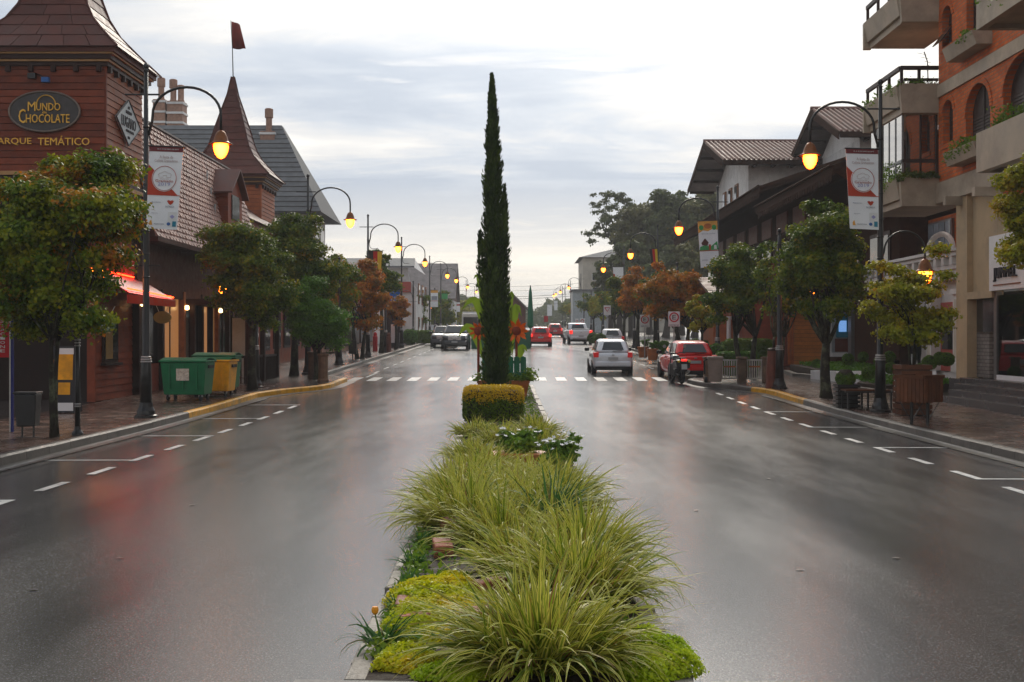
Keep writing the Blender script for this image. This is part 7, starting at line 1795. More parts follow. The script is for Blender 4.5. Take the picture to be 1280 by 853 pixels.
# ---------------------------------------------------------------- vehicles
def car(label, name, x, y, rz, paint, W=1.66, L=3.85, H=1.45, kind='hatch', lit=False, cat='car', plate_red=False, dark_glass=True, base=None):
    C = thing(name, label, cat, (x, y, g(y) + 0.006 if base is None else base), rz)
    C.rotation_euler = (math.atan(SLOPE) if y > 36 else 0, 0, rz)
    k, hw = L / 3.85, W / 2
    hz = H / 1.45
    # lower body: lofted stations (y, half width, bottom, belt)
    if kind == 'pickup': st = [(-1.92, .92, .42, .98), (-1.88, .97, .38, 1.02), (-1.2, 1, .34, 1.02), (-.2, 1, .30, 1.0), (.6, 1, .30, .98), (1.2, .98, .30, .95), (1.65, .95, .32, .86), (1.9, .84, .40, .70)]
    elif kind == 'suv': st = [(-1.92, .90, .40, .90), (-1.87, .97, .34, 1.0), (-1.4, 1, .28, 1.0), (-.3, 1, .27, .98), (.7, 1, .27, .96), (1.15, .98, .28, .93), (1.6, .95, .30, .86), (1.9, .84, .38, .68)]
    else: st = [(-1.92, .84, .34, .76), (-1.88, .93, .27, .88), (-1.72, .97, .20, .93), (-1.3, 1, .17, .94), (-.4, 1, .16, .92), (.5, 1, .16, .90), (1.0, .985, .16, .87), (1.45, .95, .18, .77), (1.75, .88, .22, .67), (1.92, .74, .32, .55)]
    prof = [(0, 0), (.80, 0), (.95, .10), (1.0, .35), (1.0, .62), (.985, .85), (.93, .97), (.80, 1.0), (0, 1.02)]
    vs = []; n = len(prof)
    ring = [(a, b) for a, b in prof] + [(-a, b) for a, b in prof[-2:0:-1]]
    for sy, w, z0, z1 in st:
        for a, b in ring: vs.append((a * w * hw, sy * k, (z0 + (z1 - z0) * b) * hz))
    m = len(ring); fs = [(i * m + j, i * m + (j + 1) % m, (i + 1) * m + (j + 1) % m, (i + 1) * m + j) for i in range(len(st) - 1) for j in range(m)]
    fs += [tuple(range(m))[::-1], tuple(range((len(st) - 1) * m, len(st) * m))]
    body = MB().add(vs, fs).build('body', paint, C, smooth=True, world=False)
    sb = body.modifiers.new('s', 'SUBSURF'); sb.levels = 1; sb.render_levels = 1
    # greenhouse
    if kind == 'pickup': gh = dict(rb=(-.42, .86, .99), rr=(-.22, .74, 1.43), rm=(.3, .76, 1.47), rf=(.62, .72, 1.43), fb=(1.22, .84, .95))
    elif kind == 'suv': gh = dict(rb=(-1.86, .87, .99), rr=(-1.62, .74, 1.40), rm=(-.6, .77, 1.45), rf=(.30, .73, 1.40), fb=(1.0, .86, .94))
    else: gh = dict(rb=(-1.84, .86, .92), rr=(-1.40, .64, 1.40), rm=(-.55, .68, 1.46), rf=(.15, .65, 1.39), fb=(1.05, .84, .88))
    pt = {q: [(s * v[1] * hw, v[0] * k, v[2] * hz) for s in (-1, 1)] for q, v in gh.items()}
    mid = [(s * (gh['fb'][1]) * hw, (gh['rm'][0]) * k, (gh['fb'][2] + 0.03) * hz) for s in (-1, 1)]
    order = ['rb', 'rr', 'rm', 'rf', 'fb']; vs = [p for q in order for p in pt[q]] + mid
    fs = [(0, 1, 3, 2), (2, 3, 5, 4), (4, 5, 7, 6), (6, 7, 9, 8), (0, 2, 4, 10), (4, 6, 8, 10), (1, 11, 5, 3), (5, 11, 9, 7), (0, 10, 11, 1), (10, 8, 9, 11)]
    cab = MB().add(vs, fs).build('cabin', paint, C, smooth=True, world=False)
    bv = cab.modifiers.new('b', 'BEVEL'); bv.width = 0.13; bv.segments = 4; bv.limit_method = 'ANGLE'; bv.angle_limit = R(20)
    def patch(nm, q4, mu, mt, mb_, off, mname, par=cab):
        """pane lying on a quad a,b (bottom) c,d (top), inset by margins"""
        a, b, c, d = (Vector(q) for q in q4)
        P = lambda u, v: (a.lerp(b, u)).lerp(d.lerp(c, u), v)
        nn = (b - a).cross(d - a).normalized(); ctr = (a + b + c + d) / 4 - Vector((0, 0, 0.8 * hz))
        if nn.dot(ctr) < 0: nn = -nn
        pts = [P(mu, mb_), P(1 - mu, mb_), P(1 - mu * 1.15, 1 - mt), P(mu * 1.15, 1 - mt)]
        return MB().slab([p + nn * off for p in pts], nn, 0.012).build(nm, mname, par, world=False, bevel=0.005)
    patch('rear_window', (pt['rb'][0], pt['rb'][1], pt['rr'][1], pt['rr'][0]), 0.17, 0.16, 0.20, 0.012, 'car_glass')
    patch('windscreen', (pt['fb'][0], pt['fb'][1], pt['rf'][1], pt['rf'][0]), 0.08, 0.06, 0.08, 0.008, 'car_glass')
    for s in (0, 1):
        a, b = (Vector(mid[s]).lerp(Vector(pt['rb'][s]), 0.86), Vector(mid[s]).lerp(Vector(pt['fb'][s]), 0.0)), None
        rl = Vector(pt['rb'][s]).lerp(Vector(mid[s]), 0.10); rt = Vector(pt['rr'][s]).lerp(Vector(pt['rm'][s]), 0.12)
        patch('side_window', (rl, mid[s], pt['rm'][s], rt), 0.06, 0.14, 0.10, 0.006, 'car_glass')
        fl = Vector(pt['fb'][s]).lerp(Vector(mid[s]), 0.10); ft = Vector(pt['rf'][s]).lerp(Vector(pt['rm'][s]), 0.08)
        patch('side_window', (mid[s], fl, ft, pt['rm'][s]), 0.05, 0.14, 0.10, 0.006, 'car_glass')
        sx = -1 if s == 0 else 1
        MB().cbox((sx * (hw + 0.07), 0.72 * k, 0.98 * hz), (0.20, 0.10, 0.14)).build('door_mirror', 'car_plastic' if kind == 'hatch' else paint, C, world=False, bevel=0.03)
        MB().box(sx * hw - 0.01, sx * hw + 0.012, -0.30 * k, -0.12 * k, 0.80 * hz, 0.83 * hz).build('door_handle', 'car_plastic', C, world=False)
    # wheels
    wr = 0.34 if kind != 'hatch' else 0.272
    tyre = MB().lathe([(wr * .62, -.09), (wr * .94, -.095), (wr, -.07), (wr, .07), (wr * .94, .095), (wr * .62, .09)], 22, cap=False).rot(R(90), 'Y')
    rim = MB().lathe([(0.02, .075), (wr * .25, .07), (wr * .55, .05), (wr * .64, .08)], 16).rot(R(90), 'Y'); arch = MB().lathe([(wr * 1.17, -.02), (wr * 1.17, .02)], 22).rot(R(90), 'Y')
    mt, mr, ma = tyre.mesh('tyre', 'rubber', True), rim.mesh('rim', 'rim_metal', True), arch.mesh('arch', 'car_plastic')
    for sx in (-1, 1):
        for yy in (-1.23 * k, 1.22 * k):
            wh = inst('wheel', mt, C, (sx * (hw - 0.10), yy, wr)); inst('rim', mr, wh, (0, 0, 0), (0, 0, 0 if sx > 0 else math.pi))
            inst('wheel_arch', ma, C, (sx * (hw - 0.012), yy, wr * 1.05))
    yr, yf = -1.935 * k, 1.93 * k
    # tail: lamps, plate, bumper
    zt = {'hatch': (.72, .93), 'suv': (.74, 1.02), 'pickup': (.72, .98)}[kind]
    for sx in (-1, 1):
        a, b = sorted((sx * hw * 0.70, sx * hw * 0.95)); a2, b2 = sorted((sx * hw * 0.80, sx * hw * 0.985))
        MB().hexa([(a, yr - 0.005, zt[0] * hz), (b, yr + 0.02, zt[0] * hz), (b2 if sx > 0 else b, yr + 0.25, zt[0] * hz), (a, yr + 0.2, zt[0] * hz)],
                  [(a + .03 * sx, yr + 0.0, zt[1] * hz), (b, yr + 0.03, zt[1] * hz), (b, yr + 0.28, zt[1] * hz), (a + .03 * sx, yr + .25, zt[1] * hz)]).build('tail_lamp', 'tail_lamp' if lit else 'tail_lamp_dim', C, world=False, bevel=0.02)
        a, b = sorted((sx * hw * 0.52, sx * hw * 0.88))
        MB().hexa([(a, yf - 0.12, .60 * hz), (b, yf - 0.32, .62 * hz), (b, yf - 0.42, .62 * hz), (a, yf - .3, .60 * hz)], [(a, yf - 0.14, .72 * hz), (b, yf - 0.36, .78 * hz), (b, yf - 0.5, .78 * hz), (a, yf - .4, .72 * hz)]).build('head_lamp', 'head_lamp', C, world=False, bevel=0.02)
    MB().box(-hw * 0.90, hw * 0.90, yr - 0.03, yr + 0.3, .34 * hz, .56 * hz).build('rear_bumper', paint, C, world=False, bevel=0.05)
    MB().box(-hw * 0.86, hw * 0.86, yr - 0.015, yr + 0.25, .20 * hz, .36 * hz).build('bumper_skirt', 'car_plastic', C, world=False, bevel=0.03)
    MB().box(-0.20, 0.20, yr - 0.045, yr - 0.031, .62 * hz if kind == 'hatch' else .52 * hz, .73 * hz if kind == 'hatch' else .63 * hz).build('number_plate', 'plate_grey', C, world=False)
    MB().box(-0.05, 0.05, yr - 0.012, yr + 0.02, .80 * hz, .84 * hz).build('tailgate_badge', 'rim_metal', C, world=False)
    MB().tube([(-0.02, yr + 0.08, .97 * hz), (hw * .45, yr + 0.12, 1.0 * hz)], 0.012, 5).build('rear_wiper', 'car_plastic', C, world=False)
    MB().box(-hw * 0.88, hw * 0.88, yf - 0.30, yf + 0.02, .26 * hz, .50 * hz).build('front_bumper', paint, C, world=False, bevel=0.06)
    MB().box(-hw * 0.48, hw * 0.48, yf - 0.24, yf - 0.06, .52 * hz, .72 * hz).build('grille', 'car_plastic' if kind == 'hatch' else 'rim_metal', C, world=False, bevel=0.02)
    MB().box(-0.20, 0.20, yf + 0.02, yf + 0.033, .38 * hz, .48 * hz).build('number_plate', 'plate_grey', C, world=False)
    if lit: MB().box(-0.15, 0.15, pt['rr'][0][1] - 0.03, pt['rr'][0][1] + 0.0, 1.37 * hz, 1.40 * hz).build('brake_lamp', 'tail_lamp', C, world=False)
    if kind == 'pickup':
        MB().box(-hw * .80, hw * .80, -1.82 * k, -0.48 * k, 1.0 * hz, 1.045 * hz).build('bed_cover', 'car_plastic', C, world=False)
        MB().box(-hw * .7, hw * .7, yr - 0.12, yr - 0.032, .36 * hz, .44 * hz).build('step_bumper', 'rim_metal', C, world=False)
    if kind == 'suv':
        for sx in (-1, 1): MB().tube([(sx * hw * .68, -1.4 * k, 1.46 * hz), (sx * hw * .70, -.5 * k, 1.50 * hz), (sx * hw * .68, .2 * k, 1.46 * hz)], 0.025, 6).build('roof_rail', 'rim_metal', C, world=False)
    return C
def vehicles():
    car('small silver hatchback driving away just past the zebra crossing', 'silver_hatchback', 3.82, 53.3, R(0.5), 'paint_silver', 1.64, 3.8, 1.43)
    car('bright red hatchback parked behind the motorcycle', 'red_hatchback', 6.50, 49.4, R(3), 'paint_red', 1.72, 3.85, 1.44)
    car('white hatchback seen just above the silver one', 'white_hatchback', 6.55, 90.0, R(0), 'paint_white', 1.68, 3.9, 1.45)
    car('red car with lit tail lamps nearest the street centre', 'red_car', 1.72, 99.0, R(1), 'paint_red', 1.74, 3.9, 1.5, lit=True)
    car('second red car farther up, half hidden by the first', 'red_car', 4.0, 138.0, R(0), 'paint_red_dark', 1.74, 4.0, 1.48, lit=True)
    car('silver pickup with lit tail lamps at the right junction', 'silver_pickup', 4.95, 106.5, R(5), 'paint_silver', 1.95, 4.9, 1.72, kind='pickup', lit=True, cat='pickup')
    car('dark grey sport utility vehicle coming towards the camera', 'graphite_suv', -4.25, 88.5, R(180), 'paint_graphite', 1.86, 4.6, 1.72, kind='suv', cat='suv')
    car('second dark car beside and behind the oncoming grey one', 'graphite_car', -5.45, 95.0, R(180), 'paint_graphite', 1.80, 4.4, 1.62, kind='suv')
    car('white car glimpsed behind the oncoming dark cars', 'white_car', -3.6, 128.0, R(180), 'paint_white', 1.75, 4.2, 1.5)
    # pale bus behind the green fence
    y = 122.0; B = thing('pale_bus', 'pale cream bus front in mid-street left of the cypress', 'bus', (wx(593, y), y, g(y)), 0)
    MB().box(-1.2, 1.2, 0, 8, 0.4, 2.55).build('body', 'paint_cream', B, world=False, bevel=0.12)
    MB().box(-1.05, 1.05, -0.03, 0.05, 1.35, 2.2).build('windscreen', 'car_glass', B, world=False, bevel=0.03)
    MB().box(-1.15, 1.15, 0.3, 7.6, 2.55, 2.72).build('roof_rack', 'white_wall', B, world=False)
    for sx in (-1, 1):
        MB().cbox((sx * 0.9, -0.02, 0.8), (0.3, 0.06, 0.2)).build('head_lamp', 'head_lamp', B, world=False)
        MB().box(sx * 1.2 - 0.02, sx * 1.2 + 0.02, 0.6, 7.4, 1.4, 2.15).build('side_window', 'car_glass', B, world=False)
        for yy in (1.4, 6.4): MB().lathe([(0.45, -.12), (0.45, .12)], 18).rot(R(90), 'Y').move((sx * 1.05, yy, 0.45)).build('wheel', 'rubber', B, world=False)
    MB().box(-1.2, 1.2, -0.06, 0.02, 0.42, 0.62).build('bumper', 'car_plastic', B, world=False)
    # motorcycle
    T = thing('motorcycle', 'black motorcycle with red tail lamp parked at the right kerb', 'motorcycle', (5.62, 45.2, g(45.2) + 0.004), R(8))
    L_ = lambda b, nm, m, par=T, **k: b.build(nm, m, par, world=False, **k)
    ty = MB()
    for a in range(20):
        pass
    wheel = MB().lathe([(0.20, -.05), (0.27, -.06), (0.30, -.03), (0.31, 0), (0.30, .03), (0.27, .06), (0.20, .05)], 22, cap=False).rot(R(90), 'Y')
    rim = MB().lathe([(0.03, .05), (0.05, .03), (0.19, .02), (0.21, .03)], 16).rot(R(90), 'Y')
    for yy in (-0.66, 0.66):
        w = inst('wheel', wheel.mesh('wheel', 'rubber', True), T, (0, yy, 0.31)); inst('rim', rim.mesh('rim', 'rim_metal', True), w)
    for sx in (-1, 1):
        L_(MB().tube([(sx * 0.10, 0.66, 0.31), (sx * 0.10, 0.42, 0.95)], 0.028, 6), 'fork', 'rim_metal'); L_(MB().tube([(sx * 0.10, -0.66, 0.31), (sx * 0.12, -0.10, 0.40)], 0.03, 6), 'swing_arm', 'car_plastic')
        L_(MB().tube([(sx * 0.06, 0.42, 1.02), (sx * 0.22, 0.36, 1.10), (sx * 0.38, 0.26, 1.06)], 0.016, 6), 'handlebar', 'iron')
        L_(MB().tube([(sx * 0.28, 0.30, 1.08), (sx * 0.36, 0.32, 1.28)], 0.008, 5), 'mirror_stem', 'iron'); L_(MB().lathe([(0.02, 0), (0.06, 0.01), (0.065, .03)], 10).rot(R(90), 'X').move((sx * 0.37, 0.32, 1.31)), 'mirror', 'steel')
        L_(MB().hexa([(sx * 0.10, -0.95, 0.55), (sx * 0.24, -0.88, 0.55), (sx * 0.24, -0.35, 0.5), (sx * 0.10, -0.35, 0.5)], [(sx * 0.10, -0.95, 0.85), (sx * 0.27, -0.88, 0.85), (sx * 0.25, -0.35, 0.82), (sx * 0.10, -0.35, 0.82)]), 'side_panel', 'paint_black', bevel=0.03)
        L_(MB().lathe([(0.015, 0), (0.04, 0.02), (0.045, .06)], 8).rot(R(90), 'X').move((sx * 0.19, -0.92, 0.80)), 'indicator', 'flag_gold')
        L_(MB().tube([(sx * 0.17, 0.1, 0.30), (sx * 0.20, -0.35, 0.34), (sx * 0.20, -0.85, 0.46)], [0.03, 0.045, 0.055], 8), 'exhaust', 'rim_metal') if sx > 0 else None
    L_(MB().hexa([(-.14, 0.0, .80), (.14, 0.0, .80), (.12, .46, .88), (-.12, .46, .88)], [(-.12, .02, .98), (.12, .02, .98), (.09, .42, 1.04), (-.09, .42, 1.04)]), 'tank', 'paint_black', bevel=0.05)
    L_(MB().hexa([(-.14, -.85, .84), (.14, -.85, .84), (.13, 0.0, .78), (-.13, 0.0, .78)], [(-.12, -.85, .94), (.12, -.85, .94), (.11, 0.0, .88), (-.11, 0.0, .88)]), 'seat', 'car_plastic', bevel=0.03)
    L_(MB().box(-.16, .16, -.3, .4, .28, .72), 'engine', 'car_plastic', bevel=0.04)
    L_(MB().box(-.10, .10, -1.0, -.93, .80, .88), 'tail_lamp', 'tail_lamp', bevel=0.01); L_(MB().slab([(-.10, -1.02, .52), (.10, -1.02, .52), (.10, -1.0, .70), (-.10, -1.0, .70)], (0, 1, 0), .01), 'number_plate', 'plate_grey')
    L_(MB().slab([(-.11, -0.98, .45), (.11, -0.98, .45), (.12, -.95, .86), (-.12, -.95, .86)], (0, 1, 0), .02), 'rear_mudguard', 'car_plastic')
    L_(MB().box(-.10, .10, .44, .58, .92, 1.10), 'headlamp_cowl', 'paint_black', bevel=0.04); L_(MB().tube([(-0.12, -0.1, 0.3), (-0.30, -0.16, 0.01)], 0.014, 5), 'side_stand', 'iron')
vehicles()

# ---------------------------------------------------------------- street furniture, left
def bin_cart(name, label, x, y, w, d, h, m, lidm, rz=0.0, sticker=False):
    z = sw(y); T = thing(name, label, 'waste bin', (x, y, z), rz)
    MB().hexa([(-w * .44, -d * .42, .16), (w * .44, -d * .42, .16), (w * .44, d * .42, .16), (-w * .44, d * .42, .16)], [(-w / 2, -d / 2, h), (w / 2, -d / 2, h), (w / 2, d / 2, h), (-w / 2, d / 2, h)]).build('body', m, T, world=False, bevel=0.03)
    MB().box(-w / 2 - .03, w / 2 + .03, -d / 2 - .04, d / 2 + .03, h + .002, h + .05).build('lid_rim', m, T, world=False, bevel=0.015)
    n = 8; b = MB()
    pts = [(-d / 2 - .02 + (d + .04) * i / n, h + .051 + .07 * math.sin(math.pi * i / n)) for i in range(n + 1)]
    for (a, za), (c, zc) in zip(pts, pts[1:]): b.hexa([(-w / 2, a, za - .02), (w / 2, a, za - .02), (w / 2, c, zc - .02), (-w / 2, c, zc - .02)], [(-w / 2, a, za), (w / 2, a, za), (w / 2, c, zc), (-w / 2, c, zc)])
    b.build('lid', lidm, T, world=False)
    for i in range(3): q = -w * .3 + i * w * .3; MB().box(q - .02, q + .02, -d / 2 - .012, -d / 2 + .03, .3, h - .06).build('rib', m, T, world=False)
    for sx in (-1, 1):
        MB().box(sx * (w / 2 + .01) - .02, sx * (w / 2 + .01) + .02, -.2, .2, h - .16, h - .08).build('handle', 'car_plastic', T, world=False)
        for sy in (-1, 1):
            c = MB().lathe([(0.085, -.025), (0.085, .025)], 14).rot(R(90), 'Y').move((sx * w * .36, sy * d * .34, .085)).build('caster', 'rubber', T, world=False)
            MB().box(sx * w * .36 - .045, sx * w * .36 + .045, sy * d * .34 - .03, sy * d * .34 + .03, .10, .19).build('fork', 'steel', c, world=False)
    if sticker: MB().box(-.17, .17, -d / 2 - .018, -d / 2 - .012, h - .48, h - .17).build('sticker', 'sticker', T, world=False)
    return T
def furniture_left():
    bin_cart('green_bin', 'green wheeled refuse container with a worn white sticker, nearest the lamp', wx(235, 34.0), 34.0, 1.22, 0.85, 1.02, 'bin_green', 'bin_green', R(-4), True)
    bin_cart('yellow_bin', 'yellow wheeled refuse container between two green ones', wx(267, 35.6), 35.6, 1.15, 0.8, 0.98, 'bin_yellow', 'bin_green', R(-4))
    bin_cart('green_bin', 'green wheeled refuse container at the back of the three', wx(272, 37.2), 37.2, 1.22, 0.85, 1.06, 'bin_green', 'bin_green', R(-2))
    y = 22.3; T = thing('litter_bin', 'black litter bin on two legs at the left kerb', 'litter bin', (wx(35, y), y, sw(y)))
    MB().hexa([(-.16, -.13, .20), (.16, -.13, .20), (.16, .13, .20), (-.16, .13, .20)], [(-.19, -.15, .76), (.19, -.15, .76), (.19, .15, .76), (-.19, .15, .76)]).build('body', 'iron', T, world=False, bevel=0.02)
    MB().box(-.205, .205, -.165, .165, .763, .80).build('rim', 'iron', T, world=False, bevel=0.01)
    for sx in (-1, 1): MB().tube([(sx * .1, 0, 0.0), (sx * .1, 0, .22)], .018, 6).build('leg', 'iron', T, world=False); MB().box(sx * .1 - .10, sx * .1 + .10, -.05, .05, -.01, .012).build('foot', 'iron', T, world=False)
    y = 22.8; T = thing('slim_post', 'slim black post with pale rings between the maple and the lamp', 'post', (wx(97, y), y, sw(y)))
    MB().lathe([(.10, -.01), (.10, .04), (.06, .10), (.05, .16)], 12).build('base', 'iron', T, world=False); MB().lathe([(.048, .16), (.04, 1.0), (.036, 1.72)], 12).build('shaft', 'iron', T, world=False, smooth=True)
    for z in (.52, .56, 1.60, 1.65, 1.70): MB().lathe([(.05, -.012), (.054, 0), (.05, .012)], 12, (0, 0, z)).build('ring', 'ring_steel', T, world=False)
    # beer board under the maple
    y = 29.0; p0, p1 = at(63, 492, y), at(93, 433, y); T = thing('advertising_board', 'advertising board showing a glass of golden beer behind the maple trunk', 'board', ((p0.x + p1.x) / 2, y, sw(y)))
    w, h = (p1.x - p0.x) / 2, p1.z - sw(y)
    MB().slab([(-w, 0, .02), (w, 0, .02), (w, .12, h), (-w, .12, h)], (0, 1, 0), .03).build('panel', 'ink_dark', T, world=False); MB().slab([(-w, .5, .02), (w, .5, .02), (w, .16, h), (-w, .16, h)], (0, 1, 0), .03).build('back_panel', 'ink_dark', T, world=False)
    S = lambda a, b, c, d, nm, m: MB().slab([(a * w, .12 * c - .012, c * h), (b * w, .12 * c - .012, c * h), (b * w * .98, .12 * d - .012, d * h), (a * w * .98, .12 * d - .012, d * h)], (0, 1, 0), .006).build(nm, m, T, world=False)
    S(-.62, .78, .50, .88, 'beer_print', 'bin_yellow'); S(-.66, .82, .88, .97, 'foam_print', 'sign_white'); S(-.4, .6, .28, .46, 'beer_print', 'bin_yellow'); S(-.95, -.72, .2, .80, 'stripe_print', 'terracotta'); S(-.9, .9, .04, .16, 'caption_strip', 'sign_white')
    # small items along the far left pavement
    y = 66.0; bb = thing('litter_bin', 'small black bin on the far left pavement by the third tall lamp', 'litter bin', (-7.95 - 0.55, y, sw(y)))
    MB().box(-.2, .2, -.18, .18, .25, .95).build('body', 'iron', bb, world=False, bevel=.02); MB().tube([(0, 0, 0), (0, 0, .3)], .03, 6).build('leg', 'iron', bb, world=False)
    for i, (x, y, m, lb) in enumerate(((-7.9, 78.5, 'brown_post', 'brown wooden pillar near the far left kerb'), (-8.9, 80.0, 'sign_red', 'red hydrant-like post on the far left pavement'))):
        o = MB().lathe([(.15, 0), (.15, .9), (.11, .95), (.11, 1.1), (.05, 1.18)], 12, (0, 0, 0)).build('pavement_post', m, None, (x, y, sw(y)), world=False); tag(o, lb, 'post')
    y = 90.0; T = thing('totem_sign', 'dark totem sign with a white panel at the far left corner', 'sign', (-8.75, y, sw(y)))
    MB().box(-.45, .45, -.12, .12, 0, 1.0).build('plinth', 'ink_dark', T, world=False); MB().box(-.14, .3, -.14, -.121, .3, 1.6).build('white_panel', 'sign_white', T, world=False); MB().box(-.5, .5, -.12, .12, 1.001, 3.0).build('panel', 'ink_dark', T, world=False); MB().box(-.5, .5, -.13, -.10, 3.0, 3.3).build('red_top', 'sign_red', T, world=False)
    y = 104.0; 
    def hbox(name, label, x0, x1, y0, y1, z, h, n, seed, leaf, size=0.09):
        T = thing(name, label, 'hedge', ((x0 + x1) / 2, (y0 + y1) / 2, z)); a, b_ = (x1 - x0) / 2, (y1 - y0) / 2
        def fn(rng, n):
            u = unit(rng.normal(0, 1, (n, 3))); s = 1 / (np.abs(u) ** 8).sum(1) ** (1 / 8); d = u * s[:, None] * np.array([a, b_, h / 2]) * (1 - .05 * rng.uniform(0, 1, n) + .02 * rng.normal(0, 1, n))[:, None]; d[:, 2] += h / 2
            return d, u
        o = bpy.data.objects.new('foliage', blob_leaves('foliage', seed, n, size, leaf, fn)); col.objects.link(o); o.parent = T
        MB().box(-a * .9, a * .9, -b_ * .9, b_ * .9, 0, h * .92).build('hedge_core', 'leaf_hedge', T, world=False)
    hbox('low_hedge', 'low clipped hedge at the far left corner', wx(516, 104), wx(546, 104), 102.5, 104, sw(103), 1.0, 4000, 500, 'leaf_topiary', .12)
    bush_ball('corner_bush', 'bright green bush at the left end of the far hedge', wx(512, 98), 98, sw(98), .62, 'leaf_bright', 2200, 501, .12)
    hbox('clipped_hedge', 'long clipped hedge below the terracotta house', wx(905, 54.5), wx(965, 54.5), 54, 55, sw(54), 1.25, 9000, 502, 'leaf_topiary', .09)
    hbox('low_hedge', 'loose green hedge behind the white fence', wx(895, 49.5), wx(945, 49.5), 48.8, 49.8, sw(49), .85, 6000, 503, 'leaf_bright', .09)
    y = 122.0
    person('person', 'person in pink top walking on the far left pavement', 'person', (wx(529, y), y, sw(y)), 1.68, ('pink_cloth', 'skin', 'ink_dark'), R(180))
    # green fence across the far median, folded umbrella
    y = 92.0; T = thing('green_hoarding', 'low dark green board fence across the far median', 'fence', (wx(626, y), y, g(y)))
    n = 14; x0, x1 = wx(589, y), wx(663, y)
    for i in range(n):
        a = x0 + (x1 - x0) * i / n; MB().box(a + .004, a + (x1 - x0) / n - .004, y, y + .05, g(y), wz(413, y)).build('board', 'fence_green', T)
    MB().box(x0, x1, y + .06, y + 2.5, g(y), wz(416, y)).build('planter_body', 'fence_green', T)
    y = 95.5; T = thing('folded_parasol', 'tall folded green parasol on its pole in mid-street', 'parasol', (wx(663, y), y, g(y)))
    zb = wz(357, y) - g(y)
    MB().tube([(0, 0, 0), (0, 0, zb)], .045, 8).build('pole', 'iron', T, world=False)
    MB().lathe([(.10, zb - 3.2), (.24, zb - 3.0), (.20, zb - 1.8), (.12, zb - .5), (.03, zb - .05)], 10).build('canopy', 'fence_green', T, world=False)
furniture_left()

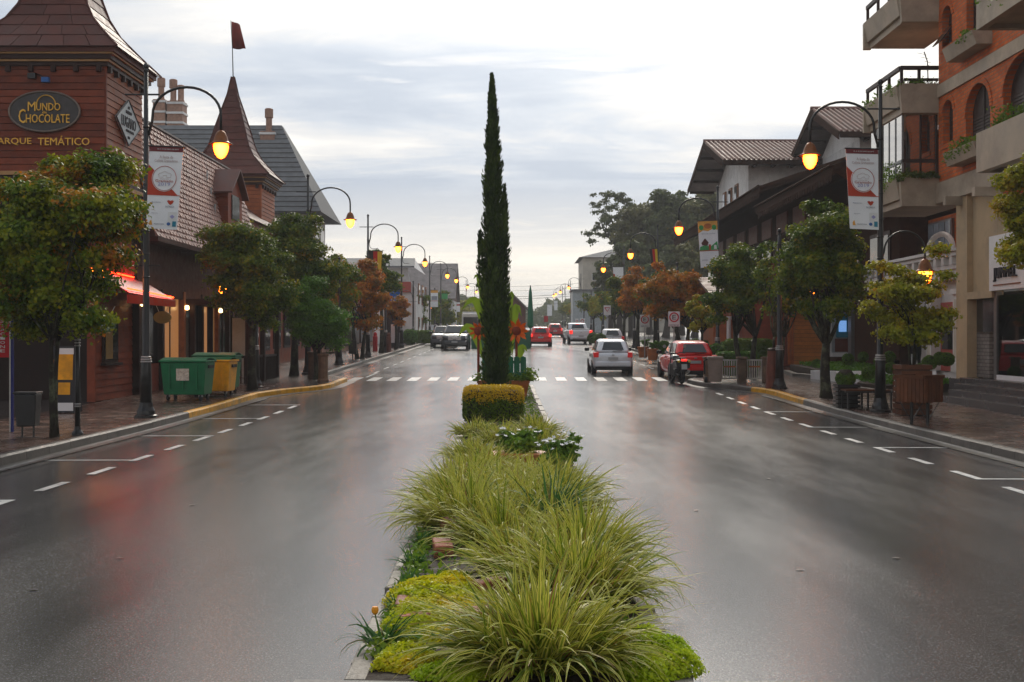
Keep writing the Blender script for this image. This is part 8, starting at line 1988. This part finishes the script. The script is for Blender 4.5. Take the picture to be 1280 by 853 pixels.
def furniture_right():
    # stone pillars and white railing on the bump-out
    y = 43.2; z = sw(y); F = thing('railing', 'white metal railing between stone pillars on the right bump-out', 'railing', (wx(920, y), y, z))
    for k, (a, b, d) in enumerate(((880, 887.5, .3), (922, 932.5, .3), (953, 961, .3))):
        p = MB().box(wx(a, y), wx(b, y), y - .16, y + .16, z - .02, wz(447, y) - .05).build('stone_pillar', 'wall_stone', F, bevel=.03)
        MB().box(wx(a, y) - .03, wx(b, y) + .03, y - .19, y + .19, wz(447, y) - .049, wz(447, y) + .02).build('cap', 'wall_stone', p, bevel=.01)
    for a, b, n in ((902, 921.5, 7), (933.5, 952.5, 7)):
        xa, xb = wx(a, y), wx(b, y)
        for zz in (z + .10, wz(449, y) - .06): MB().box(xa, xb, y - .02, y + .02, zz, zz + .05).build('rail', 'fence_white', F)
        for i in range(n): q = xa + .03 + (xb - xa - .06) * i / (n - 1); MB().box(q - .016, q + .016, y - .021, y + .021, z + .151, wz(449, y) - .061).build('bar', 'fence_white', F)
        MB().box(xa + .06, xb - .06, y - .025, y - .022, z + .50, z + .55).build('mid_plate', 'terracotta', F)
    MB().box(wx(938, y), wx(950, y), y - .3, y - .03, z - .01, wz(478, y) + .04).build('footing', 'fence_white', F)
    T = thing('wheelie_bin', 'grey-brown wheelie bin in front of the stone pillar', 'waste bin', (wx(894, 42.4), 42.4, sw(42.4)), R(-8))
    MB().hexa([(-.20, -.22, .06), (.20, -.22, .06), (.20, .22, .06), (-.20, .22, .06)], [(-.25, -.28, .82), (.25, -.28, .82), (.25, .28, .82), (-.25, .28, .82)]).build('body', 'bin_brown', T, world=False, bevel=.03)
    MB().hexa([(-.28, -.32, .822), (.28, -.32, .822), (.28, .30, .822), (-.28, .30, .822)], [(-.25, -.28, .90), (.25, -.28, .90), (.25, .30, .90), (-.25, .30, .90)]).build('lid', 'bin_brown', T, world=False, bevel=.02)
    MB().tube([(-.3, -.05, .12), (-.3, .05, .12)], .1, 14).rot(R(90), 'Z', (-.3, 0, .12)).build('wheel', 'rubber', T, world=False); MB().tube([(-.26, .3, .80), (-.36, .3, .74), (-.34, .3, .3)], .03, 6).build('handle', 'car_plastic', T, world=False)
    y = 39.6; T = thing('tapered_post', 'tapered brown timber post beside the short right lamp', 'post', (wx(966.5, y), y, sw(y)))
    MB().lathe([(.235, -.02), (.235, .05), (.225, .4), (.17, 1.16)], 12).build('body', 'brown_post', T, world=False); MB().lathe([(.185, 1.162), (.185, 1.21), (.12, 1.25)], 12).build('cap', 'dark_wood', T, world=False)
    # traffic signs
    def post_sign(px, py, w, h, Y, label, kind, base_py):
        p = at(px, py, Y); T = thing('traffic_sign', label, 'traffic sign', (p.x, Y, sw(Y)))
        W, H = w / FPX * Y, h / FPX * Y; yy = Y - .03
        MB().tube([(p.x, Y + .02, sw(Y) - .02), (p.x, Y + .02, p.z + H / 2)], .03, 8).build('post', 'ring_steel', T)
        MB().box(p.x - W / 2, p.x + W / 2, yy, yy + .02, p.z - H / 2, p.z + H / 2).build('panel', 'sign_white', T, bevel=.005)
        if kind == 'E':
            zc = p.z + H * .12; r = W * .37
            MB().tube([(p.x + r * math.cos(2 * math.pi * i / 24), yy - .006, zc + r * math.sin(2 * math.pi * i / 24)) for i in range(25)], W * .055, 6, cap=False).build('red_ring', 'sign_red', T)
            text_part('E', (p.x, yy - .008, zc), (1, 0, 0), (0, 0, 1), W * .30, W * .38, .01, 'ink_dark', T); text_part('FARMÁCIA', (p.x, yy - .008, p.z - H * .40), (1, 0, 0), (0, 0, 1), W * .8, H * .10, .01, 'ink_dark', T)
        elif kind == 'yield':
            zc = p.z + H * .1; r = W * .36
            tri = [(p.x - r, yy - .008, zc + r * .6), (p.x + r, yy - .008, zc + r * .6), (p.x, yy - .008, zc - r * .9)]
            MB().tube([Vector(q) for q in tri + tri[:1]], W * .06, 5).build('red_triangle', 'sign_red', T)
        else:
            zc = p.z + H * .1; r = W * .3
            MB().tube([(p.x + r * math.cos(2 * math.pi * i / 20), yy - .006, zc + r * math.sin(2 * math.pi * i / 20)) for i in range(21)], W * .07, 5, cap=False).build('red_ring', 'sign_red', T)
    post_sign(842.5, 399, 14.5, 18.5, 51.8, 'square white sign with red ring and letter E nearest the red hatchback', 'E', 440)
    post_sign(806, 401.5, 12, 15.5, 66.5, 'second square white sign with red ring and letter E, farther left', 'E', 430)
    post_sign(759, 388, 9, 12, 92.0, 'white sign with red yield triangle above the white car', 'yield', 430)
    post_sign(728, 402.5, 6.5, 8.5, 118.0, 'small white regulatory sign above the silver pickup', 'ring', 420); post_sign(721, 402.5, 4, 8, 119.0, 'narrow small sign left of the regulatory sign above the pickup', 'ring', 420)
    # slatted planter on two legs
    y = 25.6; x = wx(1149.5, y); z = sw(y); P = thing('slatted_planter', 'square brown slatted planter box raised on two dark legs', 'planter', (x, y, z), R(38))
    s = .31; zb, zt = .46, .98
    MB().box(-s + .03, s - .03, -s + .03, s - .03, zb + .02, zt - .04).build('liner', 'dark_interior', P, world=False)
    for side in range(4):
        for i in range(7):
            q = -s + .003 + (2 * s) * i / 7; b = MB().box(q, q + 2 * s / 7 - .008, -s - .022, -s + .002, zb, zt); b.rot(R(90) * side); b.build('slat', 'plank_wood', P, world=False)
        b = MB().box(-s - .035, s + .012, -s - .04, -s - .0225, zt - .05, zt + .015); b.rot(R(90) * side); b.build('top_rail', 'plank_wood', P, world=False)
    P.rotation_euler = (0, 0, R(38))
    ca, sa = math.cos(R(-38)), math.sin(R(-38))
    for lx in (-.16, .16):
        px_, py_ = lx * ca, lx * sa
        MB().tube([(px_, py_, -.01), (px_, py_, zb + .02)], .034, 8).build('leg', 'iron', P, world=False)
        for sg in (-1, 1):
            ex = lx + sg * .24; MB().tube([(px_, py_, .06), (ex * ca, ex * sa, zb + .01)], .010, 5).build('brace', 'iron', P, world=False)
    # crate with the young maple
    y = 28.6; x = 8.82; z = sw(y); P = thing('crate_planter', 'dark slatted crate holding the yellow-green maple', 'planter', (x, y, z))
    for i in range(9):
        zz = .02 + i * .125
        for sy in (-1, 1): MB().box(-.34, .34, sy * .32 - .018, sy * .32 + .018, zz, zz + .10).build('slat', 'plank_wood', P, world=False)
        for sx in (-1, 1): MB().box(sx * .32 - .018, sx * .32 + .018, -.30, .30, zz, zz + .10).build('slat', 'plank_wood', P, world=False)
    MB().box(-.30, .30, -.30, .30, .02, 1.02).build('soil_core', 'soil', P, world=False)
    # steel bench with timber seat and box planter
    y = 30.6; z = sw(y); B = thing('street_bench', 'black steel bench with slatted timber seat by the right kerb', 'bench', (wx(1075, y), y, z), R(0))
    x0, x1 = wx(1050, y) - B.location.x, wx(1096, y) - B.location.x
    for i in range(5): MB().box(x0 + .08, x1 + .25, -.26 + i * .11, -.17 + i * .11, .44, .475).build('seat_slat', 'plank_wood', B, world=False)
    for yy in (-.28, .26):
        MB().box(x0 + .05, x1 + .3, yy - .02, yy + .02, .40, .438).build('seat_rail', 'iron', B, world=False)
        for xx in (x0 + .12, wx(1081, y) - B.location.x, x1 + .26): MB().box(xx - .02, xx + .02, yy - .02, yy + .02, 0, .40).build('leg', 'iron', B, world=False)
    P = thing('bench_planter', 'black louvred box planter at the end of the bench', 'planter', (wx(1059, y + .5), y + .55, z))
    for i in range(6):
        zz = .03 + i * .095
        for sy in (-1, 1): MB().box(-.27, .27, sy * .24 - .012, sy * .24 + .012, zz, zz + .065).build('louvre', 'iron', P, world=False)
        for sx in (-1, 1): MB().box(sx * .26 - .012, sx * .26 + .012, -.22, .22, zz, zz + .065).build('louvre', 'iron', P, world=False)
    MB().box(-.22, .22, -.2, .2, 0, .56).build('liner', 'dark_interior', P, world=False)
    bush_ball('topiary_ball', 'clipped green ball in the bench planter', wx(1057, y + .55), y + .55, z + .52, .24, 'leaf_topiary', 2600, 600, .05, stem=False, sq=.8)
    # terraced garden before the white shop: white retaining walls, soil, clipped balls
    def wallrun(label, pts, h0, h1, m='white_wall'):
        T = thing('retaining_wall', label, 'wall', (pts[0][0], pts[0][1], sw(pts[0][1])))
        n = 0
        for (xa, ya), (xb, yb) in zip(pts, pts[1:]):
            d = Vector((xb - xa, yb - ya, 0)).normalized(); nn = Vector((-d.y, d.x, 0)) * .1
            za, zb = sw(ya), sw(yb); t0, t1 = n / (len(pts) - 1), (n + 1) / (len(pts) - 1); ha, hb = h0 + (h1 - h0) * t0, h0 + (h1 - h0) * t1
            A, Bv = Vector((xa, ya, 0)), Vector((xb, yb, 0))
            MB().hexa([(A - nn) + Vector((0, 0, za - .05)), (A + nn) + Vector((0, 0, za - .05)), (Bv + nn) + Vector((0, 0, zb - .05)), (Bv - nn) + Vector((0, 0, zb - .05))], [(A - nn) + Vector((0, 0, za + ha)), (A + nn) + Vector((0, 0, za + ha)), (Bv + nn) + Vector((0, 0, zb + hb)), (Bv - nn) + Vector((0, 0, zb + hb))]).build('wall_block', m, T, bevel=.01); n += 1
    wallrun('low white sloping garden wall left of the big steps', [(10.9, 36.8), (12.2, 37.6), (12.45, 38.4)], .42, .62)
    wallrun('curved white garden wall behind the near street lamp', [(10.5, 45.5), (10.9, 43.6), (11.6, 42.6), (12.6, 42.3)], .30, .46)
    wallrun('low pale kerb wall of the front garden bed', [(10.2, 39.0), (10.6, 37.4), (11.2, 36.9)], .10, .10, 'kerb_concrete')
    wallrun('low garden kerb farther along towards the timber garage', [(10.6, 50.5), (10.3, 47.5), (10.8, 45.8)], .10, .12, 'kerb_concrete')
    MB().box(0, 1, 0, 1, 0, 1)
    for k, poly in enumerate(([(10.75, 37.5), (12.3, 38.0), (13.4, 38.8), (13.4, 42.0), (11.5, 42.2), (10.4, 39.2)], [(10.65, 45.7), (11.0, 43.8), (11.8, 42.9), (13.4, 42.6), (13.4, 50.2), (10.7, 50.3)])):
        o = MB().slab([(a, b, sw(b) + .20 + .12 * k) for a, b in poly], (0, 0, -1), .5).build('garden_bed', 'soil'); struct(o)
        def fn(rng, n, poly=poly, k=k):
            xs = [p[0] for p in poly]; ys = [p[1] for p in poly]
            x = rng.uniform(min(xs) + .3, max(xs) - .2, n); y = rng.uniform(min(ys) + .3, max(ys) - .3, n)
            return np.stack([x, y, np.array([sw(q) for q in y]) + .22 + .12 * k + rng.uniform(0, .12, n)], 1), unit(rng.normal(0, 1, (n, 3)))
        o = bpy.data.objects.new('garden_cover', blob_leaves('garden_cover', 620 + k, 4500, .085, 'leaf_bright', fn)); col.objects.link(o); stuff(o); o['label'] = 'low green planting in the garden bed'; o['category'] = 'ground cover'
    balls = [(1085.5, 466, 8.5, 38.0, 'clipped ball left of the near lamp shaft, lowest'), (1113, 460, 7.5, 39.5, 'clipped ball just right of the near lamp shaft'), (1121, 461, 5.5, 38.6, 'small clipped ball by the slatted crate'), (1162, 453, 9.5, 38.5, 'large clipped ball right of the crate'), (1175, 448, 8.5, 40.2, 'clipped ball behind the large one near the steps'),
             (1184, 449, 9.0, 38.6, 'clipped ball nearest the big steps'), (1060, 449, 7.5, 46.2, 'clipped ball behind the dark tree trunk on the right'), (1079, 446, 6.5, 46.6, 'clipped ball in the raised bed left of the lamp'), (1021, 455, 6.5, 47.5, 'clipped ball just left of the dark trunk'), (1112, 446, 7.5, 44.0, 'clipped ball in front of the yellow entrance'), (1097, 452, 5.0, 42.5, 'small clipped ball directly behind the lamp shaft'), (1150, 461, 7.0, 38.2, 'clipped ball peeping behind the crate')]
    for i, (px, py, r, Y, lb) in enumerate(balls):
        rr = r / FPX * Y; p = at(px, py, Y)
        bush_ball('topiary_ball', lb, p.x, Y, p.z - rr * .97, rr, 'leaf_topiary', 1500, 640 + i, .055)
    # shrubs and pots along the right pavement
    for i, (px, py, r, Y, lf, lb) in enumerate(((868, 425, 13, 58, 'leaf_topiary', 'round bush behind the red hatchback roof'), (895, 436, 13, 52, 'leaf_bright', 'bright bush above the stone pillars'), (905, 429, 12, 56, 'leaf_topiary', 'dark bush behind the bright one'), (882, 423, 10, 62, 'leaf_bright', 'rounded bush left of the columned house'), (830, 427, 9, 64, 'leaf_bright', 'bush between the two letter E signs'), (858, 424, 8, 66, 'leaf_topiary', 'small bush above the hatchback roof'), (750, 424, 8, 88, 'leaf_topiary', 'bush beside the far white hatchback'), (741, 422, 7, 96, 'leaf_topiary', 'bush farther behind the white hatchback'))):
        rr = r / FPX * Y; p = at(px, py, Y); bush_ball('shrub', lb, p.x, Y, min(p.z - rr, sw(Y) + .3), rr, lf, 2400, 660 + i, .085)
    for i, (px, Y, lb) in enumerate(((804, 68, 'terracotta pot with small bush below the farther letter E sign'), (816, 64, 'second terracotta pot with bush on the right kerb'))):
        x = wx(px, Y); z = sw(Y); T = thing('plant_pot', lb, 'plant pot', (x, Y, z))
        MB().lathe([(.22, 0), (.30, .50), (.33, .51), (.33, .58), (.28, .58)], 14).build('pot', 'terracotta', T, world=False); me, _ = crown_mesh('leaves', 680 + i, (0, 0, .8), (.34, .34, .3), 14, 900, .08, 'leaf_bright'); o = bpy.data.objects.new('leaves', me); col.objects.link(o); o.parent = T
    person('terrace_statue', 'dark standing statue on the terrace behind the yellow-green maple', 'statue', (wx(1146, 42.5), 42.5, sw(42.5) + .3), 1.7, ('bronze_dark', 'bronze_dark', 'bronze_dark'), R(200))
    # overhead cables at the far end of the street
    for i, (ya, yb) in enumerate(((352, 347), (358, 352), (366, 359), (369, 362), (376, 371))):
        Y = 195 + i * 3; a, b = at(480, ya, Y), at(800, yb, Y)
        o = MB().tube([a.lerp(b, t / 12) - Vector((0, 0, 1.1 * math.sin(math.pi * t / 12))) for t in range(13)], .03 if i in (2, 3) else .018, 5).build('overhead_cable', 'cable', None, tuple(a)); tag(o, '%s overhead cable from the top across the far street' % ORD[i], 'cable', 'overhead cables')
    for k, px in enumerate((480, 800)):
        Y = 200; p = at(px, 340, Y); o = MB().tube([(p.x, Y, sw(Y) - .3), (p.x, Y, p.z)], [.16, .1], 8).build('cable_pole', 'bark_far', None, (p.x, Y, sw(Y))); tag(o, 'far wooden cable pole on the %s side' % ('left', 'right')[k], 'pole')
    # far junction colour: red board and yellow diamond
    for nm, px, py, w, h, Y, m, lb in (('red_board', 682.5, 399, 5, 7.5, 150, 'sign_red', 'small red board above the far red cars'), ('yellow_diamond', 686.5, 408.5, 4, 4, 148, 'flag_gold', 'tiny yellow warning sign above the far red cars')):
        p = at(px, py, Y); T = thing(nm, lb, 'sign', (p.x, Y, sw(Y))); MB().cbox(p, (w / FPX * Y, .04, h / FPX * Y)).build('panel', m, T); MB().tube([(p.x, Y + .04, g(Y)), (p.x, Y + .04, p.z)], .03, 6).build('post', 'ring_steel', T)
furniture_right()

# fallen leaves on the wet road
def litter():
    rnd = random.Random(12); b = MB().add([(-.05, 0, .004), (0, -.03, .008), (.05, 0, .004), (0, .03, .010)], [(0, 1, 2), (0, 2, 3)]); me = b.mesh('fallen_leaf', 'dark_wood')
    for i, (px, py) in enumerate(((42, 740), (240, 633), (672, 745), (500, 548), (1000, 715), (838, 524), (960, 600), (350, 560), (870, 640), (150, 700), (1120, 700), (420, 520))):
        Y = CAM_H * FPX / (py - VY); o = inst('fallen_leaf', me, None, (wx(px, Y), Y, g(Y) + .016), (0, 0, rnd.uniform(0, 6)), (.85, .85, .6)); tag(o, 'single brown fallen leaf lying on the wet road', 'leaf', 'fallen leaves on the road')
litter()

# ---------------------------------------------------------------- haze
def haze():
    m, nt, N, L = new_mat('haze'); o = N.new('ShaderNodeOutputMaterial'); v = N.new('ShaderNodeVolumePrincipled')
    v.inputs['Color'].default_value = (0.86, 0.87, 0.88, 1); v.inputs['Density'].default_value = HAZE; v.inputs['Anisotropy'].default_value = 0.0
    L.new(v.outputs[0], o.inputs['Volume'])
    h = MB().box(-920, 920, -170, 1420, -9.5, 24.0).build('haze', 'haze'); stuff(h); h['label'] = 'thin pale mist over the whole street'; h['category'] = 'haze'
HAZE = 0.0008
haze()
